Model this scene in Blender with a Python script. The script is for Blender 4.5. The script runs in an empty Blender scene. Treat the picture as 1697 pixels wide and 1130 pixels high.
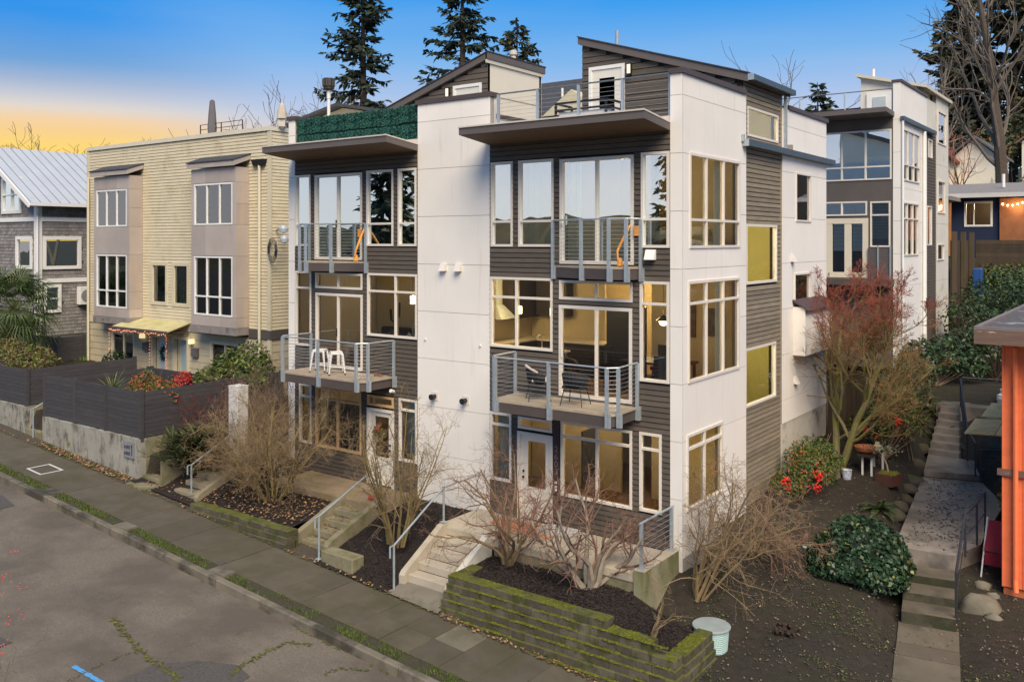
import bpy, math, random
from mathutils import Vector, Matrix, noise as mnoise

sc = bpy.context.scene
R = math.radians
# ------------------------------------------------------------------ camera
cam = bpy.data.cameras.new("camera")
camo = bpy.data.objects.new("camera", cam)
sc.collection.objects.link(camo)
cam.sensor_width = 36.0
cam.sensor_fit = 'HORIZONTAL'
cam.lens = 36.0 * 1470 / 1697
cam.shift_y = -165.0 / 1697
cam.clip_end = 3000
CAM = (8.55, -17.36, 6.66)
camo.location = CAM
camo.rotation_euler = (R(90), 0, R(36.36))
sc.camera = camo

# ------------------------------------------------------------------ sky, sun, exposure
world = bpy.data.worlds.new("World")
sc.world = world
world.use_nodes = True
wt = world.node_tree
wt.nodes.clear()
SUN_AZ, SUN_EL = R(135), R(46)      # direction the light comes from, measured from +Y clockwise
def build_world():
    N = wt.nodes.new; L = wt.links.new
    out = N('ShaderNodeOutputWorld'); bg = N('ShaderNodeBackground')
    tc = N('ShaderNodeTexCoord'); sep = N('ShaderNodeSeparateXYZ')
    L(tc.outputs['Generated'], sep.inputs[0])
    sky = N('ShaderNodeTexSky'); sky.sky_type = 'NISHITA'; sky.sun_disc = False
    sky.sun_elevation = SUN_EL; sky.sun_rotation = SUN_AZ
    sky.air_density = 1.0; sky.dust_density = 1.5; sky.ozone_density = 1.5
    sm = N('ShaderNodeMix'); sm.data_type = 'RGBA'; sm.blend_type = 'MULTIPLY'
    sm.inputs[0].default_value = 1.0; sm.inputs[7].default_value = (.10, .10, .10, 1)
    L(sky.outputs[0], sm.inputs[6])
    # evening gradient of the clear sky: elevation ramp, warmer towards the west horizon
    def ramp(stops):
        r = N('ShaderNodeValToRGB'); r.color_ramp.interpolation = 'LINEAR'
        e = r.color_ramp.elements
        e[0].position, e[0].color = stops[0][0], (*stops[0][1], 1)
        e[1].position, e[1].color = stops[-1][0], (*stops[-1][1], 1)
        for p, c in stops[1:-1]:
            k = e.new(p); k.color = (*c, 1)
        L(sep.outputs[2], r.inputs[0])
        return r
    cool = ramp([(0.0, (.86, .83, .82)), (.06, (.78, .78, .83)), (.11, (.60, .64, .77)), (.155, (.42, .55, .80)), (.20, (.20, .46, .84)), (.26, (.035, .33, .85)), (.5, (.03, .25, .66)), (1, (.08, .24, .52))])
    warm = ramp([(0.0, (1, .60, .10)), (.096, (1, .68, .156)), (.111, (.94, .63, .262)), (.1225, (.913, .644, .376)), (.134, (.75, .68, .61)), (.146, (.546, .578, .658)), (.160, (.352, .456, .645)), (.178, (.141, .352, .68)), (.222, (.006, .27, .81)), (.5, (.03, .25, .66)), (1, (.08, .24, .52))])
    d = N('ShaderNodeVectorMath'); d.operation = 'DOT_PRODUCT'
    west = Vector((-1.0, .36, 0)).normalized()
    d.inputs[1].default_value = west
    L(tc.outputs['Generated'], d.inputs[0])
    mr = N('ShaderNodeMapRange'); mr.interpolation_type = 'SMOOTHSTEP'
    mr.inputs[1].default_value = .915; mr.inputs[2].default_value = .985
    L(d.outputs['Value'], mr.inputs[0])
    mx = N('ShaderNodeMix'); mx.data_type = 'RGBA'
    L(mr.outputs[0], mx.inputs[0]); L(cool.outputs[0], mx.inputs[6]); L(warm.outputs[0], mx.inputs[7])
    # faint thin cloud
    nz = N('ShaderNodeTexNoise'); nz.inputs['Scale'].default_value = 3.0; nz.inputs['Detail'].default_value = 6
    mp = N('ShaderNodeMapping'); mp.inputs['Scale'].default_value = (1, 1, 6)
    L(tc.outputs['Generated'], mp.inputs[0]); L(mp.outputs[0], nz.inputs['Vector'])
    cr = N('ShaderNodeMapRange'); cr.inputs[1].default_value = .45; cr.inputs[2].default_value = .8; cr.inputs[4].default_value = .08
    L(nz.outputs['Fac'], cr.inputs[0])
    mc = N('ShaderNodeMix'); mc.data_type = 'RGBA'; mc.inputs[7].default_value = (.72, .74, .8, 1)
    L(cr.outputs[0], mc.inputs[0]); L(mx.outputs[2], mc.inputs[6])
    fin = N('ShaderNodeMix'); fin.data_type = 'RGBA'; fin.inputs[0].default_value = SKYMIX
    L(mc.outputs[2], fin.inputs[6]); L(sm.outputs[2], fin.inputs[7])
    L(fin.outputs[2], bg.inputs[0]); bg.inputs[1].default_value = SKYSTR
    L(bg.outputs[0], out.inputs[0])
SKYMIX, SKYSTR = .04, .305
build_world()
sun = bpy.data.lights.new("sun", 'SUN')
sun.energy = 1.5; sun.angle = R(40); sun.color = (1, .85, .645)
suno = bpy.data.objects.new("sun", sun); sc.collection.objects.link(suno)
sd = Vector((math.sin(SUN_AZ) * math.cos(SUN_EL), math.cos(SUN_AZ) * math.cos(SUN_EL), math.sin(SUN_EL)))
suno.rotation_euler = sd.to_track_quat('Z', 'Y').to_euler()
suno.location = (0, -20, 30)
vs = sc.view_settings
vs.view_transform = 'Standard'; vs.look = 'None'; vs.gamma = 1.0; vs.use_curve_mapping = False
vs.exposure = 1.76
sc.cycles.use_denoising = True
sc.cycles.max_bounces = 8; sc.cycles.transparent_max_bounces = 12
sc.cycles.glossy_bounces = 3; sc.cycles.diffuse_bounces = 4; sc.cycles.transmission_bounces = 4
sc.cycles.sample_clamp_indirect = 4.0

# ------------------------------------------------------------------ materials
MATS = {}
def M(name, c, rough=.7, var=.12, scale=3.0, stretch=(1, 1, 1), bump=0.0, bscale=80, bdist=.01, island=0.0, objr=0.0,
      c2=None, c2scale=1.5, c2lo=.55, c2hi=.7, c2up=None, c2stretch=(1, 1, 1), c3=None, c3scale=20, c3lo=.62, c3hi=.7,
      metal=0.0, spec=.4, coat=0.0, emit=None, estr=0.0, trans=0.0):
    if name in MATS: return MATS[name]
    m = bpy.data.materials.new(name); m.use_nodes = True
    t = m.node_tree; N = t.nodes.new; L = t.links.new
    b = t.nodes['Principled BSDF']
    b.inputs['Roughness'].default_value = rough; b.inputs['Metallic'].default_value = metal
    b.inputs['Specular IOR Level'].default_value = spec; b.inputs['Coat Weight'].default_value = coat
    geo = N('ShaderNodeNewGeometry')
    def nz(s, st, det=6, rg=.55):
        mp = N('ShaderNodeMapping'); mp.inputs['Scale'].default_value = st
        L(geo.outputs['Position'], mp.inputs[0])
        n = N('ShaderNodeTexNoise'); n.inputs['Scale'].default_value = s; n.inputs['Detail'].default_value = det
        n.inputs['Roughness'].default_value = rg
        L(mp.outputs[0], n.inputs['Vector']); return n
    def mrange(sock, a, b_, c_, d_):
        r = N('ShaderNodeMapRange'); r.inputs[1].default_value = a; r.inputs[2].default_value = b_
        r.inputs[3].default_value = c_; r.inputs[4].default_value = d_; L(sock, r.inputs[0]); return r.outputs[0]
    def mul(a, b_):
        q = N('ShaderNodeMath'); q.operation = 'MULTIPLY'; L(a, q.inputs[0]); L(b_, q.inputs[1]); return q.outputs[0]
    fac = mrange(nz(scale, stretch).outputs['Fac'], .25, .75, 1 - var, 1 + var)
    if island: fac = mul(fac, mrange(geo.outputs['Random Per Island'], 0, 1, 1 - island, 1 + island))
    if objr:
        oi = N('ShaderNodeObjectInfo'); fac = mul(fac, mrange(oi.outputs['Random'], 0, 1, 1 - objr, 1 + objr))
    col = N('ShaderNodeMix'); col.data_type = 'RGBA'; col.blend_type = 'MULTIPLY'; col.inputs[0].default_value = 1
    col.inputs[6].default_value = (*c, 1)
    cc = N('ShaderNodeCombineColor')
    for i in range(3): L(fac, cc.inputs[i])
    L(cc.outputs[0], col.inputs[7]); cur = col.outputs[2]
    def overlay(cur, cx_, s, lo, hi, st, up):
        f = mrange(nz(s, st, 8, .62).outputs['Fac'], lo, hi, 0, 1)
        if up is not None:
            sp = N('ShaderNodeSeparateXYZ'); L(geo.outputs['Normal'], sp.inputs[0])
            f2 = mrange(sp.outputs[2], .2, .8, 0, 1) if up > 0 else mrange(sp.outputs[2], .3, .7, 1, 0)
            f = mul(f, f2)
        mm = N('ShaderNodeMix'); mm.data_type = 'RGBA'; L(f, mm.inputs[0]); L(cur, mm.inputs[6])
        mm.inputs[7].default_value = (*cx_, 1); return mm.outputs[2]
    if c2: cur = overlay(cur, c2, c2scale, c2lo, c2hi, c2stretch, c2up)
    if c3: cur = overlay(cur, c3, c3scale, c3lo, c3hi, (1, 1, 1), None)
    L(cur, b.inputs['Base Color'])
    if bump:
        bn = nz(bscale, (1, 1, 1), 5, .6)
        bp = N('ShaderNodeBump'); bp.inputs['Strength'].default_value = bump; bp.inputs['Distance'].default_value = bdist
        L(bn.outputs['Fac'], bp.inputs['Height']); L(bp.outputs[0], b.inputs['Normal'])
    if emit:
        b.inputs['Emission Color'].default_value = (*emit, 1); b.inputs['Emission Strength'].default_value = estr
    if trans: b.inputs['Transmission Weight'].default_value = trans
    MATS[name] = m
    return m
def glass(name, tint=(.9, .95, .93), refl=1.0, rough=0.0, wave=.0035):
    """window glass: see-through with mirror reflection growing at grazing angles and slightly wavy panes"""
    m = bpy.data.materials.new(name); m.use_nodes = True
    t = m.node_tree; t.nodes.clear(); N = t.nodes.new; L = t.links.new
    out = N('ShaderNodeOutputMaterial'); mix = N('ShaderNodeMixShader')
    tr = N('ShaderNodeBsdfTransparent'); tr.inputs[0].default_value = (*tint, 1)
    gl = N('ShaderNodeBsdfGlossy'); gl.inputs['Roughness'].default_value = rough; gl.inputs[0].default_value = (.95, .97, 1, 1)
    fr = N('ShaderNodeFresnel'); fr.inputs[0].default_value = 1.5
    mr = N('ShaderNodeMapRange'); mr.inputs[1].default_value = 0; mr.inputs[2].default_value = 1
    mr.inputs[3].default_value = .04 * refl; mr.inputs[4].default_value = min(1, 1.9 * refl)
    L(fr.outputs[0], mr.inputs[0])
    geo = N('ShaderNodeNewGeometry'); nz = N('ShaderNodeTexNoise'); nz.inputs['Scale'].default_value = .9; nz.inputs['Detail'].default_value = 1
    L(geo.outputs['Position'], nz.inputs['Vector'])
    bp = N('ShaderNodeBump'); bp.inputs['Strength'].default_value = 1; bp.inputs['Distance'].default_value = wave
    L(nz.outputs['Fac'], bp.inputs['Height']); L(bp.outputs[0], gl.inputs['Normal'])
    L(mr.outputs[0], mix.inputs[0]); L(tr.outputs[0], mix.inputs[1]); L(gl.outputs[0], mix.inputs[2]); L(mix.outputs[0], out.inputs[0])
    MATS[name] = m
    return m

WHITE = M('white_panel', (.81, .765, .70), .75, .05, .7, objr=.025, c2=(.60, .51, .41), c2scale=2.6, c2lo=.58, c2hi=.98, c2stretch=(3.2, 3.2, .16), bump=.08, bscale=300, bdist=.002)
DARKB = M('dark_board', (.098, .080, .064), .8, .18, 2.5, (1, 1, 6), objr=.14, bump=.25, bscale=40, bdist=.004, c2=(.13, .105, .09), c2scale=3, c2lo=.62, c2hi=.9, c2stretch=(.4, .4, 8))
SIDEB = M('weathered_board', (.215, .178, .128), .85, .2, 2.5, (1, 1, 6), objr=.16, bump=.3, bscale=40, bdist=.004, c2=(.12, .10, .075), c2scale=2.4, c2lo=.62, c2hi=.75, c2stretch=(1, .6, 4))
BACK = M('wall_backing', (.02, .015, .011), .9, .1)
TRIMD = M('dark_trim', (.085, .068, .062), .6, .08, 3)
FASC = M('canopy_fascia', (.125, .105, .095), .55, .07, 2)
SOFFIT = M('canopy_soffit', (.15, .092, .05), .7, .22, 5, (1, 6, 1))
CAPM = M('parapet_cap', (.082, .062, .056), .5, .08, 2)
FRAME = M('window_frame', (.72, .66, .58), .5, .05, 3)
FRAMEW = M('white_vinyl_frame', (.80, .78, .74), .45, .04, 3)
DOORM = M('door_paint', (.72, .68, .60), .5, .05, 3)
GALV = M('galvanised_steel', (.42, .47, .50), .45, .14, 9, metal=.45, bump=.05, bscale=60)
GALVD = M('galvanised_dark', (.16, .19, .21), .45, .14, 9, metal=.4)
BEAM = M('blue_grey_steel', (.085, .115, .14), .45, .12, 4, metal=.25)
CABLE = M('steel_cable', (.45, .47, .48), .35, .05, 5, metal=.6)
DECK = M('deck_boards', (.40, .325, .235), .75, .16, 3, (1, 14, 1), c2=(.27, .22, .16), c2scale=2, c2lo=.5, c2hi=.8)
GLASS = glass('window_glass', refl=1.25)
GLASSD = glass('window_glass_dark', (.72, .82, .76), refl=1.0)
ROOFSH = M('asphalt_shingle', (.055, .055, .062), .9, .3, 9, bump=.5, bscale=60)
CONC = M('pale_concrete', (.46, .40, .31), .85, .12, 2, bump=.2, bscale=90, c2=(.33, .29, .21), c2scale=1.4, c2lo=.5, c2hi=.75)
CONCG = M('grey_concrete', (.36, .345, .31), .9, .15, 2, bump=.2, bscale=70, c2=(.22, .20, .16), c2scale=1.6, c2lo=.5, c2hi=.75)
CONCM = M('mossy_concrete', (.235, .205, .13), .9, .16, 2.2, bump=.25, bscale=70, c2=(.10, .105, .03), c2scale=2.0, c2lo=.48, c2hi=.72)
MULCH = M('bark_mulch', (.028, .020, .017), .95, .5, 22, bump=1, bscale=45, bdist=.05, c2=(.055, .038, .028), c2scale=30, c2lo=.55, c2hi=.7)
CHIP = M('mulch_chip', (.034, .024, .020), .95, .3, 10, island=.5)
SOIL = M('yard_soil', (.034, .027, .019), .95, .35, 6, bump=.9, bscale=26, bdist=.04, c2=(.028, .029, .012), c2scale=1.1, c2lo=.5, c2hi=.72, c3=(.085, .07, .05), c3scale=38, c3lo=.62, c3hi=.7)
STEELP = M('black_metal', (.018, .018, .02), .45, .1)
BLACKF = M('black_fabric', (.02, .018, .018), .8, .2, 20)
WHITEP = M('white_paint', (.80, .78, .75), .4, .03)
LAMPW = M('lamp_glow', (1, .85, .6), .5, 0, emit=(1, .72, .38), estr=6)
INTW = M('interior_cream_wall', (.50, .42, .27), .85, .05, 2)
INTY = M('interior_yellow_wall', (.62, .54, .22), .8, .06, 1)
INTG = M('interior_green_grey', (.40, .42, .33), .85, .05, 1)
INTC = M('interior_ceiling', (.72, .68, .6), .9, .03)
WOODF = M('wood_floor', (.20, .105, .05), .5, .25, 4, (1, 12, 1))
WOODD = M('dark_wood', (.045, .03, .022), .55, .25, 5)
CABIN = M('dark_cabinet', (.03, .024, .02), .5, .1)
STONEW = M('pale_worktop', (.62, .56, .46), .4, .1, 12)
CURT = M('pale_curtain', (.62, .66, .58), .9, .08, 3)
BEDL = M('pale_bed_linen', (.58, .60, .58), .9, .1, 6, bump=.5, bscale=12, bdist=.03)
ORANGE = M('orange_fabric', (.80, .33, .06), .8, .1)
RED = M('red_paint', (.45, .03, .025), .5, .1)

# ------------------------------------------------------------------ mesh helpers
class MB:
    def __init__(s): s.v = []; s.f = []; s.mi = []; s.m = 0
    def quad(s, *p):
        n = len(s.v); s.v += [tuple(q) for q in p]; s.f.append(tuple(range(n, n + len(p)))); s.mi.append(s.m); return s
    def box(s, x0, x1, y0, y1, z0, z1):
        if x0 > x1: x0, x1 = x1, x0
        if y0 > y1: y0, y1 = y1, y0
        if z0 > z1: z0, z1 = z1, z0
        return s.hexa([(x0, y0, z0), (x1, y0, z0), (x1, y1, z0), (x0, y1, z0), (x0, y0, z1), (x1, y0, z1), (x1, y1, z1), (x0, y1, z1)])
    def hexa(s, p):
        n = len(s.v); s.v += [tuple(q) for q in p]
        for q in ((0, 3, 2, 1), (4, 5, 6, 7), (0, 1, 5, 4), (1, 2, 6, 5), (2, 3, 7, 6), (3, 0, 4, 7)):
            s.f.append(tuple(n + k for k in q)); s.mi.append(s.m)
        return s
    def prism(s, poly, z0, z1):
        """vertical prism over a counter-clockwise XY polygon; z0/z1 numbers or functions of (x, y)"""
        f0 = z0 if callable(z0) else (lambda x, y: z0); f1 = z1 if callable(z1) else (lambda x, y: z1)
        n = len(s.v); k = len(poly)
        s.v += [(x, y, f0(x, y)) for x, y in poly] + [(x, y, f1(x, y)) for x, y in poly]
        s.f.append(tuple(range(n + k - 1, n - 1, -1))); s.f.append(tuple(range(n + k, n + 2 * k))); s.mi += [s.m] * 2
        for i in range(k):
            j = (i + 1) % k; s.f.append((n + i, n + j, n + k + j, n + k + i)); s.mi.append(s.m)
        return s
    def xprism(s, poly, x0, x1):
        """prism along X over a (y, z) polygon"""
        n = len(s.v); k = len(poly)
        s.v += [(x0, y, z) for y, z in poly] + [(x1, y, z) for y, z in poly]
        s.f.append(tuple(range(n + k - 1, n - 1, -1))); s.f.append(tuple(range(n + k, n + 2 * k))); s.mi += [s.m] * 2
        for i in range(k):
            j = (i + 1) % k; s.f.append((n + i, n + j, n + k + j, n + k + i)); s.mi.append(s.m)
        return s
    def yprism(s, poly, y0, y1):
        n = len(s.v); k = len(poly)
        s.v += [(x, y0, z) for x, z in poly] + [(x, y1, z) for x, z in poly]
        s.f.append(tuple(range(n, n + k))); s.f.append(tuple(range(n + 2 * k - 1, n + k - 1, -1))); s.mi += [s.m] * 2
        for i in range(k):
            j = (i + 1) % k; s.f.append((n + j, n + i, n + k + i, n + k + j)); s.mi.append(s.m)
        return s
    def tube(s, pts, r, n=6, cap=True):
        """tube along points; r a number or a list"""
        pts = [Vector(p) for p in pts]; k = len(pts)
        rr = r if isinstance(r, (list, tuple)) else [r] * k
        base = len(s.v); up = None
        for i, p in enumerate(pts):
            d = (pts[min(i + 1, k - 1)] - pts[max(i - 1, 0)])
            if d.length < 1e-9: d = Vector((0, 0, 1))
            d.normalize()
            if up is None:
                up = Vector((0, 0, 1)) if abs(d.z) < .9 else Vector((1, 0, 0))
            a = d.cross(up)
            if a.length < 1e-6: a = d.cross(Vector((1, .3, .2)))
            a.normalize(); b = a.cross(d); up = b
            for q in range(n):
                t = 2 * math.pi * q / n
                s.v.append(tuple(p + (a * math.cos(t) + b * math.sin(t)) * rr[i]))
        for i in range(k - 1):
            for q in range(n):
                q2 = (q + 1) % n
                s.f.append((base + i * n + q, base + i * n + q2, base + (i + 1) * n + q2, base + (i + 1) * n + q)); s.mi.append(s.m)
        if cap and n > 2:
            s.f.append(tuple(base + q for q in range(n - 1, -1, -1))); s.mi.append(s.m)
            s.f.append(tuple(base + (k - 1) * n + q for q in range(n))); s.mi.append(s.m)
        return s
    def lathe(s, cx, cy, prof, n=16):
        """profile [(r, z)] turned about a vertical axis"""
        base = len(s.v); k = len(prof)
        for r, z in prof:
            for q in range(n):
                t = 2 * math.pi * q / n; s.v.append((cx + r * math.cos(t), cy + r * math.sin(t), z))
        for i in range(k - 1):
            for q in range(n):
                q2 = (q + 1) % n
                s.f.append((base + i * n + q, base + i * n + q2, base + (i + 1) * n + q2, base + (i + 1) * n + q)); s.mi.append(s.m)
        s.f.append(tuple(base + q for q in range(n - 1, -1, -1))); s.mi.append(s.m)
        s.f.append(tuple(base + (k - 1) * n + q for q in range(n))); s.mi.append(s.m)
        return s
    def mesh(s, name, mats, smooth=False):
        me = bpy.data.meshes.new(name); me.from_pydata(s.v, [], s.f)
        if not isinstance(mats, (list, tuple)): mats = [mats]
        for m in mats: me.materials.append(m)
        if len(mats) > 1: me.polygons.foreach_set('material_index', s.mi)
        if smooth: me.polygons.foreach_set('use_smooth', [True] * len(me.polygons))
        me.update(); return me
    def build(s, name, mats, parent=None, smooth=False, **kw):
        return link(name, s.mesh(name, mats, smooth), parent, **kw)
def link(name, data, parent=None, label=None, cat=None, group=None, kind=None, bevel=0):
    o = bpy.data.objects.new(name, data); sc.collection.objects.link(o)
    if parent is not None:
        o.parent = parent
        p = parent; off = Vector((0, 0, 0))
        while p is not None:
            off += p.location if p.parent is None else Vector((0, 0, 0)); p = p.parent
        if parent.parent is None: o.matrix_parent_inverse = Matrix.Translation(-parent.location)
        else: o.matrix_parent_inverse = Matrix.Identity(4)
    tag(o, label, cat, group, kind)
    if bevel:
        md = o.modifiers.new('bevel', 'BEVEL'); md.width = bevel; md.segments = 2; md.limit_method = 'ANGLE'
    return o
def tag(o, label=None, cat=None, group=None, kind=None):
    if label: o['label'] = label
    if cat: o['category'] = cat
    if group: o['group'] = group
    if kind: o['kind'] = kind
    return o
def thing(name, loc, label, cat, group=None):
    return link(name, None, None, label, cat, group) if loc is None else _thing(name, loc, label, cat, group)
def _thing(name, loc, label, cat, group):
    o = bpy.data.objects.new(name, None); sc.collection.objects.link(o); o.location = loc; o.empty_display_size = .2
    return tag(o, label, cat, group)
def piece(name, data, parent, loc, scale=(1, 1, 1), rot=(0, 0, 0), mat=None):
    """a small shared-mesh piece placed in world coordinates under a parent"""
    o = link(name, data, parent); o.location = loc; o.scale = scale; o.rotation_euler = rot
    return o
def copy_tree(o, parent=None, loc=None, rotz=None, label=None):
    c = o.copy(); sc.collection.objects.link(c)
    if parent is not None: c.parent = parent
    if loc is not None: c.location = loc
    if rotz is not None: c.rotation_euler = (0, 0, rotz)
    if label: c['label'] = label
    for ch in list(o.children): copy_tree(ch, c)
    return c
def lamp(loc, power, color=(1, .68, .36), radius=.12):
    l = bpy.data.lights.new('room_lamp', 'POINT'); l.energy = power; l.color = color; l.shadow_soft_size = radius
    o = bpy.data.objects.new('room_lamp', l); sc.collection.objects.link(o); o.location = loc
    return o
def lerp(a, b, t): return a + (b - a) * t

# ------------------------------------------------------------------ terrain
import numpy as np
SL = .068
def zs(x):
    x = max(-60, min(30, x))
    return -1.0 - SL * (x + 4.9)
CP = np.array([
 (-60, -3, 2.6), (-40, -3, 1.7), (-30, -3, 1.3), (-26, 0, 1.35), (-21, 0, .95), (-17, 0, .9), (-16.2, -2.6, .85), (-20, -2.6, .9), (-16.4, 4, 1.2), (-14.5, 5, 1.0), (-14.6, .5, .6),
 (-32, 6, 2.0), (-30, 3, 1.6), (-34, 12, 2.6), (-25, 8, 1.5), (-20, 12, 2.2), (-14.6, -2.8, -.45), (-13, -2.8, -.55), (-13, -.6, .25), (-12, 3, -.4), (-9, -2.5, -.9), (-9, 0, -.5), (-6, -1, -.9), (-6, 5, -.5), (-2, -2, -1.1), (-2, 0, -.5), (-2, 8, -.4),
 (.3, -.1, -.40), (.3, 3, .02), (.3, 6, .42), (.3, 9.5, .85), (1.85, -2.2, -1.2), (1.7, -1.35, -1.16), (2.2, -1.2, -1.12), (1.0, -1.2, -.85), (1.4, -3.2, -1.38), (3, -3.2, -1.48), (5, -3.2, -1.62), (9, -3.2, -1.9), (14, -3.2, -2.2), (25, -3, -2.6),
 (3, -.5, -1.0), (5, -.5, -1.22), (4.7, 1.6, -1.05), (5.6, 2.5, -1.05), (3.5, 2.2, -.68), (2.2, 3.4, -.35), (3.2, 4.4, -.5), (1.2, 8.2, .32), (2, 8.2, .22), (1.1, 5.2, .12), (2.6, 6, -.12), (2.6, 9.5, .12), (5.3, 6, -.75), (5.4, 9, -.5),
 (1.2, 12, .95), (2.0, 14, 1.0), (1.8, 17, 1.5), (.8, 17, 1.9), (4.5, 14, .2), (6, 14, .2), (4, 18, 1.5), (6.2, 4.2, -.92), (9, 4, -1.0), (14, 6, -1.2), (3, 26, 2.8), (-5, 14, 1.6), (-12, 18, 2.5), (8, 26, 2.8), (20, 20, 2),
 (3.9, 6, -.55), (3.6, 9, -.5), (3.3, 11.3, -.42), (3.0, 13, -.3), (2.75, 14.4, .3), (2.6, 15.6, .85),
 (0, 40, 5), (20, 45, 6), (-30, 40, 5), (-60, 40, 6), (50, 40, 5), (-20, 80, 8), (30, 85, 16), (80, 80, 15), (-90, 80, 8), (10, 140, 22), (80, 150, 30), (-60, 150, 10), (-150, 150, 10), (150, 150, 30), (-300, 300, 14), (0, 300, 30), (300, 300, 35), (0, 900, 20), (-900, 900, 14), (900, 900, 20), (-600, 0, 6), (600, 0, 0)], dtype=float)
def ground_np(X, Y):
    X = np.asarray(X, float); Y = np.asarray(Y, float)
    d2 = (X[..., None] - CP[:, 0]) ** 2 + (Y[..., None] - CP[:, 1]) ** 2 + .02
    w = d2 ** -1.7
    return (w * CP[:, 2]).sum(-1) / w.sum(-1)
PATHC = [(4.95, 0, -1.35, .8), (4.72, 1.95, -1.12, .75), (4.35, 3.6, -1.0, .75), (4.2, 4.6, -.62, .85), (4.3, 6, -.62, .95), (4.1, 8, -.62, 1.05), (3.6, 10.5, -.62, .85), (3.35, 11.5, -.55, .85), (3.1, 13.2, -.45, .75), (2.85, 14.2, -.2, .6), (2.7, 15.8, .6, .6)]
def carve(x, y, z):
    """keep the ground under the paved path"""
    for (x0, y0, z0, w0), (x1, y1, z1, w1) in zip(PATHC, PATHC[1:]):
        dx, dy = x1 - x0, y1 - y0; t = max(0, min(1, ((x - x0) * dx + (y - y0) * dy) / (dx * dx + dy * dy)))
        d = math.hypot(x - x0 - t * dx, y - y0 - t * dy); w = lerp(w0, w1, t)
        if y > .6 and d < w + .35: z = min(z, lerp(z0, z1, t) + max(0, d - w) * 1.5)
    return z
def gz(x, y):
    return carve(x, y, float(ground_np(np.array([x]), np.array([y]))[0]))
def axis(fine, step, far):
    a = [fine[0] + i * step for i in range(int((fine[1] - fine[0]) / step) + 1)]
    s = step; v = a[-1]
    while v < far[1]: s *= 1.25; v += s; a.append(v)
    s = step; v = a[0]
    while v > far[0]: s *= 1.25; v -= s; a.insert(0, v)
    return a
def build_ground():
    xs = axis((-34, 10), .3, (-1400, 1400)); ys = [y for y in axis((-3.25, 19.75), .3, (-3.25, 1400)) if y >= -3.26]
    front = [-1400, -700, -350, -180, -90, -45, -24, -14, -13.2, -3.35]
    n = len(xs); v = []; f = []
    XX, YY = np.meshgrid(np.array(xs), np.array(ys))
    H = ground_np(XX, YY)
    rows = []
    for y in front:
        rows.append([zs(x) - (.5 if y > -13.5 else .12) - (0 if y > -60 else min(18, (-y - 60) * .06)) for x in xs])
    for r in H: rows.append(list(r))
    yy = front + ys
    for j, y in enumerate(yy):
        for i, x in enumerate(xs):
            b = mnoise.noise((x * .8, y * .8, 0)) * .05 + mnoise.noise((x * 2.3, y * 2.3, 5)) * .025 if y > -3 else 0
            zz = carve(x, y, rows[j][i] + b) if (.6 < y < 17 and 1 < x < 7) else rows[j][i] + b
            if -3.3 < y < -2.8 and x < 1.5: zz = min(zz, zs(x) - .3)
            v.append((x, y, zz))
    for j in range(len(yy) - 1):
        for i in range(n - 1):
            a = j * n + i; f.append((a, a + 1, a + n + 1, a + n))
    me = bpy.data.meshes.new('ground'); me.from_pydata(v, [], f); me.materials.append(SOIL)
    me.polygons.foreach_set('use_smooth', [True] * len(f)); me.update()
    return link('ground', me, kind='structure')
build_ground()

# ------------------------------------------------------------------ street
ASPH = M('asphalt', (.160, .132, .100), .82, .34, 26, bump=.6, bscale=70, bdist=.008, c2=(.105, .086, .066), c2scale=.42, c2lo=.44, c2hi=.60, c3=(.30, .25, .19), c3scale=30, c3lo=.62, c3hi=.72)
PATCH = M('asphalt_patch', (.085, .075, .066), .8, .3, 24, bump=.5, bscale=70, bdist=.008, c3=(.18, .16, .13), c3scale=30, c3lo=.64, c3hi=.72)
WALK = M('sidewalk_concrete', (.096, .081, .056), .88, .14, 2.5, objr=.13, bump=.2, bscale=110, bdist=.003, c2=(.068, .061, .030), c2scale=.9, c2lo=.46, c2hi=.7)
KERB = M('kerb_stone', (.16, .138, .102), .85, .2, 3, objr=.12, bump=.35, bscale=50, bdist=.006, c2=(.055, .048, .034), c2scale=1.6, c2lo=.45, c2hi=.62)
GRASS = M('grass_blade', (.085, .12, .018), .8, .3, 6, island=.5)
MOSS = M('moss', (.098, .105, .009), .95, .35, 9, island=.4, bump=.6, bscale=60, bdist=.02)
LEAFL = M('dead_leaf', (.26, .15, .07), .85, .3, 9, island=.55)
def slope_piece(name, me, parent, x, y, z, sx=1, sy=1):
    return piece(name, me, parent, (x, y, z), (sx, sy, 1), (0, math.atan(SL), 0))
road_mb = MB()
xs = [-300, -60] + [-50 + i * 2 for i in range(41)] + [120, 300]
for i in range(len(xs) - 1):
    a, b = xs[i], xs[i + 1]
    ys = [-13.6, -10.5, -8, -6.5, -5.45]
    for j in range(4):
        cr = lambda x, y: zs(x) - .19 + .05 * math.sin((y + 5.5) / -8 * math.pi)
        road_mb.quad((a, ys[j], cr(a, ys[j])), (b, ys[j], cr(b, ys[j])), (b, ys[j + 1], cr(b, ys[j + 1])), (a, ys[j + 1], cr(a, ys[j + 1])))
road = road_mb.build('road', ASPH, kind='structure')
def road_z(x, y): return zs(x) - .19 + .05 * math.sin((y + 5.5) / -8 * math.pi)
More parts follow.
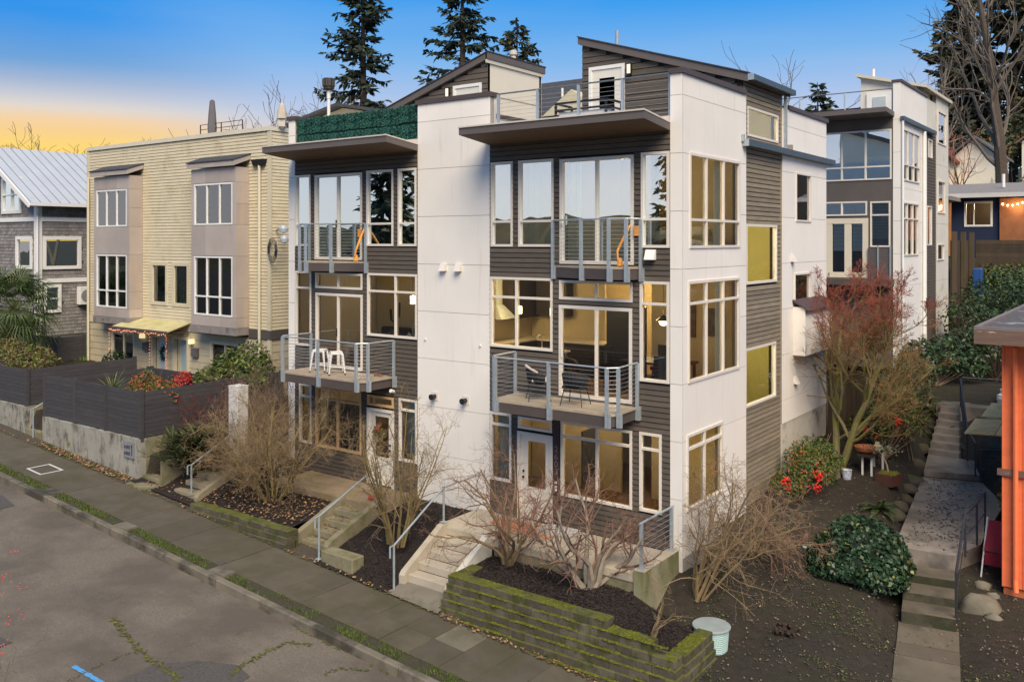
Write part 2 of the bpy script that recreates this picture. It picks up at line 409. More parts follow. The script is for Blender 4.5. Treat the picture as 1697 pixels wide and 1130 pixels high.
# kerb stones
def bevbox(w, d, h, b=.012):
    """box 0..w, 0..d, -h..0 with bevelled upper edges"""
    m = MB()
    m.prism([(0, 0), (w, 0), (w, d), (0, d)], -h, -b)
    n = len(m.v)
    m.v += [(b, b, 0), (w - b, b, 0), (w - b, d - b, 0), (b, d - b, 0)]
    m.f[1] = (n, n + 1, n + 2, n + 3)
    for i in range(4):
        j = (i + 1) % 4; m.f.append((4 + i, 4 + j, n + j, n + i)); m.mi.append(0)
    return m
random.seed(3)
kerb = link('kerb', None); kerb.location = (-4, -5.4, -1.2); tag(kerb, kind='structure')
KM = [bevbox(w, .17, .34, .022).mesh('kerb_stone', KERB) for w in (1.55, 1.95, 2.4)]
x = -34.0
while x < 8:
    k = random.randrange(3); w = (1.55, 1.95, 2.4)[k]
    slope_piece('stone', KM[k], kerb, x, -5.5 + random.uniform(-.008, .008), zs(x) + random.uniform(-.008, .006)); x += w + .012
# sidewalk slabs
walk = link('sidewalk', None); walk.location = (-4, -4.2, -1.1); tag(walk, kind='structure')
SM2 = bevbox(.755, .765, .12, .006).mesh('slab', WALK)
SM1 = bevbox(.99, 1.535, .12, .006).mesh('slab', WALK)
pale = M('pale_slab', (.17, .15, .105), .88, .12, 2, bump=.2, bscale=110, c2=(.10, .09, .06), c2scale=1.3, c2lo=.5, c2hi=.75)
SM3 = bevbox(.755, .765, .12, .006).mesh('slab', pale)
x = -6.07 - .765
for i in range(19):
    for j in range(2):
        slope_piece('slab', SM3 if (i == 5 and j == 1) else SM2, walk, x, -5.0 + j * .775, zs(x) + random.uniform(-.006, .005))
    x += .765
x = -6.07 - .765 - 1.0
for i in range(32):
    slope_piece('slab', SM1, walk, x, -5.0, zs(x) + random.uniform(-.006, .005)); x -= 1.0
# planting strip between walk and kerb
st = MB()
xx = [-36 + i * 1.0 for i in range(46)]
for a, b in zip(xx, xx[1:]): st.quad((a, -5.34, zs(a) - .03), (b, -5.34, zs(b) - .03), (b, -5.0, zs(b) - .015), (a, -5.0, zs(a) - .015))
st.build('planting_strip', M('strip_soil', (.05, .045, .025), .95, .4, 20, bump=.8, bscale=60, c2=(.05, .06, .015), c2scale=3), kind='structure')
# bed of soil between walk and the walls on its inner side
st = MB()
for a, b in zip(xx, xx[1:]): st.quad((a, -3.5, zs(a) - .02), (b, -3.5, zs(b) - .02), (b, -2.6, zs(b) + .02), (a, -2.6, zs(a) + .02))
st.build('verge', M('verge_soil', (.07, .058, .042), .95, .4, 20, bump=.8, bscale=60, c2=(.10, .075, .045), c2scale=8), kind='structure')
def blades(mb, x, y, z, n, h, spread, rnd):
    for _ in range(n):
        a = rnd.uniform(0, 6.28); px = x + rnd.gauss(0, spread); py = y + rnd.gauss(0, spread * .6)
        hh = h * rnd.uniform(.5, 1.3); w = .006 * rnd.uniform(.7, 1.6); dx, dy = math.cos(a), math.sin(a)
        lean = rnd.uniform(.1, .8) * hh
        mb.v += [(px - dy * w, py + dx * w, z), (px + dy * w, py - dx * w, z), (px + dx * lean, py + dy * lean, z + hh)]
        k = len(mb.v); mb.f.append((k - 3, k - 2, k - 1)); mb.mi.append(mb.m)
g = MB(); rnd = random.Random(11)
for i in range(6500):
    x = rnd.uniform(-30, 2); y = rnd.uniform(-5.31, -5.02)
    if mnoise.noise((x * 1.3, y * 3, 2)) < -.12: continue
    if any(abs(x - c) < .32 for c in (-16.2, -12.5, -8.55)): continue
    blades(g, x, y, zs(x) - .03, 4, .055, .03, rnd)
for i in range(500):
    x = rnd.uniform(-20.5, -16.2); y = rnd.uniform(-3.42, -3.1)
    if mnoise.noise((x * .9, 0, 4)) < 0: continue
    blades(g, x, y, zs(x) - .01, 4, .06, .03, rnd)
g.build('grass', GRASS, kind='stuff')
pad = link('kerb_pads', None)
for c in (-16.2, -12.5, -8.55):
    m = MB(); m.box(c - .3, c + .3, -5.33, -5.0, zs(c) - .2, zs(c) + .008)
    o = m.build('kerb_pad', KERB, kerb)
bpy.data.objects.remove(pad)
# mossy cracks and paint on the road
def ribbon(mb, pts, w, zf, rnd, jit=.06):
    P = []
    for (x0, y0), (x1, y1) in zip(pts, pts[1:]):
        n = max(2, int(math.hypot(x1 - x0, y1 - y0) / .10))
        for i in range(n): P.append((lerp(x0, x1, i / n) + rnd.gauss(0, jit * .25), lerp(y0, y1, i / n) + rnd.gauss(0, jit * .25)))
    for (x0, y0), (x1, y1) in zip(P, P[1:]):
        d = math.hypot(x1 - x0, y1 - y0) + 1e-6; nx, ny = -(y1 - y0) / d, (x1 - x0) / d
        for _ in range(6):
            t = rnd.random(); s = rnd.gauss(0, w * .55); r = w * rnd.uniform(.15, .55)
            cx_, cy_ = lerp(x0, x1, t) + nx * s, lerp(y0, y1, t) + ny * s; a0 = rnd.uniform(0, 6)
            k = len(mb.v)
            for q in range(5):
                a = a0 + q * 1.257; rr = r * rnd.uniform(.6, 1.2)
                mb.v.append((cx_ + math.cos(a) * rr * 1.4, cy_ + math.sin(a) * rr, zf(cx_, cy_) + .012 + rnd.random() * .006))
            mb.f.append((k, k + 1, k + 2, k + 3, k + 4)); mb.mi.append(0)
rnd = random.Random(5); mm = MB()
for line, w in (([(-8.5, -7.71), (-7.73, -7.96), (-7.02, -8.1), (-6.35, -8.17), (-5.68, -8.18), (-5.36, -8.3)], .075), ([(-6.85, -9.52), (-6.97, -8.75), (-6.94, -8.18), (-6.99, -7.91)], .035),
                ([(-5.86, -8.06), (-5.77, -7.62), (-5.57, -7.31)], .025), ([(-4.99, -7.47), (-5.15, -7.09), (-5.2, -6.58), (-5.25, -6.1), (-5.01, -5.86), (-4.7, -5.7)], .07),
                ([(-6.06, -6.69), (-6.25, -6.34), (-6.23, -6.07)], .02), ([(-3.82, -6.31), (-3.79, -6.04), (-3.44, -5.76), (-3.23, -5.63)], .06), ([(-16.14, -6.55), (-16.34, -6.13), (-16.19, -6.1)], .03),
                ([(-11.81, -8.44), (-11.66, -7.75), (-11.65, -7.46)], .02)):
    ribbon(mm, line, w, road_z, rnd)
for i in range(260):      # along the kerb foot
    x = rnd.uniform(-9, 1.5)
    if mnoise.noise((x * .7, 9, 0)) < .05: continue
    ribbon(mm, [(x, -5.53), (x + .1, -5.53)], .03, road_z, rnd)
jm = lambda x, y: zs(x) + .004
for xj in (-6.07, -8.84, -9.84, -11.84, -14.84, -3.01):
    ribbon(mm, [(xj - .006, -5.0), (xj - .006, -4.3), (xj - .006, -3.5)], .016, jm, rnd, .02)
ribbon(mm, [(-6.0, -5.02), (-1.0, -5.02)], .02, jm, rnd, .03)
for i in range(300):
    x = rnd.uniform(-24, 1.0)
    ribbon(mm, [(x, -3.47), (x + .08, -3.47)], .03, jm, rnd)
mm.build('moss_in_cracks', M('crack_moss', (.10, .10, .022), .95, .3, 9, island=.4), kind='stuff')
for poly in ([(-18.6, -6.2), (-17.2, -6.0), (-16.2, -6.15), (-16.2, -7.6), (-18.8, -7.9)], [(-6.3, -8.2), (-5.85, -7.6), (-5.2, -7.2), (-4.7, -7.3), (-4.5, -8.4), (-5.2, -9.3), (-6.2, -9.3)], [(-10.4, -9.8), (-8.9, -9.5), (-8.7, -10.6), (-10.6, -10.8)]):
    q = MB(); q.quad(*[(x, y, road_z(x, y) + .007) for x, y in poly]); q.build('repair_patch', PATCH, road)
bp_ = MB(); rnd = random.Random(8)
p0 = (-7.26, -9.19); p1 = (-6.15, -9.13)
d = Vector((p1[0] - p0[0], p1[1] - p0[1])); d.normalize(); nn = Vector((-d.y, d.x))
k = 14; L_ = []; Rr = []
for i in range(k + 1):
    c = Vector((lerp(p0[0], p1[0], i / k), lerp(p0[1], p1[1], i / k))); w = .045 * (1 + rnd.uniform(-.25, .25))
    a = c + nn * w; b = c - nn * w
    L_.append((a.x, a.y, road_z(a.x, a.y) + .012)); Rr.append((b.x, b.y, road_z(b.x, b.y) + .012))
for i in range(k): bp_.quad(Rr[i], Rr[i + 1], L_[i + 1], L_[i])
bp_.build('paint_mark', M('blue_paint', (.08, .32, .62), .7, .3, 30, c2=(.10, .10, .10), c2scale=60, c2lo=.58, c2hi=.66), road)
sq = MB(); a, b = -18.6, -17.75
for (x0, x1, y0, y1) in ((a, b, -4.75, -4.68), (a, b, -4.12, -4.05), (a, a + .07, -4.68, -4.12), (b - .07, b, -4.68, -4.12)):
    sq.quad((x0, y0, zs(x0) + .012), (x1, y0, zs(x1) + .012), (x1, y1, zs(x1) + .012), (x0, y1, zs(x0) + .012))
sq.build('painted_square', M('chalk_paint', (.55, .53, .5), .8, .1), walk)

# ------------------------------------------------------------------ main building
BOARD_ROW = .118
bm_ = MB(); bm_.xprism([(0, .015), (-.026, .015), (-.026, .025), (-.012, .117), (0, .117)][::-1], 0, 1)
BME = {m.name: None for m in (DARKB, SIDEB)}
for m in (DARKB, SIDEB):
    BME[m.name] = bm_.mesh('board', m)
def cells(a0, a1, z0, z1, ops):
    """rectangles of a wall minus its openings, as rows"""
    zsn = sorted({z0, z1, *[z for o in ops for z in (o[2], o[3]) if z0 < z < z1]})
    out = []
    for lo, hi in zip(zsn, zsn[1:]):
        cur = a0; mid = (lo + hi) / 2
        for o in sorted([o for o in ops if o[2] < mid < o[3] and o[1] > a0 and o[0] < a1]):
            if o[0] > cur + 1e-4: out.append((cur, o[0], lo, hi))
            cur = max(cur, o[1])
        if cur < a1 - 1e-4: out.append((cur, a1, lo, hi))
    return out
def pbox(mb, plane, p, a0, a1, o0, o1, z0, z1):
    """box on a wall plane: 'F' faces -Y at y = p, 'S' faces +X at x = p; o = distance out of the wall"""
    if plane == 'F': mb.box(a0, a1, p - o0, p - o1, z0, z1)
    else: mb.box(p + o0, p + o1, a0, a1, z0, z1)
def pquad(mb, plane, p, a0, a1, o, z0, z1):
    if plane == 'F': mb.quad((a0, p - o, z0), (a1, p - o, z0), (a1, p - o, z1), (a0, p - o, z1))
    else: mb.quad((p + o, a0, z0), (p + o, a1, z0), (p + o, a1, z1), (p + o, a0, z1))
def window(parent, plane, p, a0, a1, z0, z1, vm=(), hm=(), fmat=None, gmat=None, fw=.055, mw=.055, proud=.035, name='window', vm_low=None):
    fmat = fmat or FRAME; gmat = gmat or GLASS
    mb = MB()
    pbox(mb, plane, p, a0, a1, -.07, proud, z0, z0 + fw); pbox(mb, plane, p, a0, a1, -.07, proud, z1 - fw, z1)
    pbox(mb, plane, p, a0, a0 + fw, -.07, proud - .002, z0 + fw, z1 - fw); pbox(mb, plane, p, a1 - fw, a1, -.07, proud - .002, z0 + fw, z1 - fw)
    ae = [a0 + fw] + [q for v in vm for q in (v - mw / 2, v + mw / 2)] + [a1 - fw]
    ze = [z0 + fw] + [q for h in hm for q in (h - mw / 2, h + mw / 2)] + [z1 - fw]
    for h in hm: pbox(mb, plane, p, a0 + fw, a1 - fw, -.065, proud - .006, h - mw / 2, h + mw / 2)
    for v in vm:
        zz = ze
        for i in range(0, len(zz), 2): pbox(mb, plane, p, v - mw / 2, v + mw / 2, -.065, proud - .008, zz[i], zz[i + 1])
    # thin sash beads round each pane
    w = mb.build(name, fmat, parent)
    for i in range(0, len(ae), 2):
        for j in range(0, len(ze), 2):
            q = MB(); pquad(q, plane, p, ae[i], ae[i + 1], -.022, ze[j], ze[j + 1]); q.build('pane', gmat, w)
    return w
def backing(parent, plane, p, a0, a1, z0, z1, ops, mat=None, th=.16, off=-.004):
    mb = MB()
    for c in cells(a0, a1, z0, z1, ops): pbox(mb, plane, p, c[0], c[1], off, off - th, c[2], c[3])
    return mb.build('wall', mat or BACK, parent)
def boards(parent, plane, p, a0, a1, z0, z1, ops, mat, row=BOARD_ROW, joined=False, zoff=0.0, top=None):
    me = BME[mat.name]; n = 0; jb = MB()
    z = z0
    while z < z1 - .02:
        hi = min(z + row, z1); mid = z + row * .5
        cur = a0; segs = []
        for o in sorted([o for o in ops if o[2] - .005 < mid < o[3] + .005]):
            if o[0] > cur + .02: segs.append((cur, o[0]))
            cur = max(cur, o[1])
        if cur < a1 - .02: segs.append((cur, a1))
        for s0, s1 in segs:
            s1c, s0c = s1, s0
            if top is not None:      # clip to a sloped roof line: top(a) >= z
                s0c, s1c = top(z, s0, s1)
                if s1c - s0c < .05: continue
            if joined:
                for t in (0,):
                    prof = [(0, .015), (.026, .015), (.026, .025), (.012, row - .001), (0, row - .001)]
                    k = len(jb.v)
                    for a in (s0c, s1c):
                        for o_, zz in prof:
                            jb.v.append((a, p - o_, z + zz) if plane == 'F' else (p + o_, a, z + zz))
                    for q in range(4):
                        jb.f.append((k + q, k + q + 1, k + 5 + q + 1, k + 5 + q)); jb.mi.append(0)
                    jb.f.append((k, k + 1, k + 2, k + 3, k + 4)); jb.f.append((k + 9, k + 8, k + 7, k + 6, k + 5)); jb.mi += [0, 0]
            elif plane == 'F': piece('board', me, parent, (s0c, p, z), (s1c - s0c, 1, 1))
            else: piece('board', me, parent, (p, s0c, z), (s1c - s0c, 1, 1), (0, 0, R(90)))
            n += 1
        z += row
    if joined: tag(jb.build('siding_boards', mat, parent), kind='stuff')
    return n
def panels(parent, plane, p, a0, a1, z0, z1, ops, seams, mat=None, vs_=(), gap=.010, th=.02):
    mat = mat or WHITE
    zz = sorted([z0] + [s for s in seams if z0 + .1 < s < z1 - .1] + [z1])
    aa = [a0] + list(vs_) + [a1]
    for lo, hi in zip(zz, zz[1:]):
        for l, r in zip(aa, aa[1:]):
            lo2 = lo + (gap if lo != z0 else 0); l2 = l + (gap * .4 if l != a0 else 0)
            mb = MB()
            cs = cells(l2, r, lo2, hi, [(o[0] - .0, o[1] + .0, o[2], o[3]) for o in ops])
            groups = []
            for c in cs:
                hit = [g for g in groups if any(not (c[1] < q[0] - 1e-4 or c[0] > q[1] + 1e-4 or c[3] < q[2] - 1e-4 or c[2] > q[3] + 1e-4) for q in g)]
                ng = [c] + [q for g in hit for q in g]
                groups = [g for g in groups if g not in hit] + [ng]
            for g in groups:
                mb = MB()
                for c in g: pbox(mb, plane, p, c[0], c[1], -.002, th, c[2], c[3])
                mb.build('panel', mat, parent)
    mb = MB()
    for c in cells(a0 + .003, a1 - .003, z0 + .003, z1 - .003, ops): pbox(mb, plane, p, c[0], c[1], -.004, -.16, c[2], c[3])
    mb.build('wall', M('panel_backing', (.34, .30, .26), .9, .05), parent)
SEAMS = (9.78, 8.54, 7.30, 6.06, 4.83, 3.60, 2.37, 1.14)
MX = lambda x: -12.2 - x
house = thing('town_house', (-6.1, 5, -.4), 'modern white and charcoal duplex with tilted canopies and roof decks, largest building in front', 'house')
# opening lists (a0, a1, z0, z1, vertical bars, horizontal bars, kind)
FRONT = [(-4.86, -4.19, 6.53, 8.60, (), (7.14,), 't'), (-4.02, -3.0, 6.53, 8.60, (), (7.14,), 't'), (-2.83, -.88, 6.14, 8.57, (-1.84,), (), 'td'), (-.70, -.02, 6.52, 8.60, (), (7.14,), 't'),
         (-4.88, -3.03, 4.07, 5.79, (-4.09,), (5.30,), 'm'), (-2.84, -.91, 5.31, 5.76, (-1.85,), (), 'm'), (-2.85, -.92, 3.07, 5.18, (-1.85,), (), 'md'), (-.73, -.02, 3.60, 5.79, (), (5.30,), 'm'),
         (-4.88, -4.23, .80, 2.47, (), (2.17,), 'g'), (-4.03, -3.04, 2.16, 2.45, (), (), 'g'), (-4.05, -3.02, .0, 2.09, (), (), 'door'), (-2.80, -.92, .74, 2.48, (-1.83,), (2.13,), 'g'), (-.74, -.20, .76, 2.49, (), (2.13,), 'g')]
SIDEW = [(.33, 3.14, 6.51, 8.58, (1.22, 2.18), (7.13,)), (.26, 3.11, 3.60, 5.80, (1.22, 2.16), (5.31,)), (.20, 2.10, .85, 2.50, (1.12,), (2.18,))]
STAIRW = [(3.77, 5.93, 9.27, 10.01), (3.69, 5.83, 5.59, 7.09), (3.62, 5.75, 2.55, 4.01)]
REARW = [(7.18, 8.47, 7.21, 8.58), (7.06, 8.43, 4.98, 5.77)]
GLTOP = glass('coated_glass', (.86, .92, .90), refl=1.0)
for _n in GLTOP.node_tree.nodes:
    if _n.type == 'BSDF_GLOSSY': _n.inputs[0].default_value = (.88, .97, 1, 1)
def set_refl(m, lo, hi):
    for n in m.node_tree.nodes:
        if n.type == 'MAP_RANGE': n.inputs[3].default_value = lo; n.inputs[4].default_value = hi
set_refl(GLTOP, .70, 2.2); set_refl(GLASS, .06, 1.3); set_refl(GLASSD, .12, 1.8)
CEDAR = M('cedar_frame', (.58, .37, .18), .6, .1, 3)
def front_unit(mir):
    f = MX if mir else (lambda x: x)
    ops = []
    for o in FRONT:
        a, b = sorted((f(o[0]), f(o[1]))); ops.append((a, b, o[2], o[3], tuple(sorted(f(v) for v in o[4])), o[5], o[6]))
    a0, a1 = sorted((f(-4.9), f(0.0)))
    rect = [o[:4] for o in ops]
    backing(house, 'F', 0, a0, a1, -.2, 9.12, rect)
    boards(house, 'F', 0, a0, a1, 0.0, 9.10, rect, DARKB, joined=mir)
    for o in ops:
        if o[6] == 'door': front_door(o, mir); continue
        sl = o[6] in ('td', 'md')
        ced = mir and o[6] == 'g' and (o[1] - o[0] > 1.2 or o[3] - o[2] < .4)
        w = window(house, 'F', 0, o[0], o[1], o[2], o[3], o[4], o[5], fmat=CEDAR if ced else FRAME, gmat=GLTOP if o[6][0] == 't' else GLASS, fw=.06 if not sl else .075,
                   name='sliding_door' if sl else 'window', proud=.04)
        if sl:
            hx = o[0] + .10 if mir is False else o[4][0] - .02
            h = MB(); h.box(hx - .012, hx + .012, -.075, -.04, o[2] + .9, o[2] + 1.12); h.build('handle', STEELP if mir else FRAMEW, w)
def front_door(o, mir):
    a0, a1 = o[0], o[1]
    mb = MB()
    for q in ((a0, a0 + .08), (a1 - .08, a1)): mb.box(q[0], q[1], -.04, .07, 0, 2.09)
    mb.box(a0 + .08, a1 - .08, -.04, .07, 2.02, 2.09)
    d = mb.build('door_frame', FRAME, house)
    lf = MB()
    g0, g1, gz0, gz1 = a0 + .27, a1 - .24, .78, 1.88
    for c in cells(a0 + .08, a1 - .08, 0.02, 2.02, [(g0, g1, gz0, gz1)]): lf.box(c[0], c[1], 0.02, .06, c[2], c[3])
    lf.build('door_leaf', DOORM, d)
    q = MB(); q.quad((g0, .035, gz0), (g1, .035, gz0), (g1, .035, gz1), (g0, .035, gz1)); q.build('pane', GLASS, d)
    h = MB(); hx = a0 + .17 if not mir else a1 - .17
    h.lathe(hx, -.02, [(.0, .98), (.03, .985), (.03, 1.03), (0, 1.04)], 8); h.lathe(hx, -.01, [(.0, 1.12), (.025, 1.125), (.025, 1.17), (0, 1.18)], 8)
    h.build('handle', STEELP, d)
front_unit(False); front_unit(True)
# white tower, corner strips, side panels
panels(house, 'F', 0, -7.3, -4.9, -.6, 10.24, [], SEAMS)
panels(house, 'F', 0, 0.0, .28, -.62, 10.24, [], SEAMS)
panels(house, 'F', 0, -12.48, -12.2, -.3, 10.24, [], SEAMS)
sr = [o[:4] for o in SIDEW]
panels(house, 'S', .26, .022, 3.56, -.10, 10.24, sr, SEAMS)
for o in SIDEW: window(house, 'S', .272, *o[:4], o[4], o[5], fw=.06, gmat=GLASS)
backing(house, 'S', .20, 3.56, 6.14, -.3, 10.62, STAIRW)
boards(house, 'S', .205, 3.57, 6.13, .1, 10.60, STAIRW, SIDEB)
for o in STAIRW: window(house, 'S', .21, *o[:4], fw=.06)
panels(house, 'S', .26, 6.14, 9.95, 1.76, 10.24, REARW, SEAMS)
for o in REARW: window(house, 'S', .272, *o[:4], fw=.05, gmat=GLASSD)
fb = MB(); fb.box(-.1, .265, 6.14, 9.95, -.3, 1.755); fb.build('foundation', M('stained_concrete', (.50, .46, .40), .9, .12, 1.5, c2=(.20, .18, .15), c2scale=2.5, c2lo=.52, c2hi=.7, bump=.2, bscale=50), house)
fb = MB(); fb.box(-.1, .268, .03, 3.55, -.9, -.105); fb.box(0.0, .268, -.018, .028, -.9, -.63); fb.build('foundation', CONCG, house)
# rear and far sides, roof decks, party structure
sh = MB(); sh.box(-12.46, .1, 9.72, 9.93, -.4, 10.2); sh.box(-12.47, -12.3, .17, 9.7, -.4, 10.2); sh.build('rear_wall', WHITE, house)
dk = MB(); dk.box(-12.29, -1.0, .17, 9.7, 9.15, 9.34); dk.box(-.999, .085, .17, 3.55, 9.15, 9.34); dk.box(-.999, .085, 6.3, 9.7, 9.15, 9.34); dk.build('roof_deck', M('roof_deck_paving', (.30, .28, .25), .9, .1), house)
# floor slabs inside
for zz in (-.03, 3.05, 6.12):
    s = MB(); s.box(-12.28, -1.0, .17, 9.7, zz - .26, zz); s.box(-.999, .08, .17, 3.42, zz - .26, zz); s.box(-.999, .08, 6.3, 9.7, zz - .26, zz); s.build('floor_slab', WOODF, house)
for zz in (2.78, 5.85, 9.14):
    s = MB(); s.box(-12.27, -1.02, .18, 9.65, zz - .02, zz + .005); s.box(-1.019, .07, .18, 3.4, zz - .02, zz + .005); s.build('ceiling', INTC, house)
iw = MB()
for z0, z1 in ((-.02, 2.75), (3.06, 5.82), (6.13, 9.1)):
    iw.box(-6.16, -6.04, .18, 9.6, z0, z1)                                # party wall
    iw.box(-6.0, -3.1, 3.36, 3.44, z0, z1) if z0 > 3.1 or z0 < 0 else iw.box(-6.0, -3.6, 3.36, 3.44, z0, z1)
    iw.box(-2.2, .06, 3.36, 3.44, z0, z1)
    iw.box(-6.0, -1.05, 6.2, 6.28, z0, z1)
    iw.box(-12.2, -9.2, 3.36, 3.44, z0, z1); iw.box(-8.3, -6.2, 3.36, 3.44, z0, z1); iw.box(-12.2, -6.2, 6.2, 6.28, z0, z1)
iw.build('interior_wall', INTW, house)
sw = MB(); sw.box(-.98, -.92, 3.46, 6.2, -.02, 10.6); sw.box(-.92, .05, 6.16, 6.24, -.02, 10.6); sw.build('stair_wall', INTY, house)
# parapet caps
for q in ((-7.36, -4.86, -.06, .30), (-.03, .33, -.06, .299), (.0, .33, .30, 3.50), (.0, .33, 6.56, 10.02), (-12.53, -12.14, -.06, .299), (-12.53, -12.2, .30, 10.02)):
    cp = MB(); cp.box(*q, 10.245, 10.36); cp.build('parapet_cap', CAPM, house)
# parapet backs: side returns of the tower and the low wall between the decks
pr = MB(); pr.box(-7.295, -4.905, .165, .25, 9.34, 10.24); pr.box(-.0, .095, .17, 3.5, 9.34, 10.24); pr.box(0.0, .095, 6.5, 9.7, 9.34, 10.24)
pr.box(-12.29, -12.21, .17, 9.7, 9.34, 10.24)
pr.build('parapet', WHITE, house)
dv = MB(); dv.box(-6.25, -5.95, .26, 3.5, 9.34, 9.98); dv.build('deck_divider', WHITE, house)
dv = MB(); dv.box(-6.30, -5.90, .262, 3.5, 9.985, 10.08); dv.build('deck_divider_cap', CAPM, house)
# canopies (tilted up towards the street)
def canopy(mir):
    f = MX if mir else (lambda x: x)
    a, b = sorted((f(-4.91), f(.0)))
    up = .135
    lo = lambda x, y: 9.03 + up * (-y / 1.2); hi = lambda x, y: 9.03 + .165 + up * (-y / 1.2)
    m = MB(); m.prism([(a, -1.2), (b, -1.2), (b, -.028), (a, -.028)], lambda x, y: lo(x, y) + .004, hi)
    c = m.build('canopy', FASC, house)
    s = MB()
    for i in range(8):
        y0 = -1.17 + i * .142; s.prism([(a + .03, y0), (b - .03, y0), (b - .03, y0 + .137), (a + .03, y0 + .137)], lambda x, y: lo(x, y) - .006, lambda x, y: lo(x, y) + .003)
    s.build('soffit', SOFFIT, c)
    e = MB(); e.prism([(a - .012, -1.225), (b + .012, -1.225), (b + .012, -.028), (a - .012, -.028)], lambda x, y: hi(x, y) + .002, lambda x, y: hi(x, y) + .035)
    e.build('flashing', M('canopy_flashing', (.62, .55, .48), .5, .05), c)
    return c
canopy(False); canopy(True)
# penthouses with shed roofs
def penthouse(mir):
    f = MX if mir else (lambda x: x)
    xl, xr = f(-4.44), f(.19)             # high end, low end
    roofz = lambda x: lerp(12.29, 10.76, (x - f(-4.5)) / (f(.35) - f(-4.5)))
    a0, a1 = sorted((xl, xr))
    da, db = sorted((f(-4.22), f(-3.10)))
    wl = MB(); wl.yprism([(a0, 9.34), (a1, 9.34), (a1, roofz(a1) - .19), (a0, roofz(a0) - .19)], 3.585, 3.68); wl.build('wall', BACK, house)
    def top(z, s0, s1):
        # keep the part of the row that lies below the roof
        xm = f(-4.5) + (f(.35) - f(-4.5)) * ((12.29 - .2) - (z + .12)) / (12.29 - 10.76)
        return (s0, min(s1, xm)) if not mir else (max(s0, xm), s1)
    boards(house, 'F', 3.58, a0, a1, 9.40, 12.2, [(da, db, 9.34, 11.43)], DARKB, row=.165, joined=True, top=top)
    rf = MB(); b0, b1 = sorted((f(-4.52), f(.36)))
    rf.yprism([(b0, roofz(b0) - .20), (b1, roofz(b1) - .20), (b1, roofz(b1)), (b0, roofz(b0))], 3.46, 6.52)
    r = rf.build('roof', FASC, house)
    rs = MB(); rs.yprism([(b0 - .02, roofz(b0) + .002), (b1 + .02, roofz(b1) + .002), (b1 + .02, roofz(b1) + .03), (b0 - .02, roofz(b0) + .03)], 3.43, 6.54); rs.build('roofing', ROOFSH, r)
    # tall wall at the high end, far wall
    hw = MB()
    if mir: hw.box(xl - .09, xl, 3.59, 6.4, 9.34, roofz(xl) - .2)
    else: hw.box(xl, xl + .09, 3.59, 6.4, 9.34, roofz(xl) - .2)
    hw.yprism([(a0, 9.34), (a1, 9.34), (a1, roofz(a1) - .2), (a0, roofz(a0) - .2)], 6.28, 6.38)
    if mir: hw.box(xr - .0, xr + .09, 3.6, 6.3, 9.34, roofz(xr) - .2)
    hw.build('penthouse_wall', M('cream_panel', (.70, .64, .53), .75, .05, 1), house)
    if mir:
        sm = MB(); sm.box(xl + .002, xl + .012, 3.6, 6.39, 11.02, 11.035); sm.build('panel_seam', M('seam', (.30, .27, .22), .8, .05), house)
        t = MB(); t.box(xl + .001, xl + .05, 3.46, 6.45, 11.98, roofz(xl) - .0); t.build('fascia', M('cream_trim', (.62, .56, .45), .6, .05), house)
    # door
    m = MB()
    for c in cells(da, db, 9.36, 11.43, [(da + .09, db - .09, 9.36, 11.34)]): m.box(c[0], c[1], 3.54, 3.62, c[2], c[3])
    d = m.build('door_frame', FRAMEW, house)
    g = (da + .32, db - .32, 9.9, 11.10); lf = MB()
    for c in cells(da + .09, db - .09, 9.38, 11.34, [g]): lf.box(c[0], c[1], 3.57, 3.61, c[2], c[3])
    lf.build('door_leaf', DOORM, d)
    q = MB(); q.quad((g[0], 3.585, g[2]), (g[1], 3.585, g[2]), (g[1], 3.585, g[3]), (g[0], 3.585, g[3])); q.build('pane', M('sunset_reflection_pane', (.62, .50, .42), .12, .18, 1.2, spec=.8), d)  # opaque pane, pink sunset reflection put into its colour
    lx = f(-2.93); l = MB(); l.box(lx - .06, lx + .06, 3.47, 3.545, 11.08, 11.40); lo = l.build('wall_lamp', STEELP, house)
    l = MB(); l.box(lx - .045, lx + .045, 3.44, 3.469, 11.12, 11.36); l.build('lamp_glass', M('lamp_white', (.8, .75, .62), .5, .0, emit=(1, .85, .6), estr=.15), lo)
    px_ = f(-3.7); pp = MB(); pp.tube([(px_, 4.2, 11.8), (px_, 4.2, 12.5)], .05, 10); pp.build('vent_pipe', GALV, house)
penthouse(False); penthouse(True)
vp = MB(); vp.tube([(-8.3, 5.6, 12.0), (-8.3, 5.6, 12.72)], .09, 12); vp.lathe(-8.3, 5.6, [(.12, 12.62), (.13, 12.64), (.13, 12.76), (.02, 12.80)], 12); vp.build('chimney_pipe', M('cream_pipe', (.62, .56, .46), .5, .05), house)
# gutter at the low eave, downspout and the long steel channel
gt = MB(); gt.box(.37, .50, 3.50, 6.56, 10.60, 10.74); gt.build('gutter', BEAM, house)
ge = MB(); ge.box(.36, .505, 3.46, 3.498, 10.59, 10.745); ge.build('gutter_end', GALV, house)
ds = MB(); ds.box(.285, .36, 6.2, 6.28, 9.12, 10.62); ds.build('downspout', GALV, house)
bmn = MB(); bmn.box(.285, .44, 3.34, 10.35, 8.98, 9.13); bmn.build('steel_channel', BEAM, house)
ge = MB(); ge.box(.283, .445, 3.30, 3.338, 8.97, 9.14); ge.box(.283, .35, 3.24, 3.30, 9.08, 9.25); ge.build('channel_end', GALV, house)
bb = MB(); bb.box(.283, .42, 6.42, 6.55, 9.135, 9.27); bb.build('vent_box', M('taupe', (.30, .26, .22), .7, .1), house)
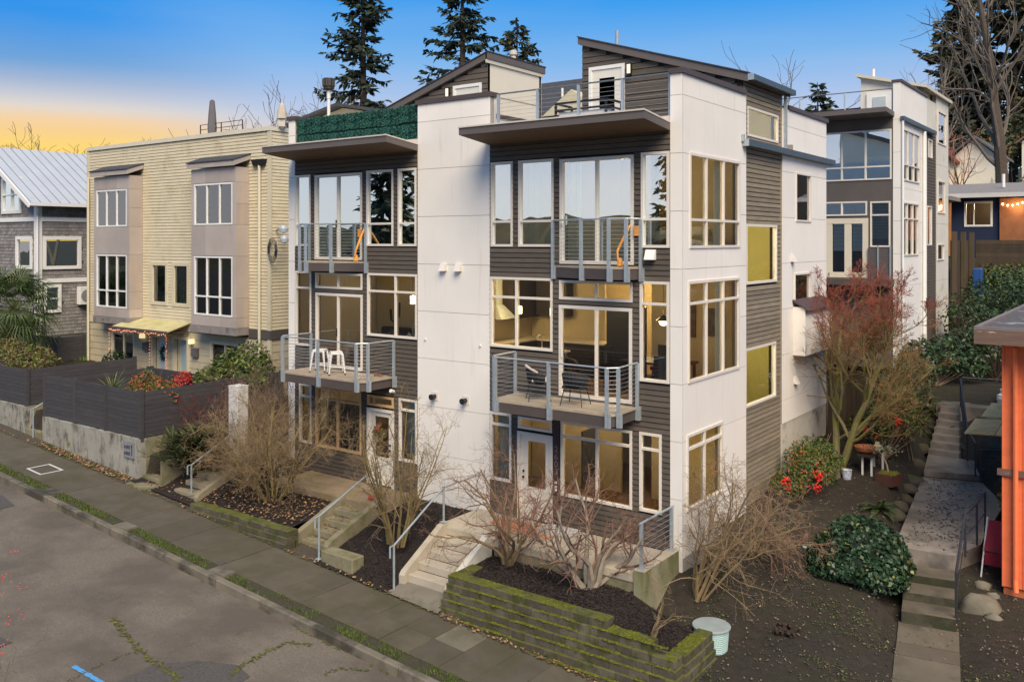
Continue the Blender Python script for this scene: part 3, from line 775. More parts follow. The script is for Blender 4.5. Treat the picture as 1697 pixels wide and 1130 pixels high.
# bump-out with little brown roof near the rear
bo = MB(); bo.box(.285, .62, 6.95, 9.4, 3.52, 4.85); bo.build('bump_out', WHITE, house)
br = MB(); br.hexa([(.283, 6.9, 5.0), (.74, 6.9, 4.74), (.74, 9.5, 4.74), (.283, 9.5, 5.0), (.283, 6.9, 5.05), (.74, 6.9, 4.79), (.74, 9.5, 4.79), (.283, 9.5, 5.05)]); br.build('bump_out_roof', M('brown_metal', (.075, .045, .04), .5, .15), house)
# vents, wall lights
HOOD = M('vent_white', (.72, .67, .60), .5, .05)
for x_ in (-6.38, -5.88):
    v = MB(); v.xprism([(-.022, 5.90), (-.022, 6.09), (-.07, 6.09), (-.16, 5.90)], x_ - .09, x_ + .09); v.build('vent_hood', HOOD, house)
v = MB(); v.xprism([(-.03, 6.26), (-.03, 6.48), (-.06, 6.48), (-.15, 6.26)], -.57, -.33); v.build('vent_hood', FRAMEW, house)
for y_, z_ in ((6.75, 6.1), (7.0, 2.72)):
    v = MB(); v.hexa([(.282, y_, z_), (.4, y_, z_), (.4, y_ + .2, z_), (.282, y_ + .2, z_), (.282, y_, z_ + .2), (.31, y_, z_ + .2), (.31, y_ + .2, z_ + .2), (.282, y_ + .2, z_ + .2)]); v.build('vent_hood', HOOD, house)
for x_ in (-6.69, -5.66):
    v = MB(); v.box(x_ - .11, x_ + .11, -.035, -.021, 2.54, 2.76); w = v.build('flue_plate', HOOD, house)
    v = MB(); v.tube([(x_, -.03, 2.65), (x_ + .01, -.17, 2.645)], .06, 12); v.tube([(x_ + .01, -.172, 2.645), (x_ + .012, -.2, 2.644)], .078, 12); v.build('flue_pipe', STEELP, w)
for x_, z_ in ((-7.02, 4.1), (-5.19, 4.06)):
    v = MB(); v.lathe(x_, -.03, [(.0, z_ - .03), (.03, z_ - .02), (.03, z_ + .02), (0, z_ + .03)], 8); v.build('outlet_cap', HOOD, house)
v = MB(); v.tube([(-8.16, -.02, 2.62), (-8.15, -.16, 2.66)], .05, 8); v.build('camera_housing', WHITEP, house)
v = MB(); v.box(-9.02, -8.9, -.05, -.024, 3.55, 3.72); v.build('outlet_box', TRIMD, house)
# house number on the dark post beside the right hand door
np_ = MB(); np_.box(-3.0, -2.82, -.055, -.02, .0, 2.48); npost = np_.build('number_post', M('plum_post', (.045, .028, .030), .6, .1), house)
def text_obj(s, size, loc, rot, mat, parent, name='lettering'):
    cu = bpy.data.curves.new(name, 'FONT'); cu.body = s; cu.size = size; cu.extrude = .004; cu.align_x = 'CENTER'
    o = bpy.data.objects.new('t', cu); sc.collection.objects.link(o)
    dg = bpy.context.evaluated_depsgraph_get(); me = bpy.data.meshes.new_from_object(o.evaluated_get(dg))
    bpy.data.objects.remove(o); me.transform(Matrix.Translation(loc) @ rot.to_matrix().to_4x4())
    me.materials.clear(); me.materials.append(mat)
    return link(name, me, parent)
from mathutils import Euler
NUMM = M('number_metal', (.22, .19, .17), .4, .05, metal=.3)
for i, ch in enumerate('2603'):
    text_obj(ch, .21, (-2.905, -.062, 1.74 - i * .175), Euler((R(90), 0, 0)), NUMM, npost, 'digit')
sg = MB()
for z_ in (1.03, .93, .86): sg.lathe(-2.91, -.07, [(0, z_ - .03), (.03, z_ - .02), (.03, z_ + .02), (0, z_ + .03)], 8)
sg.build('doorbell', WHITEP, npost)
for i, ch in enumerate('2601'):
    text_obj(ch, .19, (MX(-2.905), -.034, 1.74 - i * .175), Euler((R(90), 0, 0)), NUMM, house, 'digit')
# small white sign with dark marks low on the left strip
sn = MB(); sn.box(-12.47, -12.21, -.035, -.0215, 2.20, 2.58); sgn = sn.build('sign', M('sign_white', (.74, .72, .78), .5, .03), house)
mk = MB(); rnd = random.Random(4)
for r_ in range(4):
    for c_ in range(4):
        if rnd.random() < .8:
            x0 = -12.445 + c_ * .055; z0 = 2.25 + r_ * .08
            mk.box(x0, x0 + .035, -.0375, -.0352, z0, z0 + rnd.uniform(.02, .055))
mk.build('sign_marks', M('sign_ink', (.12, .12, .22), .6, .05), sgn)

# ------------------------------------------------------------------ balconies
def poly_off(p, d):
    c = (sum(q[0] for q in p) / len(p), sum(q[1] for q in p) / len(p))
    return [(c[0] + (x - c[0]) * (1 - d), c[1] + (y - c[1]) * (1 - d)) for x, y in p]
def ccw(p):
    a = sum(p[i][0] * p[(i + 1) % len(p)][1] - p[(i + 1) % len(p)][0] * p[i][1] for i in range(len(p)))
    return p if a > 0 else p[::-1]
def balcony(posts, deck, z, fdep, rail, post_lo, ncab):
    d = MB(); d.prism(ccw(deck), z - .045, z)
    dk = d.build('balcony', DECK, house)
    f = MB(); f.prism(ccw(poly_off(deck, .02)), z - fdep, z - .047); f.build('fascia', TRIMD, dk)
    for i, (x, y) in enumerate(posts):
        m = MB(); m.box(x - .035, x + .035, y - .028, y + .028, post_lo, rail - .01)
        m.box(x + .04, x + .075, y - .02, y + .05, post_lo, post_lo + .30)
        m.build('post', GALV, dk)
    m = MB(); m.tube([(x, y, rail) for x, y in posts], .02, 6); m.build('rail', GALV, dk)
    for k in range(ncab):
        zz = z + .09 + k * (rail - z - .17) / (ncab - 1)
        m = MB(); m.tube([(x, y, zz) for x, y in posts], .0038, 4); m.build('cable', CABLE, dk)
    return dk
def bal(mir, posts, deck, *a):
    f = MX if mir else (lambda x: x)
    return balcony([(f(x), y) for x, y in posts], [(f(x), y) for x, y in deck], *a)
for mir in (False, True):
    bal(mir, [(-4.08, -.07), (-4.03, -.98), (-3.82, -1.2), (-2.35, -1.2), (-.88, -1.2), (-.70, -1.03), (-.77, -.07)],
        [(-4.03, -.03), (-4.01, -1.0), (-3.84, -1.17), (-.87, -1.17), (-.75, -1.03), (-.78, -.03)], 3.02, .27, 4.0, 2.74, 10)
    bal(mir, [(-3.0, -.06), (-2.0, -.42), (-1.17, -.62), (-.80, -.52), (-.69, -.06)],
        [(-2.96, -.03), (-2.0, -.39), (-1.17, -.58), (-.82, -.49), (-.73, -.03)], 6.10, .28, 7.15, 5.78, 11)
# roof deck railing (right) and artificial hedge screen (left)
rr = MB(); rr.box(-4.9, 0, .0, .16, 9.13, 9.36); rdk = rr.build('roof_edge', M('roof_edge_metal', (.62, .55, .48), .5, .05), house)
rr = MB(); rr.box(-12.2, -7.3, .0, .16, 9.13, 9.36); rr.build('roof_edge', MATS['roof_edge_metal'], house)
PX = (-4.72, -3.54, -2.39, -1.23, -.06)
for x_ in PX:
    m = MB(); m.box(x_ - .03, x_ + .03, .07, .13, 9.36, 10.28); m.build('rail_post', GALV, rdk)
m = MB(); m.tube([(PX[0], .1, 10.29), (PX[-1], .1, 10.29)], .02, 6); m.build('rail', GALVD, rdk)
for k in range(8):
    m = MB(); m.tube([(PX[0], .1, 9.45 + k * .1), (PX[-1], .1, 9.45 + k * .1)], .0036, 4); m.build('cable', CABLE, rdk)
HEDGE = M('artificial_hedge', (.012, .085, .065), .7, .35, 12, island=.6)
screen = thing('hedge_screen', (-9.75, .05, 9.36), 'dark green artificial hedge screen along the left roof deck above canopy', 'screen')
m = MB(); m.box(-12.18, -7.32, .06, .10, 9.37, 10.25); m.build('mesh_backing', M('hedge_backing', (.008, .03, .026), .9, .2), screen)
rnd = random.Random(21); tb = MB()
for i in range(1300):
    x_, z_ = rnd.uniform(0, .68), rnd.uniform(0, .50); a = rnd.uniform(0, 6.28); l = rnd.uniform(.018, .035); t = rnd.uniform(-.03, .0)
    n_ = Vector((rnd.uniform(-1, 1), -1.0, rnd.uniform(-.8, 1))).normalized(); u_ = n_.cross(Vector((math.cos(a), .2, math.sin(a)))).normalized(); w_ = n_.cross(u_)
    c = Vector((x_, t, z_)); tb.quad(c - u_ * l, c + w_ * l * .6, c + u_ * l, c - w_ * l * .6)
TILE = tb.mesh('hedge_tile', HEDGE)
for r_ in range(2):
    for i in range(7):
        piece('hedge_tile', TILE, screen, (-12.17 + i * .692, .05 - rnd.uniform(0, .02), 9.37 + r_ * .44 - (0 if r_ else .06) + rnd.uniform(-.015, .015)), (1, 1, .9), (rnd.uniform(-.03, .03), rnd.uniform(-.02, .02), 0))
# ------------------------------------------------------------------ interior
def room_thing(name, mb, mat, label, cat, group=None):
    return mb.build(name, mat, None, label=label, cat=cat, group=group)
k = thing('kitchen_units', (-5.7, 1.5, 3.06), 'dark kitchen cabinets with pale worktop behind the kitchen window', 'cabinets')
m = MB(); m.box(-6.02, -5.42, .3, 3.3, 3.07, 3.93); m.box(-5.4, -3.3, 2.75, 3.34, 3.07, 3.93); m.build('base_cabinet', CABIN, k)
m = MB(); m.box(-6.03, -5.38, .28, 3.34, 3.935, 3.98); m.box(-5.375, -3.25, 2.7, 3.34, 3.935, 3.98); m.build('worktop', STONEW, k)
m = MB(); m.box(-6.02, -5.66, .3, 1.2, 4.55, 5.6); m.box(-6.02, -5.66, 2.0, 3.3, 4.55, 5.6); m.box(-5.6, -4.6, 3.0, 3.34, 4.6, 5.6); m.build('wall_cabinet', CABIN, k)
m = MB(); m.hexa([(-6.02, 1.25, 4.6), (-5.5, 1.25, 4.6), (-5.5, 1.95, 4.6), (-6.02, 1.95, 4.6), (-6.02, 1.45, 4.95), (-5.8, 1.45, 4.95), (-5.8, 1.75, 4.95), (-6.02, 1.75, 4.95)]); m.box(-6.02, -5.85, 1.5, 1.7, 4.955, 5.8); m.build('extractor_hood', GALV, k)
isl = thing('kitchen_island', (-4.1, .8, 3.06), 'dark kitchen island with pale top and tap just inside the window', 'island')
m = MB(); m.box(-4.75, -3.3, .45, 1.05, 3.07, 3.93); m.build('base_cabinet', CABIN, isl)
m = MB(); m.box(-4.8, -3.25, .4, 1.1, 3.935, 3.98); m.build('worktop', STONEW, isl)
m = MB(); m.tube([(-4.0, .95, 3.98), (-4.0, .95, 4.25), (-4.0, .88, 4.33), (-4.0, .78, 4.33), (-4.0, .74, 4.26)], .014, 8); m.build('tap', CABLE, isl)
def pendant(x, y, ztop, zl, r, style, label):
    p = thing('pendant_lamp', (x, y, zl), label, 'lamp', 'lit pendant lamps indoors')
    m = MB(); m.tube([(x, y, zl + r), (x, y, ztop)], .006, 4); m.build('cord', STEELP, p)
    m = MB()
    if style: m.lathe(x, y, [(r * .8, zl - r * 1.2), (r * .8, zl + r * 1.2), (.02, zl + r * 1.4)], 12); m.build('shade', LAMPW, p)
    else:
        m.lathe(x, y, [(r * 1.05, zl), (r * 1.7, zl + .02), (r * 1.0, zl + r * .7), (.02, zl + r * 1.5)], 16); m.build('shade', STEELP, p)
        m = MB(); m.lathe(x, y, [(.01, zl - r), (r * .7, zl - r * .75), (r, zl - r * .1), (r * .9, zl + .01)], 14); m.build('globe', LAMPW, p)
pendant(-4.55, .75, 5.8, 4.93, .075, 1, 'white lit pendant shade behind the left kitchen pane')
pendant(-3.55, .75, 5.8, 4.93, .075, 1, 'white lit pendant shade behind the right kitchen pane')
pendant(-.70, 1.05, 5.8, 4.83, .10, 0, 'dark pendant lamp with glowing globe over the dining table')
pendant(-8.6, 1.2, 5.8, 5.0, .09, 1, 'small lit pendant shade in the left kitchen')
def table(name, x0, x1, y0, y1, z, h, label):
    t = thing(name, ((x0 + x1) / 2, (y0 + y1) / 2, z), label, 'table')
    m = MB(); m.box(x0, x1, y0, y1, z + h - .05, z + h); m.build('top', WOODD, t)
    for x_ in (x0 + .05, x1 - .11):
        for y_ in (y0 + .05, y1 - .11):
            m = MB(); m.box(x_, x_ + .06, y_, y_ + .06, z + .005, z + h - .052); m.build('leg', WOODD, t)
table('dining_table', -2.0, -.35, 1.3, 2.2, 3.06, .76, 'dark dining table inside the middle floor right window')
def dchair(x, y, z, rz, label, mat=BLACKF):
    t = thing('dining_chair', (x, y, z), label, 'chair', 'dark dining chairs indoors')
    t.rotation_euler = (0, 0, 0); c, s = math.cos(rz), math.sin(rz)
    T = lambda a, b, q: (x + a * c - b * s, y + a * s + b * c, z + q)
    def bx(nm, a0, a1, b0, b1, q0, q1, mt):
        m = MB(); m.hexa([T(a0, b0, q0), T(a1, b0, q0), T(a1, b1, q0), T(a0, b1, q0), T(a0, b0, q1), T(a1, b0, q1), T(a1, b1, q1), T(a0, b1, q1)]); m.build(nm, mt, t)
    bx('seat', -.23, .23, -.23, .23, .42, .50, mat); bx('backrest', -.22, .22, .18, .24, .505, 1.0, mat)
    for a in (-.2, .16):
        for b in (-.2, .16): bx('leg', a, a + .04, b, b + .04, .005, .418, WOODD)
dchair(-1.2, .95, 3.06, math.pi, 'black dining chair nearest the sliding door')
dchair(-2.35, 1.7, 3.06, math.pi / 2, 'black dining chair at the far end of the table')
dchair(-.55, .95, 3.06, math.pi, 'black dining chair by the corner window')
dchair(-1.5, 2.6, 3.06, 0, 'black dining chair against the back wall of dining room')
m = MB(); m.box(-3.1, -2.3, 2.6, 3.3, 3.07, 4.95); fr_ = m.build('refrigerator', M('dark_steel', (.05, .048, .045), .35, .1, metal=.5), None, label='tall dark refrigerator behind the sliding door', cat='refrigerator')
m = MB(); m.box(-1.75, -.95, 3.31, 3.352, 4.25, 5.15); m.build('wall_picture', M('dark_picture', (.05, .05, .05), .6, .8, 6), None, label='dark framed picture on the dining room wall', cat='picture')
m = MB(); m.box(-.75, -.2, 3.31, 3.352, 4.3, 5.0); m.build('wall_picture', MATS['dark_picture'], None, label='dark picture seen through the middle corner window', cat='picture')
m = MB(); m.box(-3.5, -3.2, 5.9, 6.18, 3.8, 3.86); m.box(-3.55, -2.9, 6.14, 6.19, 4.3, 5.1); m.build('hall_picture', M('hall_art', (.55, .30, .08), .6, .3, 4), None, label='orange picture glowing at the end of the hallway', cat='picture')
# upper bedroom: bed, armchair, curtains, ceiling lamp
bed = thing('bed', (-1.1, 1.5, 6.12), 'bed with pale blue patterned linen behind the upper sliding door', 'bed')
m = MB(); m.box(-1.9, -.15, 1.0, 3.1, 6.14, 6.45); m.build('base', WOODD, bed)
m = MB()
n_ = 10
for i in range(n_):
    for j in range(n_):
        def zb(a, b): return 6.70 + .05 * math.sin(a * 3 + b * 2) + .03 * mnoise.noise((a * 9, b * 9, 0)) - .2 * max(0, abs(a - .5) - .42) * 6
        p = lambda a, b: (lerp(-1.95, -.1, a), lerp(.95, 3.1, b), zb(a, b))
        m.quad(p(i / n_, j / n_), p((i + 1) / n_, j / n_), p((i + 1) / n_, (j + 1) / n_), p(i / n_, (j + 1) / n_))
m.box(-1.92, -.13, .98, 3.09, 6.455, 6.6); m.build('bedding', M('patterned_linen', (.52, .58, .57), .9, .45, 9), bed, smooth=True)
for px_ in (-1.55, -.65):
    m = MB(); m.lathe(px_, 2.8, [(.05, 6.75), (.32, 6.80), (.36, 6.88), (.3, 6.98), (.05, 7.02)], 12); m.build('pillow', BEDL, bed, smooth=True)
ac_ = thing('armchair', (-3.7, 1.0, 6.12), 'dark armchair with pale throw behind the upper left window', 'armchair')
m = MB(); m.box(-4.05, -3.35, .6, 1.3, 6.25, 6.55); m.build('seat', BLACKF, ac_)
m = MB(); m.hexa([(-4.05, 1.1, 6.56), (-3.35, 1.1, 6.56), (-3.35, 1.28, 6.56), (-4.05, 1.28, 6.56), (-4.0, 1.25, 7.1), (-3.4, 1.25, 7.1), (-3.4, 1.4, 7.1), (-4.0, 1.4, 7.1)]); m.build('backrest', M('dark_blue_fabric', (.03, .035, .05), .9, .2), ac_)
m = MB(); m.tube([(-3.9, .72, 6.62), (-3.85, 1.08, 7.05), (-3.6, 1.15, 7.16), (-3.45, 1.0, 6.9), (-3.38, .8, 6.6)], .045, 6); m.build('throw', CURT, ac_, smooth=True)
for x_ in (-4.0, -3.4):
    m = MB(); m.box(x_ - .03, x_ + .03, .7, .76, 6.125, 6.249); m.box(x_ - .03, x_ + .03, 1.15, 1.21, 6.125, 6.249); m.build('leg', WOODD, ac_)
def curtain(a0, a1, z0, z1, y, label, plane='F', mat=None, x=0):
    m = MB(); n_ = max(8, int((a1 - a0) / .025))
    pts = []
    for i in range(n_ + 1):
        a = lerp(a0, a1, i / n_); o = .035 * math.sin(i * 1.15) + .012 * math.sin(i * 2.9)
        pts.append((a, y + o) if plane == 'F' else (x + o, a))
    for (p, q) in zip(pts, pts[1:]): m.quad((p[0], p[1], z0), (q[0], q[1], z0), (q[0], q[1], z1), (p[0], p[1], z1))
    m.build('curtain', mat or CURT, None, True, label=label, cat='curtain')
curtain(-2.8, -2.45, 6.16, 8.6, .30, 'pale curtain gathered at the left of the upper sliding door')
curtain(-4.0, -3.62, 6.3, 8.6, .30, 'pale curtain behind the upper window beside the armchair')
curtain(-.62, -.42, 6.3, 8.6, .30, 'pale curtain behind the narrow upper corner window')
curtain(2.35, 3.0, 6.3, 8.6, 0, 'pale curtain at the far side of the upper side window', 'S', x=-.05)
curtain(2.45, 2.95, 3.2, 5.75, 0, 'pale curtain at the far side of the middle side window', 'S', x=-.05)
curtain(-4.85, -4.26, .5, 2.45, .26, 'pale blind behind the ground floor window next to the entry door', mat=M('pale_green_blind', (.52, .58, .50), .9, .05))
curtain(MX(-4.85), MX(-4.26), .5, 2.45, .26, 'pale blind behind the narrow window right of the left entry door', mat=MATS['pale_green_blind'])
curtain(-11.2, -9.5, .5, 2.1, .3, 'dark blind behind the left ground floor picture window', mat=M('dark_blind', (.07, .08, .085), .9, .1, 3, (1, 1, 20)))
curtain(-8.9, -8.25, 6.2, 7.1, .4, 'dark curtain low behind the upper left window', mat=M('dark_green_curtain', (.04, .06, .055), .9, .2))
curtain(-11.1, -9.6, 6.2, 7.6, .5, 'dark teal curtain behind the upper left sliding door', mat=MATS['dark_green_curtain'])
curtain(-12.05, -11.55, 6.55, 7.3, .3, 'cream blind behind the far left upper window', mat=M('cream_blind', (.75, .68, .5), .9, .05))
cl = MB(); cl.lathe(-1.15, 1.3, [(.02, 8.98), (.18, 9.0), (.24, 9.06), (.24, 9.11)], 16); cl.build('ceiling_lamp', M('lamp_bowl', (.8, .72, .55), .5, 0, emit=(1, .85, .6), estr=1.2), None, label='round ceiling lamp in the upper bedroom', cat='lamp')
flr = MB(); flr.tube([(-.45, 1.5, 6.5), (-.45, 1.5, 7.05)], .02, 6); flr.lathe(-.45, 1.5, [(.16, 7.05), (.10, 7.4)], 14); flr.build('table_lamp', M('orange_lamp', (.8, .45, .15), .6, 0, emit=(1, .55, .2), estr=1.0), None, label='orange glowing bedside lamp behind the narrow upper window', cat='lamp')
# ground floor room
ch = thing('wooden_chair', (-.75, 1.3, 0), 'dark wooden chair behind the narrow ground floor window', 'chair')
m = MB(); m.box(-1.0, -.5, 1.1, 1.6, .4, .48); m.build('seat', WOODD, ch); m = MB(); m.box(-1.0, -.5, 1.56, 1.62, .482, 1.1); m.build('backrest', WOODD, ch)
for x_ in (-.98, -.56):
    for y_ in (1.12, 1.54):
        m = MB(); m.box(x_, x_ + .05, y_, y_ + .05, 0.0, .398); m.build('leg', WOODD, ch)
m = MB(); m.lathe(-.85, 2.1, [(.03, .5), (.05, .9), (.17, 1.3), (.15, 1.36), (.02, 1.5)], 14); m.build('floor_lamp', M('floor_lamp_glow', (.9, .7, .3), .5, 0, emit=(1, .7, .25), estr=3), None, label='yellow glowing lamp behind the narrow ground floor window', cat='lamp')
m = MB(); m.box(-3.0, -2.95, 1.2, 2.0, .6, 2.0); m.build('television', STEELP, None, label='dark flat television behind the ground floor picture window', cat='television')
# warm rooms
for loc, pw in (((-5.2, 1.2, 5.2), 26), ((-1.2, 1.4, 4.9), 13), ((-3.0, 4.8, 5.3), 60), ((-1.7, 1.0, 8.2), 17), ((-3.6, 1.4, 8.3), 14), ((-3.3, 4.8, 8.6), 22), ((-.35, 4.1, 7.3), 24), ((-.35, 4.1, 4.3), 24), ((-.3, 4.3, 10.2), 14), ((-1.8, 1.6, 2.3), 12), ((-4.2, 2.2, 2.3), 10),
                ((-8.0, 2.6, 4.6), 7), ((-10.8, 2.2, 5.2), 2.5), ((-9.3, 1.8, 2.4), 7)):
    lamp(loc, pw * .8, (1, .68, .30) if loc[0] < -.5 else (1, .85, .45), .15)
# kitchen things on the left unit's sill
lk = thing('left_kitchen_counter', (-8.3, .7, 3.06), 'pale kitchen counter behind the left kitchen window', 'counter')
m = MB(); m.box(-9.1, -7.4, .3, .9, 3.07, 3.93); m.build('base_cabinet', CABIN, lk); m = MB(); m.box(-9.12, -7.38, .26, .92, 3.935, 3.98); m.build('worktop', STONEW, lk)
m = MB(); m.tube([(-7.95, .5, 3.98), (-7.95, .5, 4.35), (-7.85, .5, 4.48), (-7.7, .5, 4.48), (-7.62, .5, 4.36)], .02, 8); m.build('tap', CABLE, lk)
for i, (x_, lb) in enumerate(((-8.75, 'dark bottle on the left kitchen counter nearest the sliding door'), (-8.55, 'pale jar on the left kitchen counter beside the bottle'), (-8.05, 'white soap bottle left of the kitchen tap'), (-7.8, 'white jar right of the soap bottle'))):
    m = MB(); h = (.28, .16, .2, .16)[i]; m.lathe(x_, .45, [(.05, 3.98), (.06, 3.99), (.06, 3.98 + h * .7), (.02, 3.98 + h * .85), (.02, 3.98 + h)], 10)
    m.build('bottle', (WOODD, CURT, WHITEP, WHITEP)[i], None, True, label=lb, cat='bottle', group='bottles on the left kitchen counter')
# ------------------------------------------------------------------ things on balconies and decks
def stool(x, y, z, rz, label):
    t = thing('bar_stool', (x, y, z), label, 'stool', 'white metal stools on the left balcony')
    m = MB(); m.prism([(-.16, -.16), (.16, -.16), (.16, .16), (-.16, .16)], .59, .63); m.box(-.165, .165, -.165, .165, .56, .589); s_ = m.build('seat', WHITEP, None, bevel=.012)
    s_.parent = t
    for a in (-1, 1):
        for b in (-1, 1):
            m = MB(); m.tube([(a * .15, b * .15, .575), (a * .215, b * .215, .04)], [.034, .016], 5); l = m.build('leg', WHITEP); l.parent = t
            m = MB(); m.tube([(a * .213, b * .213, .045), (a * .218, b * .218, .002)], .02, 6); f_ = m.build('foot', BLACKF); f_.parent = t
    m = MB()
    q = .19
    m.tube([(-q, -q, .22), (q, -q, .22), (q, q, .22), (-q, q, .22), (-q, -q, .22)], .009, 5); r_ = m.build('foot_ring', WHITEP); r_.parent = t
    t.rotation_euler = (0, 0, rz)
stool(-10.5, -.55, 3.02, .5, 'white metal stool on the left balcony nearer the sliding door')
stool(-9.72, -.66, 3.02, .95, 'white metal stool turned cornerwise on the left balcony')
def tub_chair(x, y, z, rz, label, style):
    t = thing('patio_chair', (x, y, z), label, 'chair')
    m = MB(); n_ = 14
    ring = []
    for i in range(n_ + 1):
        a = lerp(-.15 * math.pi, 1.15 * math.pi, i / n_)
        ring.append((math.cos(a), math.sin(a), i / n_))
    for (c0, s0, t0), (c1, s1, t1) in zip(ring, ring[1:]):
        h0 = .60 + .16 * math.sin(t0 * math.pi); h1 = .60 + .16 * math.sin(t1 * math.pi)
        m.hexa([(c0 * .24, s0 * .22, .40), (c0 * .27, s0 * .25, .40), (c1 * .27, s1 * .25, .40), (c1 * .24, s1 * .22, .40), (c0 * .27, s0 * .26, h0), (c0 * .31, s0 * .30, h0), (c1 * .31, s1 * .30, h1), (c1 * .27, s1 * .26, h1)])
    o = m.build('backrest', BLACKF, None, True); o.parent = t
    m = MB(); m.prism([(-.25, -.26), (.25, -.26), (.25, .2), (-.25, .2)], .38, .44); o = m.build('seat', BLACKF, None, bevel=.015); o.parent = t
    if style:
        m = MB(); m.prism([(-.23, -.25), (.23, -.25), (.23, .18), (-.23, .18)], .441, .50); o = m.build('cushion', M('pale_cushion', (.55, .48, .40), .9, .1), None, bevel=.015); o.parent = t
        m = MB(); m.tube([(-.29, .05, .66), (-.25, .2, .74), (-.08, .29, .79), (.1, .28, .78), (.24, .2, .72)], .03, 6); o = m.build('throw', MATS['pale_cushion'], None, True); o.parent = t
    for a in (-1, 1):
        for b in (-1, 1):
            m = MB(); m.tube([(a * .19, b * .17, .385), (a * .26, b * .26, .002)], .011, 6); o = m.build('leg', STEELP); o.parent = t
    t.rotation_euler = (0, 0, rz)
tub_chair(-3.05, -.58, 3.02, 2.3, 'black patio chair with pale throw at the left of the right balcony', 1)
tub_chair(-2.02, -.62, 3.02, 3.3, 'black rounded patio chair facing the room on the right balcony', 0)
sh_ = MB()
for dx in (0, .14): sh_.lathe(-8.62 + dx, -.22, [(.05, 3.022), (.07, 3.03), (.06, 3.08), (.02, 3.1)], 10)
sh_.build('shoes', M('brown_leather', (.22, .09, .05), .6, .2), None, label='pair of small brown shoes by the wall on the left balcony', cat='shoes')
bn = thing('roof_bench', (-2.9, 1.6, 9.34), 'black framed bench with white cushions on the right roof deck', 'bench')
m = MB()
for x_ in (-3.75, -2.3):
    for y_ in (1.2, 1.95): m.box(x_ - .025, x_ + .025, y_ - .025, y_ + .025, 9.345, 10.1)
m.build('frame', STEELP, bn)
for z_, nm in ((10.07, 'top_bar'), (9.9, 'slat')):
    m = MB(); m.box(-3.72, -2.33, 1.18, 1.22, z_, z_ + .05); m.build(nm, STEELP, bn)
    for x_ in (-3.75, -2.3):
        m = MB(); m.box(x_ - .02, x_ + .02, 1.226, 1.924, z_, z_ + .05); m.build(nm, STEELP, bn)
m = MB(); m.box(-3.7, -2.35, 1.25, 1.9, 9.7, 9.88); m.build('cushion', WHITEP, bn, bevel=.03)
hx, hy = -12.9, 1.3
ht = thing('patio_heater', (hx, hy, 9.34), 'tall patio heater with dark cage head above the hedge screen', 'patio heater')
m = MB(); m.lathe(hx + .7, hy, [(.22, 9.345), (.22, 9.4), (.05, 9.45)], 14); m.build('base', GALV, ht)
m = MB(); m.tube([(hx + .7, hy, 9.44), (hx + .7, hy, 11.12)], .05, 10); m.tube([(hx + .7, hy, 11.05), (hx + .7, hy, 11.3)], .062, 10); m.build('pole', WHITEP, ht)
m = MB(); m.lathe(hx + .7, hy, [(.10, 11.30), (.17, 11.34), (.17, 11.40), (.19, 11.42), (.19, 11.64), (.17, 11.67), (.05, 11.69)], 14); m.build('head', M('heater_bronze', (.06, .045, .03), .4, .2, metal=.5), ht)
for i in range(12):
    a = i * 6.283 / 12; m = MB(); m.tube([(hx + .7 + .195 * math.cos(a), hy + .195 * math.sin(a), 11.42), (hx + .7 + .195 * math.cos(a), hy + .195 * math.sin(a), 11.64)], .006, 4); m.build('cage_bar', GALVD, ht)
# orange straps on the top right balcony
def straps(f, label):
    s = thing('orange_strap', (f(-1.0), -.5, 6.1), label, 'strap')
    m = MB(); m.tube([(f(-.95), -.05, 7.02), (f(-1.0), -.25, 6.75), (f(-1.05), -.45, 6.45), (f(-1.02), -.48, 6.25)], [.02, .03, .025, .02], 6); m.build('strap', ORANGE, s)
    m = MB(); m.lathe(f(-1.0), -.42, [(.03, 6.105), (.07, 6.13), (.06, 6.22), (.03, 6.3)], 8); m.build('bundle', ORANGE, s)
    m = MB(); m.box(f(-.84), f(-.72), -.09, -.045, 6.78, 7.0); m.build('pouch', ORANGE, s)
straps(lambda x: x, 'orange strap and pouch tied to the upper right balcony')
straps(lambda x: -10.25 - (x + .85) * 1.0 + .9, 'orange strap tied across the upper left balcony rail')
# ------------------------------------------------------------------ porch, steps, rails
porch = thing('porch', (-2.5, -.8, -.3), 'pale concrete entry porch and steps of the right unit', 'porch')
m = MB(); m.box(-5.25, -.02, -1.62, -.03, -.16, 0); m.build('slab', CONC, porch)
m = MB(); m.box(-3.55, -.02, -1.60, -1.45, -.75, -.165); m.build('footing', CONCM, porch)
for i in range(4):
    z_ = -.172 * (i + 1); y_ = -1.62 - .328 * i
    m = MB(); m.box(-4.93, -3.77, y_ - .328, y_ - .002, z_ - .172 if i < 3 else -1.05, z_); m.build('step', CONC, porch, bevel=.012)
for a, b in ((-5.09, -4.935), (-3.765, -3.61)):
    m = MB(); m.xprism([(-3.05, -1.1), (-1.6, -1.1), (-1.6, .10), (-1.75, .08), (-2.98, -.62), (-3.05, -.70)], a, b); m.build('kerb_wall', CONC if a < -4 else M('whitewashed_concrete', (.62, .58, .50), .85, .1, 3), porch)
m = MB(); m.hexa([(-5.05, -3.44, zs(-5.05) + .02), (-3.62, -3.44, zs(-3.62) + .02), (-3.62, -2.94, -.865), (-5.05, -2.94, -.865), (-5.05, -3.44, zs(-5.05) + .03), (-3.62, -3.44, zs(-3.62) + .03), (-3.62, -2.94, -.855), (-5.05, -2.94, -.855)]); m.build('apron', M('apron_concrete', (.17, .15, .115), .88, .1, 2, c2=(.10, .09, .065), c2scale=1.3), porch)
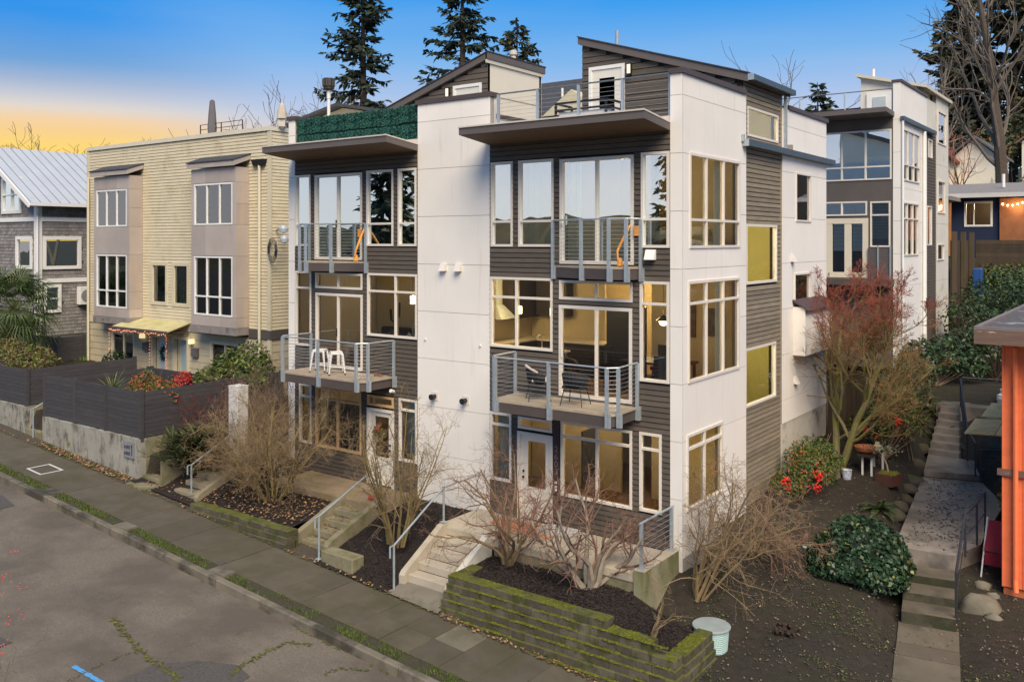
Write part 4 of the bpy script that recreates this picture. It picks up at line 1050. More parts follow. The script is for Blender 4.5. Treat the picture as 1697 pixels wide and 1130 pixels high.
m = MB(); m.box(-.0, .24, -1.66, -.09, -1.0, .10); m.build('end_wall', M('green_stained_concrete', (.30, .27, .17), .9, .12, 2, c2=(.10, .12, .03), c2scale=1.3, c2lo=.42, c2hi=.66, c2stretch=(1, 1, .4), bump=.2, bscale=60), porch, bevel=.01)
m = MB(); m.box(-.003, .243, -1.663, -.087, .102, .112); m.build('wall_top', CONC, porch)
er = thing('porch_railing', (.1, -.9, .11), 'galvanised cable railing on the porch end wall', 'railing')
for y_ in (-1.55, -.2):
    m = MB(); m.box(.09, .15, y_ - .03, y_ + .03, .12, 1.02); m.build('post', GALV, er)
    m = MB(); m.box(.05, .19, y_ - .07, y_ + .07, .113, .128); m.build('base_plate', GALV, er)
m = MB(); m.tube([(.12, -1.62, 1.03), (.12, -.12, 1.03)], .024, 8); m.build('rail', GALV, er)
for i in range(7):
    m = MB(); m.tube([(.12, -1.55, .24 + i * .11), (.12, -.2, .24 + i * .11)], .005, 4); m.build('cable', CABLE, er)
def handrail(pts, posts, label, hook=.0):
    t = thing('handrail', (posts[0][0], posts[0][1], posts[0][2]), label, 'handrail', 'galvanised stair handrails')
    for (x, y, z0, z1) in posts:
        m = MB(); m.tube([(x, y, z0), (x, y, z1)], .026, 8); m.build('post', GALV, t)
        m = MB(); m.box(x - .07, x + .07, y - .07, y + .07, z0 - .002, z0 + .014); m.build('base_plate', GALV, t)
    p = [Vector(q) for q in pts]; e = p[0]
    m = MB(); m.tube([e + Vector((0, -.12, -.24)), e + Vector((0, -.12, 0))] + p, .023, 8); m.build('rail', GALV, t)
handrail([(-5.02, -3.28, .02), (-5.02, -1.62, .93), (-5.02, -.35, .93)], [(-5.02, -3.28, -.965, .02), (-5.02, -1.62, .11, .92)], 'galvanised handrail beside the pale concrete steps')
handrail([(-7.42, -3.3, .22), (-7.42, -1.45, .98), (-7.42, -.9, .98)], [(-7.42, -3.3, -.78, .22), (-7.42, -1.4, .002, .97)], 'galvanised handrail at the mossy steps of the left unit')
handrail([(-13.0, -2.95, .52), (-13.0, -1.2, 1.35)], [(-13.0, -2.95, -.30, .52)], 'galvanised handrail at the steps beside the dark fence')
handrail([(-21.75, -3.0, 1.12), (-21.75, -2.2, 1.5)], [(-21.75, -3.05, .05, 1.12)], 'galvanised handrail between the two dark fences')
MATT = M('orange_mat', (.62, .24, .12), .9, .12)
m = MB(); m.box(-4.35, -3.1, -.75, -.28, .004, .018); m.box(-4.0, -2.6, -.92, -.76, .004, .016); m.build('door_mat', MATT, None, label='orange red doormat in front of the right entry door', cat='mat')
m = MB(); m.box(-3.05, -2.2, -.62, -.12, .005, .075); m.build('white_board', M('white_board_paint', (.55, .53, .50), .7, .05), None, label='flat white board lying against the wall on the porch', cat='board')
# left unit porch and steps
lp = thing('mossy_porch', (-8.2, -.8, -.3), 'mossy concrete porch and steps of the left unit', 'porch')
m = MB(); m.box(-12.1, -7.3, -1.42, -.03, -.2, 0); m.build('slab', M('brown_concrete', (.24, .18, .12), .9, .2, 2, c2=(.17, .14, .05), c2scale=1.6, c2lo=.45, c2hi=.7), lp)
m = MB(); m.box(-12.1, -8.75, -1.40, -1.2, -.8, -.205); m.build('footing', CONCM, lp)
for i in range(4):
    z_ = -.165 * (i + 1); y_ = -1.42 - .36 * i
    m = MB(); m.box(-8.55, -7.58, y_ - .36, y_ - .002, z_ - .165 if i < 3 else -1.0, z_); m.build('step', CONCM, lp, bevel=.012)
for a, b in ((-8.72, -8.555), (-7.575, -7.41)):
    m = MB(); m.xprism([(-3.05, -1.1), (-1.4, -1.1), (-1.4, .08), (-2.98, -.50), (-3.05, -.58)], a, b); m.build('kerb_wall', CONCM, lp)
m = MB(); m.lathe(-7.9, -1.0, [(.02, .003), (.16, .01), (.18, .07), (.1, .12)], 12); m.build('red_pot_saucer', RED, None, label='red saucer lying on the left porch by the handrail', cat='saucer')
# ------------------------------------------------------------------ block planters
BLK = M('mossy_block', (.095, .08, .058), .92, .28, 7, objr=.28, bump=.6, bscale=26, bdist=.02, c2=(.10, .108, .010), c2scale=5, c2lo=.34, c2hi=.52, c2up=1, c3=(.055, .06, .014), c3scale=4, c3lo=.50, c3hi=.62)
BW = (.30, .40, .45)
BLM = [bevbox(w - .006, .30, .148, .014).mesh('block', BLK) for w in BW]
def block_course(parent, x0, x1, y, z, rnd, along='x', flip=1):
    x = x0
    while x < x1 - .02:
        k = rnd.randrange(3)
        w = BW[k]; sc_ = 1.0
        if x + w > x1 - .12: sc_ = (x1 - x) / w
        j = rnd.uniform(-.012, .012)
        if along == 'x': piece('block', BLM[k], parent, (x, y + j, z + rnd.uniform(-.006, .004)), (sc_, 1, 1))
        else: piece('block', BLM[k], parent, (y + j, x, z + rnd.uniform(-.006, .004)), (sc_, 1, 1), (0, 0, R(90)))
        x += w * sc_
rnd = random.Random(17)
pl = thing('block_planter', (-1, -3.2, -1.2), 'moss covered grey block planter wall at the right corner', 'planter')
for i in range(8):
    z_ = -.36 - .15 * i; y_ = -3.12 - .05 * i
    xr = .22 if i == 0 else (1.16 if i == 1 else 1.62 + .03 * i)
    xl = -3.60 - .02 * i
    # stop courses that are wholly below the walk
    while xl < xr and zs(xl) > z_ + .02: xl += .2
    if xl < xr: block_course(pl, xl, xr, y_, z_, rnd)
    if i >= 2: block_course(pl, y_ + .30, -1.72, 1.66 + .03 * i, z_, rnd, 'y')
    if i < 4: block_course(pl, y_ + .30, -2.3 , -3.30, z_, rnd, 'y') if i == 0 else None
moss = MB(); rnd2 = random.Random(9)
def moss_pad(mb, x, y, z, r, rnd, h=.03):
    k = len(mb.v); n = 7
    mb.v.append((x, y, z + h * rnd.uniform(.5, 1)))
    a0 = rnd.uniform(0, 6)
    for q in range(n):
        a = a0 + q * 2 * math.pi / n; rr_ = r * rnd.uniform(.6, 1.2); mb.v.append((x + math.cos(a) * rr_, y + math.sin(a) * rr_, z - .004))
    for q in range(n): mb.f.append((k, k + 1 + q, k + 1 + (q + 1) % n)); mb.mi.append(0)
for i in range(11000):
    t = rnd2.random()
    if t < .30: x, y, z = rnd2.uniform(-3.6, .20), rnd2.uniform(-3.12, -2.86), -.36
    elif t < .38: x, y, z = rnd2.uniform(.25, 1.15), rnd2.uniform(-3.14, -2.88), -.51
    elif t < .50: x, y, z = rnd2.uniform(1.42, 1.70), rnd2.uniform(-3.1, -1.74), -.66
    else:
        i_ = rnd2.randrange(1, 7); x, y, z = rnd2.uniform(-3.6, 1.6), -3.12 - .05 * i_ + rnd2.uniform(-.004, .05), -.36 - .15 * i_
        if z < zs(x) + .02: continue
    if mnoise.noise((x * 1.7, y * 3 + z * 4, 3)) < -.02: continue
    moss_pad(moss, x, y, z, rnd2.uniform(.012, .035), rnd2, .022)
tag(moss.build('moss', MOSS, pl), kind='stuff')
pl2 = thing('low_planter', (-10.3, -3.4, -.6), 'low block planter edging under the tangled shrub', 'planter')
for i in range(4):
    block_course(pl2, -12.35, -8.42, -3.42 - .02 * i, -.30 - .15 * i - .0, rnd)
cbk = MB(); cbk.box(-7.36, -6.30, -3.30, -2.92, -1.0, -.56); cb = cbk.build('mossy_block', CONCM, None, label='squat mossy concrete block right of the left steps', cat='block', bevel=.03)
# bins and beds
def bed_sheet(name, x0, x1, y0, y1, zf, step=.18, mat=None):
    m = MB(); nx = max(2, int((x1 - x0) / step)); ny = max(2, int((y1 - y0) / step))
    for j in range(ny + 1):
        for i in range(nx + 1):
            x = lerp(x0, x1, i / nx); y = lerp(y0, y1, j / ny); m.v.append((x, y, zf(x, y) + .03 * mnoise.noise((x * 3, y * 3, 1)) + .02 * mnoise.noise((x * 8, y * 8, 7))))
    for j in range(ny):
        for i in range(nx):
            a = j * (nx + 1) + i; m.f.append((a, a + 1, a + nx + 2, a + nx + 1)); m.mi.append(0)
    return m.build(name, mat or MULCH, None, True, kind='structure')
zb1 = lambda x, y: (-.44 + .06 * (y + 3) / 1.4 if x < .1 else lerp(-.44, -.80, min(1, (x - .1) / 1.2))) - (.05 if y < -2.95 else 0)
zb2 = lambda x, y: lerp(zs(x) + .02, -.10, max(0, min(1, (y + 3.25) / 2.6)))
zb3 = lambda x, y: lerp(-.38, -.16, max(0, min(1, (y + 3.2) / 1.9)))
zb4 = lambda x, y: lerp(zs(x) + .04, .75, max(0, min(1, (y + 3.1) / 3.2)))
bed_sheet('mulch_bed', -3.60, -.005, -3.0, -1.45, zb1); bed_sheet('mulch_bed', -.004, 1.55, -3.0, -1.66, zb1)
bed_sheet('mulch_bed', -7.40, -5.09, -3.46, -.03, zb2)
bed_sheet('mulch_bed', -12.45, -8.715, -3.2, -1.38, zb3); bed_sheet('mulch_bed', -15.45, -12.2, -3.3, 1.0, zb4)
chips = MB(); rnd = random.Random(31)
def chip(mb, x, y, z, l, w, rnd):
    a = rnd.uniform(0, 6.28); c, s = math.cos(a), math.sin(a); t = rnd.uniform(-.5, .5) * l; u_ = rnd.uniform(-.6, .6) * w
    mb.quad((x - c * l + s * w, y - s * l - c * w, z - t + u_), (x + c * l + s * w, y + s * l - c * w, z + t + u_), (x + c * l - s * w, y + s * l + c * w, z + t - u_), (x - c * l - s * w, y - s * l + c * w, z - t - u_))
for (x0, x1, y0, y1, zf, n) in ((-3.55, -.02, -2.85, -1.6, zb1, 5200), (0, 1.4, -2.85, -1.7, zb1, 1500), (-7.35, -5.12, -3.3, -.05, zb2, 4200), (-12.4, -8.75, -3.1, -1.4, zb3, 2600)):
    for _ in range(n):
        x, y = rnd.uniform(x0, x1), rnd.uniform(y0, y1); chip(chips, x, y, zf(x, y) + .03 * mnoise.noise((x * 3, y * 3, 1)) + .02 + rnd.random() * .012, rnd.uniform(.012, .035), rnd.uniform(.004, .011), rnd)
chips.build('bark_chips', CHIP, kind='stuff')
lv = MB()
for (x0, x1, y0, y1, zf, n) in ((-12.4, -8.75, -3.2, -1.4, zb3, 650), (-15.3, -12.3, -3.2, -1.0, zb4, 420), (-21.0, -15.6, -3.42, -3.1, lambda x, y: zs(x), 520), (-30, 2, -3.5, -3.36, lambda x, y: zs(x), 420), (-8.5, -7.6, -2.9, -1.5, lambda x, y: -.16 * (1 + int((-1.42 - y) / .36)), 90), (-3.5, 1.5, -3.55, -3.4, lambda x, y: zs(x), 120)):
    for _ in range(n):
        x, y = rnd.uniform(x0, x1), rnd.uniform(y0, y1); chip(lv, x, y, zf(x, y) + .05, rnd.uniform(.015, .035), rnd.uniform(.01, .022), rnd)
lv.build('fallen_leaves', LEAFL, kind='stuff')
bx_, by_ = 1.53, -1.36
bn = thing('ribbed_drum', (bx_, by_, -1.2), 'squat pale mint ribbed drum with grey lid beside the mossy planter corner', 'drum')
MINT = M('mint_enamel', (.40, .55, .52), .45, .08)
prof = []
for i in range(13): prof += [(.285 + i * .003, -1.22 + i * .038), (.300 + i * .003, -1.205 + i * .038), (.300 + i * .003, -1.192 + i * .038)]
m = MB(); m.lathe(bx_, by_, prof, 28); m.build('body', MINT, bn)
m = MB(); m.lathe(bx_, by_, [(.34, -.732), (.365, -.728), (.365, -.705), (.35, -.695), (.20, -.688), (.02, -.686)], 28); m.build('lid', M('bin_lid', (.30, .34, .32), .5, .12, 4), bn)

wr = thing('door_wreath', (-8.72, -.06, 1.45), 'red and gold wreath on the left entry door', 'wreath'); rnd = random.Random(66)
for nm, mt, n_ in (('greens', M('wreath_gold_green', (.12, .10, .03), .8, .3, island=.5), 260), ('bow', M('red_ribbon', (.55, .03, .02), .6, .1), 60)):
    mb = MB()
    for i in range(n_):
        a = rnd.uniform(0, 6.283) if nm == 'greens' else rnd.uniform(.9, 2.2); r = .17 + rnd.gauss(0, .035)
        c = Vector((-8.71 + math.cos(a) * r, -.03 + rnd.gauss(-.02, .015), 1.42 + math.sin(a) * r)); d = Vector((rnd.uniform(-1, 1), rnd.uniform(-1, .1), rnd.uniform(-1, 1))).normalized() * .05; e = d.cross(Vector((0, 1, 0))).normalized() * .018
        mb.quad(c - d, c + e, c + d, c - e)
    mb.build(nm, mt, wr)

# return of the low planter beside the mossy steps
rp = MB(); rp.box(-8.72, -8.44, -3.12, -3.055, -1.0, -.34); rp.build('return_block', BLK, pl2)
cp_ = thing('potted_cactus', (-8.9, .7, 3.98), 'dark tall cactus behind the left kitchen window', 'plant')
m = MB(); m.lathe(-8.85, .75, [(.09, 3.985), (.12, 4.15), (.11, 4.16)], 12); m.build('pot', M('clay_pot', (.25, .1, .05), .7, .1), cp_)
m = MB(); m.tube([(-8.85, .75, 4.15), (-8.85, .75, 5.1)], [.05, .04], 8); m.tube([(-8.85, .75, 4.5), (-8.7, .75, 4.55), (-8.68, .75, 4.95)], .035, 8); m.tube([(-8.85, .75, 4.4), (-9.0, .75, 4.45), (-9.02, .75, 4.75)], .035, 8); m.build('stem', M('cactus_green', (.02, .03, .015), .7, .2), cp_)
sf = thing('sofa', (-10.6, 2.4, 3.06), 'dark sofa in the left living room', 'sofa')
m = MB(); m.box(-11.6, -9.6, 2.3, 3.1, 3.1, 3.5); m.build('seat', BLACKF, sf, bevel=.04); m = MB(); m.box(-11.6, -9.6, 2.95, 3.2, 3.51, 3.95); m.build('backrest', BLACKF, sf, bevel=.04)
dp = thing('potted_plant', (-.35, .75, 3.06), 'leafy potted plant inside the middle corner window', 'plant'); rnd = random.Random(91)
m = MB(); m.lathe(-.32, .8, [(.13, 3.07), (.16, 3.45), (.14, 3.46)], 12); m.build('pot', WHITEP, dp)
m = MB()
for i in range(26):
    a = rnd.uniform(0, 6.28); c = Vector((-.32, .8, 3.45)); d = Vector((math.cos(a) * .25, math.sin(a) * .2, rnd.uniform(.35, .75))); e = c + d; w = Vector((-math.sin(a), math.cos(a), 0)) * .07
    m.quad(c, c.lerp(e, .6) - w, e, c.lerp(e, .6) + w)
m.build('leaves', M('houseplant_green', (.02, .05, .015), .5, .2, island=.4), dp)

# ------------------------------------------------------------------ tan neighbour
TANS = M('tan_siding', (.62, .54, .375), .75, .09, 2, (1, 1, 5), c2=(.44, .37, .23), c2scale=1.2, c2lo=.5, c2hi=.8)
TANL = M('tan_wide_siding', (.50, .43, .29), .8, .1, 1.5, c2=(.38, .33, .24), c2scale=1.4, c2lo=.5, c2hi=.8)
TANT = M('tan_trim', (.60, .53, .38), .7, .08, 2, c2=(.42, .36, .26), c2scale=4, c2lo=.58, c2hi=.75)
BAYP = M('taupe_metal_panel', (.45, .385, .345), .55, .1, 1.2, objr=.10, c2=(.58, .43, .31), c2scale=1.0, c2lo=.52, c2hi=.85, c2stretch=(3, 3, .5), metal=.15)
tan = thing('tan_house', (-22.7, 7, 1.0), 'three storey tan lap sided townhouse with two taupe bay windows', 'house')
BAYS = [(-27.24, -24.60), (-20.42, -17.79)]
TY = 2.6
tops = [(-23.98, -22.84, 4.15, 5.84), (-22.52, -21.41, 4.14, 5.84)]
def lap(parent, plane, p, a0, a1, z0, z1, ops, mat, row, name='siding_boards', lipd=.022):
    jb = MB(); z = z0
    while z < z1 - .02:
        h = min(row + .012, z1 - z); mid = z + row / 2; cur = a0; segs = []
        for o in sorted([o for o in ops if o[2] < mid < o[3]]):
            if o[0] > cur + .02: segs.append((cur, o[0]))
            cur = max(cur, o[1])
        if cur < a1 - .02: segs.append((cur, a1))
        for s0, s1 in segs:
            prof = [(0, .010), (lipd, .010), (lipd, .02), (.008, h - .013), (0, h - .013)]; k = len(jb.v)
            for a in (s0, s1):
                for o_, q in prof: jb.v.append((a, p - o_, z + q) if plane == 'F' else (p + o_, a, z + q))
            for q in range(4): jb.f.append((k + q, k + q + 1, k + 6 + q, k + 5 + q)); jb.mi.append(0)
            jb.f.append((k, k + 1, k + 2, k + 3, k + 4)); jb.f.append((k + 9, k + 8, k + 7, k + 6, k + 5)); jb.mi += [0, 0]
        z += row
    return tag(jb.build(name, mat, parent), kind='stuff')
low = [(-26.92, -25.17, .9, 2.96), (-23.95, -22.84, .95, 3.0), (-22.49, -21.41, .95, 3.0), (-20.1, -18.34, 1.9, 2.98)]
bayop = [(a + .05, b - .05, 3.4, 9.3) for a, b in BAYS]
backing(tan, 'F', TY, -28.8, -16.63, .6, 10.6, tops + low + bayop, M('tan_backing', (.16, .13, .08), .9, .05), th=.2)
lap(tan, 'F', TY, -28.78, -16.72, 3.54, 10.52, tops + bayop, TANS, .12)
lap(tan, 'F', TY, -28.78, -16.72, .75, 3.22, low, TANL, .27)
lap(tan, 'S', -16.63, 2.62, 12, 3.54, 10.52, [], TANS, .12); lap(tan, 'S', -16.63, 2.62, 12, .6, 3.22, [], TANL, .27)
m = MB(); m.box(-28.8, -16.64, 2.83, 12.4, .5, 10.5); m.build('body', M('tan_core', (.05, .05, .045), .9, .1), tan)
m = MB(); m.box(-28.84, -16.58, 2.53, 12.5, 10.53, 10.68); m.build('parapet_cap', M('cream_cap', (.66, .60, .48), .6, .06), tan)
m = MB(); m.box(-16.74, -16.585, 2.555, 2.62, .6, 3.22); m.box(-16.74, -16.585, 2.555, 2.62, 3.54, 10.525); m.build('corner_board', TANT, tan)
m = MB(); m.box(-28.86, -28.72, 2.555, 2.62, .6, 10.525); m.build('corner_board', TANT, tan)
m = MB(); m.box(-17.77, -16.56, 2.54, 2.60, 3.225, 3.535); m.box(-16.62, -16.56, 2.602, 12, 3.225, 3.535); m.build('band', M('dark_band', (.085, .075, .07), .6, .1), tan)
m = MB(); m.box(-28.8, -27.3, 2.56, 2.60, 3.225, 3.535); m.box(-24.5, -20.5, 2.56, 2.60, 3.225, 3.535); m.build('band', TANT, tan)
for a, b, z0, z1 in tops:
    w = window(tan, 'F', TY, a, b, z0, z1, fmat=TANT, gmat=GLASSD, fw=.13, proud=.05)
for (a, b) in BAYS:
    w0, w1 = a + .18, b - .17
    m = MB(); m.box(a + .02, b - .02, 2.03, 2.58, 3.6, 9.30); by = m.build('bay', M('bay_core', (.05, .045, .04), .9, .1), tan)
    wins = [(w0, w1, 7.25, 8.75, ()), (w0, w1, 3.97, 6.12, (4.66,))]
    by.data.clear_geometry()
    m = MB()
    for c in cells(a + .02, b - .02, 3.4, 9.30, [q[:4] for q in wins]): m.box(c[0], c[1], 2.03, 2.10, c[2], c[3])
    m.box(a + .02, a + .09, 2.10, 2.58, 3.4, 9.3); m.box(b - .09, b - .02, 2.10, 2.58, 3.4, 9.3); m.box(a + .1, b - .1, 2.11, 2.58, 3.4, 3.5)
    me = m.mesh('bay', MATS['bay_core']); by.data = me
    for q in wins:
        d = (q[1] - q[0]) / 3
        window(tan, 'F', 2.03, q[0], q[1], q[2], q[3], (q[0] + d, q[0] + 2 * d), q[4], FRAMEW, GLASSD, fw=.06)
    third = (b - a) / 3
    rows_ = [(3.6, 3.955), (6.135, 7.235), (8.765, 9.29)]
    for z0, z1 in rows_:
        for i in range(3):
            m = MB(); m.box(a + third * i + .004, a + third * (i + 1) - .004, 2.0, 2.028, z0 + .004, z1 - .004); m.build('panel', BAYP, tan)
    for z0, z1 in ((3.955, 6.135), (7.235, 8.765)):
        for x0, x1 in ((a, w0 - .003), (w1 + .003, b)):
            m = MB(); m.box(x0 + .004, x1 - .002, 2.0, 2.028, z0 + .004, z1 - .004); m.build('panel', BAYP, tan)
    for z0, z1 in ((3.6, 3.95), (3.95, 4.65), (4.65, 6.13), (6.13, 7.25), (7.25, 8.0), (8.0, 8.75), (8.75, 9.29)):
        m = MB(); m.box(b - .018, b + .01, 2.03, 2.575, z0 + .004, z1 - .004); m.build('panel', BAYP, tan)
    m = MB(); m.box(a - .03, b + .03, 1.97, 2.575, 3.33, 3.595); m.build('bay_base', M('bay_base_metal', (.25, .22, .205), .55, .15, 4, c2=(.12, .11, .1), c2scale=3), tan)
    m = MB(); m.xprism([(1.86, 9.32), (2.57, 9.58), (2.57, 9.74), (1.86, 9.50)][::-1], a - .08, b + .09); m.build('bay_fascia', M('bay_fascia', (.40, .35, .31), .6, .08), tan)
    m = MB(); m.xprism([(1.83, 9.505), (2.575, 9.755), (2.575, 9.80), (1.83, 9.545)][::-1], a - .1, b + .11); m.build('bay_roof', ROOFSH, tan)
# ground floor of the tan house
window(tan, 'F', TY, *low[0], (-26.0,), (), TANT, GLASSD, fw=.11, name='sliding_door')
window(tan, 'F', TY, *low[3], (-19.2,), (), TANT, GLASSD, fw=.12)
for i, o in enumerate(low[1:3]):
    m = MB()
    for c in cells(o[0], o[1], o[2], o[3], [(o[0] + .12, o[1] - .12, o[2], o[3] - .12)]): m.box(c[0], c[1], 2.54, 2.7, c[2], c[3])
    d = m.build('door_frame', TANT, tan)
    m = MB(); m.box(o[0] + .36, o[1] - .12, 2.72, 2.78, o[2], o[3] - .12); m.build('door_leaf', M('pale_blue_door', (.50, .56, .60), .5, .05) if i == 0 else M('frosted_door', (.36, .46, .48), .3, .05), d)
    m = MB(); m.box(o[0] + .12, o[0] + .36, 2.72, 2.77, o[2], o[3] - .12); m.build('side_panel', TANT, d)
m = MB(); aw = []
an = thing('entry_awning', (-23.2, 2.1, 3.3), 'weathered yellow green awning over the tan house doors', 'awning')
AWN = M('weathered_awning', (.52, .46, .24), .6, .12, 3, c2=(.40, .37, .15), c2scale=2.0, c2lo=.45, c2hi=.7)
for x0, x1 in ((-25.1, -23.22), (-23.18, -21.27)):
    m = MB(); m.xprism([(1.55, 3.26), (2.55, 3.54), (2.55, 3.58), (1.55, 3.30)][::-1], x0, x1); m.build('panel', AWN, an)
m = MB(); m.box(-25.12, -21.25, 1.52, 1.55, 3.18, 3.31); m.build('edge_bar', TRIMD, an)
for x_ in (-25.0, -23.2, -21.4):
    m = MB(); m.tube([(x_, 1.6, 3.24), (x_, 2.54, 3.2)], .025, 6); m.build('bracket', TRIMD, an)
SL_ = M('fairy_light', (.9, .3, .2), .5, 0, emit=(1, .35, .15), estr=.35)
sl = MB(); rnd = random.Random(2)
def bead(mb, x, y, z, r=.022):
    mb.lathe(x, y, [(0.002, z - r), (r, z), (.002, z + r)], 5)
path = [((-25.15, 1.5, 3.2), (-21.3, 1.5, 3.2)), ((-26.95, 2.5, 3.0), (-25.15, 2.5, 3.0)), ((-26.98, 2.5, 3.0), (-26.98, 2.5, 1.6)), ((-23.98, 2.5, 3.0), (-23.98, 2.5, 1.5)), ((-22.82, 2.5, 3.05), (-22.82, 2.5, 1.6)), ((-23.98, 2.5, 3.05), (-22.82, 2.5, 3.05))]
for a, b in path:
    n_ = int((Vector(b) - Vector(a)).length / .12)
    for i in range(n_ + 1):
        t = i / max(1, n_); bead(sl, lerp(a[0], b[0], t) + rnd.gauss(0, .015), lerp(a[1], b[1], t), lerp(a[2], b[2], t) + rnd.gauss(0, .02) - .03 * math.sin(t * 20) ** 2)
sl.build('string_lights', SL_, None, label='red string lights round the tan house doors and awning', cat='string lights')
wr = MB(); rnd = random.Random(6)
for i in range(420):
    a = rnd.uniform(0, 6.283); r = .22 + rnd.gauss(0, .045); c = Vector((-23.2 + math.cos(a) * r, 2.66 + rnd.gauss(0, .03), 2.25 + math.sin(a) * r))
    d = Vector((rnd.uniform(-1, 1), rnd.uniform(-1, .2), rnd.uniform(-1, 1))).normalized() * .05; e = d.cross(Vector((0, 1, 0))).normalized() * .014
    wr.quad(c - d, c + e, c + d, c - e)
wr.build('door_wreath', M('wreath_green', (.02, .06, .02), .8, .3, 9, island=.5), None, label='green wreath on the pale blue door of the tan house', cat='wreath')
for x_ in (-24.5, -21.15):
    m = MB(); m.box(x_ - .09, x_ + .09, 2.42, 2.575, 2.78, 2.95); o = m.build('porch_lamp', M('porch_lamp_cream', (.7, .6, .4), .5, .05, emit=(1, .8, .4), estr=.25), tan)
for x_ in (-24.25, -20.95):
    m = MB(); m.box(x_ - .17, x_ + .17, 2.45, 2.578, 2.3, 2.62); m.build('mailbox', M('mailbox_grey', (.12, .115, .11), .5, .1), tan)
m = MB(); m.hexa([(-17.4, 2.45, 9.32), (-16.85, 2.45, 9.32), (-16.85, 2.575, 9.32), (-17.4, 2.575, 9.32), (-17.48, 2.4, 9.54), (-16.78, 2.4, 9.54), (-16.78, 2.575, 9.54), (-17.48, 2.575, 9.54)]); m.build('rain_head', STEELP, tan)
m = MB(); m.tube([(-17.1, 2.49, 9.33), (-17.1, 2.49, 1.0)], .05, 8); m.build('downspout', M('cream_pipe2', (.66, .60, .45), .5, .05), tan)
m = MB(); m.tube([(-28.62, 2.49, 9.4), (-28.62, 2.49, .8)], .05, 8); m.build('downspout', MATS['cream_pipe2'], tan)
m = MB(); m.tube([(-16.0, 2.9, 7.1), (-16.3, 2.85, 7.15), (-16.56, 2.8, 7.05)], .035, 6); mt = m.build('meter_arm', GALV, tan)
for k_, (x_, z_) in enumerate(((-16.1, 7.1), (-16.05, 6.75))):
    m = MB(); m.lathe(x_, 2.75, [(.02, z_ - .16), (.13, z_ - .12), (.15, z_), (.12, z_ + .1), (.02, z_ + .13)], 12); m.build('meter', M('meter_glass', (.45, .50, .55), .3, .1), tan)
m = MB()
for i in range(5):
    r = .25 + .05 * i; m.tube([(-16.4 + r * .6 * math.cos(t * .7), 2.5, 6.35 + r * math.sin(t * .7)) for t in range(10)], .012, 4)
m.build('cable_coil', STEELP, tan)
m = MB(); m.lathe(-16.5, 3.0, [(.16, 10.69), (.16, 10.95), (.16, 10.96)], 4); u = thing('patio_umbrella', (-16.5, 3.0, 10.68), 'pale closed umbrella cover on the roof corner of the tan house', 'umbrella')
m.build('stand', M('cream_cover', (.58, .52, .42), .8, .1), u)
m = MB(); m.lathe(-16.5, 3.0, [(.20, 10.97), (.17, 11.2), (.10, 11.45), (.02, 11.55)], 9); m.build('cover', M('canvas_cover', (.50, .44, .36), .9, .1), u)
u = thing('patio_umbrella', (-23.42, 5, 10.7), 'dark grey closed umbrella standing on the tan house roof', 'umbrella')
m = MB(); m.lathe(-23.42, 5.0, [(.02, 10.69), (.16, 10.8), (.19, 11.4), (.15, 12.0), (.10, 12.5), (.02, 12.56)], 9); m.build('cover', M('grey_cover', (.13, .12, .125), .9, .1), u)
rl = thing('roof_railing', (-23.4, 5.2, 10.7), 'thin black railing on the tan house roof beside the dark umbrella', 'railing')
for x_ in (-24.24, -22.8, -21.4):
    m = MB(); m.tube([(x_, 5, 10.69), (x_, 5, 11.56)], .025, 5); m.build('post', STEELP, rl)
for z_ in (11.55, 11.35, 11.15, 10.95):
    m = MB(); m.tube([(-24.24, 5, z_), (-21.4, 5, z_)], .014, 4); m.build('rail', STEELP, rl)
# house whose low gable rises behind the tan roof
gh = thing('gabled_house', (-20, 14, 3), 'low gabled tan house with dark shingle roof behind the tan townhouse', 'house')
m = MB(); m.yprism([(-22.9, 4), (-17.3, 4), (-17.3, 11.9), (-20.1, 12.42), (-22.9, 11.9)], 9.2, 17); m.build('wall', TANS, gh)
for s in (-1, 1):
    m = MB(); e = -20.1 + s * 3.3; m.yprism([(-20.1, 12.46), (e, 11.85), (e, 11.98), (-20.1, 12.60)] if s > 0 else [(e, 11.85), (-20.1, 12.46), (-20.1, 12.60), (e, 11.98)], 8.8, 17.4); m.build('roof', ROOFSH, gh)
m = MB(); m.box(-27.5, -23.6, 9.4, 15, 5, 11.2); m.build('wing', TANL, gh)
m = MB(); m.hexa([(-28.3, 9, 11.2), (-22.9, 9, 11.2), (-22.9, 15, 11.2), (-28.3, 15, 11.2), (-28.3, 9, 11.25), (-22.9, 9, 11.95), (-22.9, 15, 12.4), (-28.3, 15, 11.6)]); m.build('wing_roof', ROOFSH, gh)
# white flat block peeping over the left penthouse roof
wb = thing('flat_roof_block', (-13, 11, 9), 'small white flat roofed block behind the left sloped roof', 'house')
m = MB(); m.box(-16.5, -13.0, 10.5, 14, 5, 12.05); m.build('wall', WHITE, wb); m = MB(); m.box(-16.56, -12.94, 10.44, 14.06, 12.055, 12.15); m.build('cap', CAPM, wb)
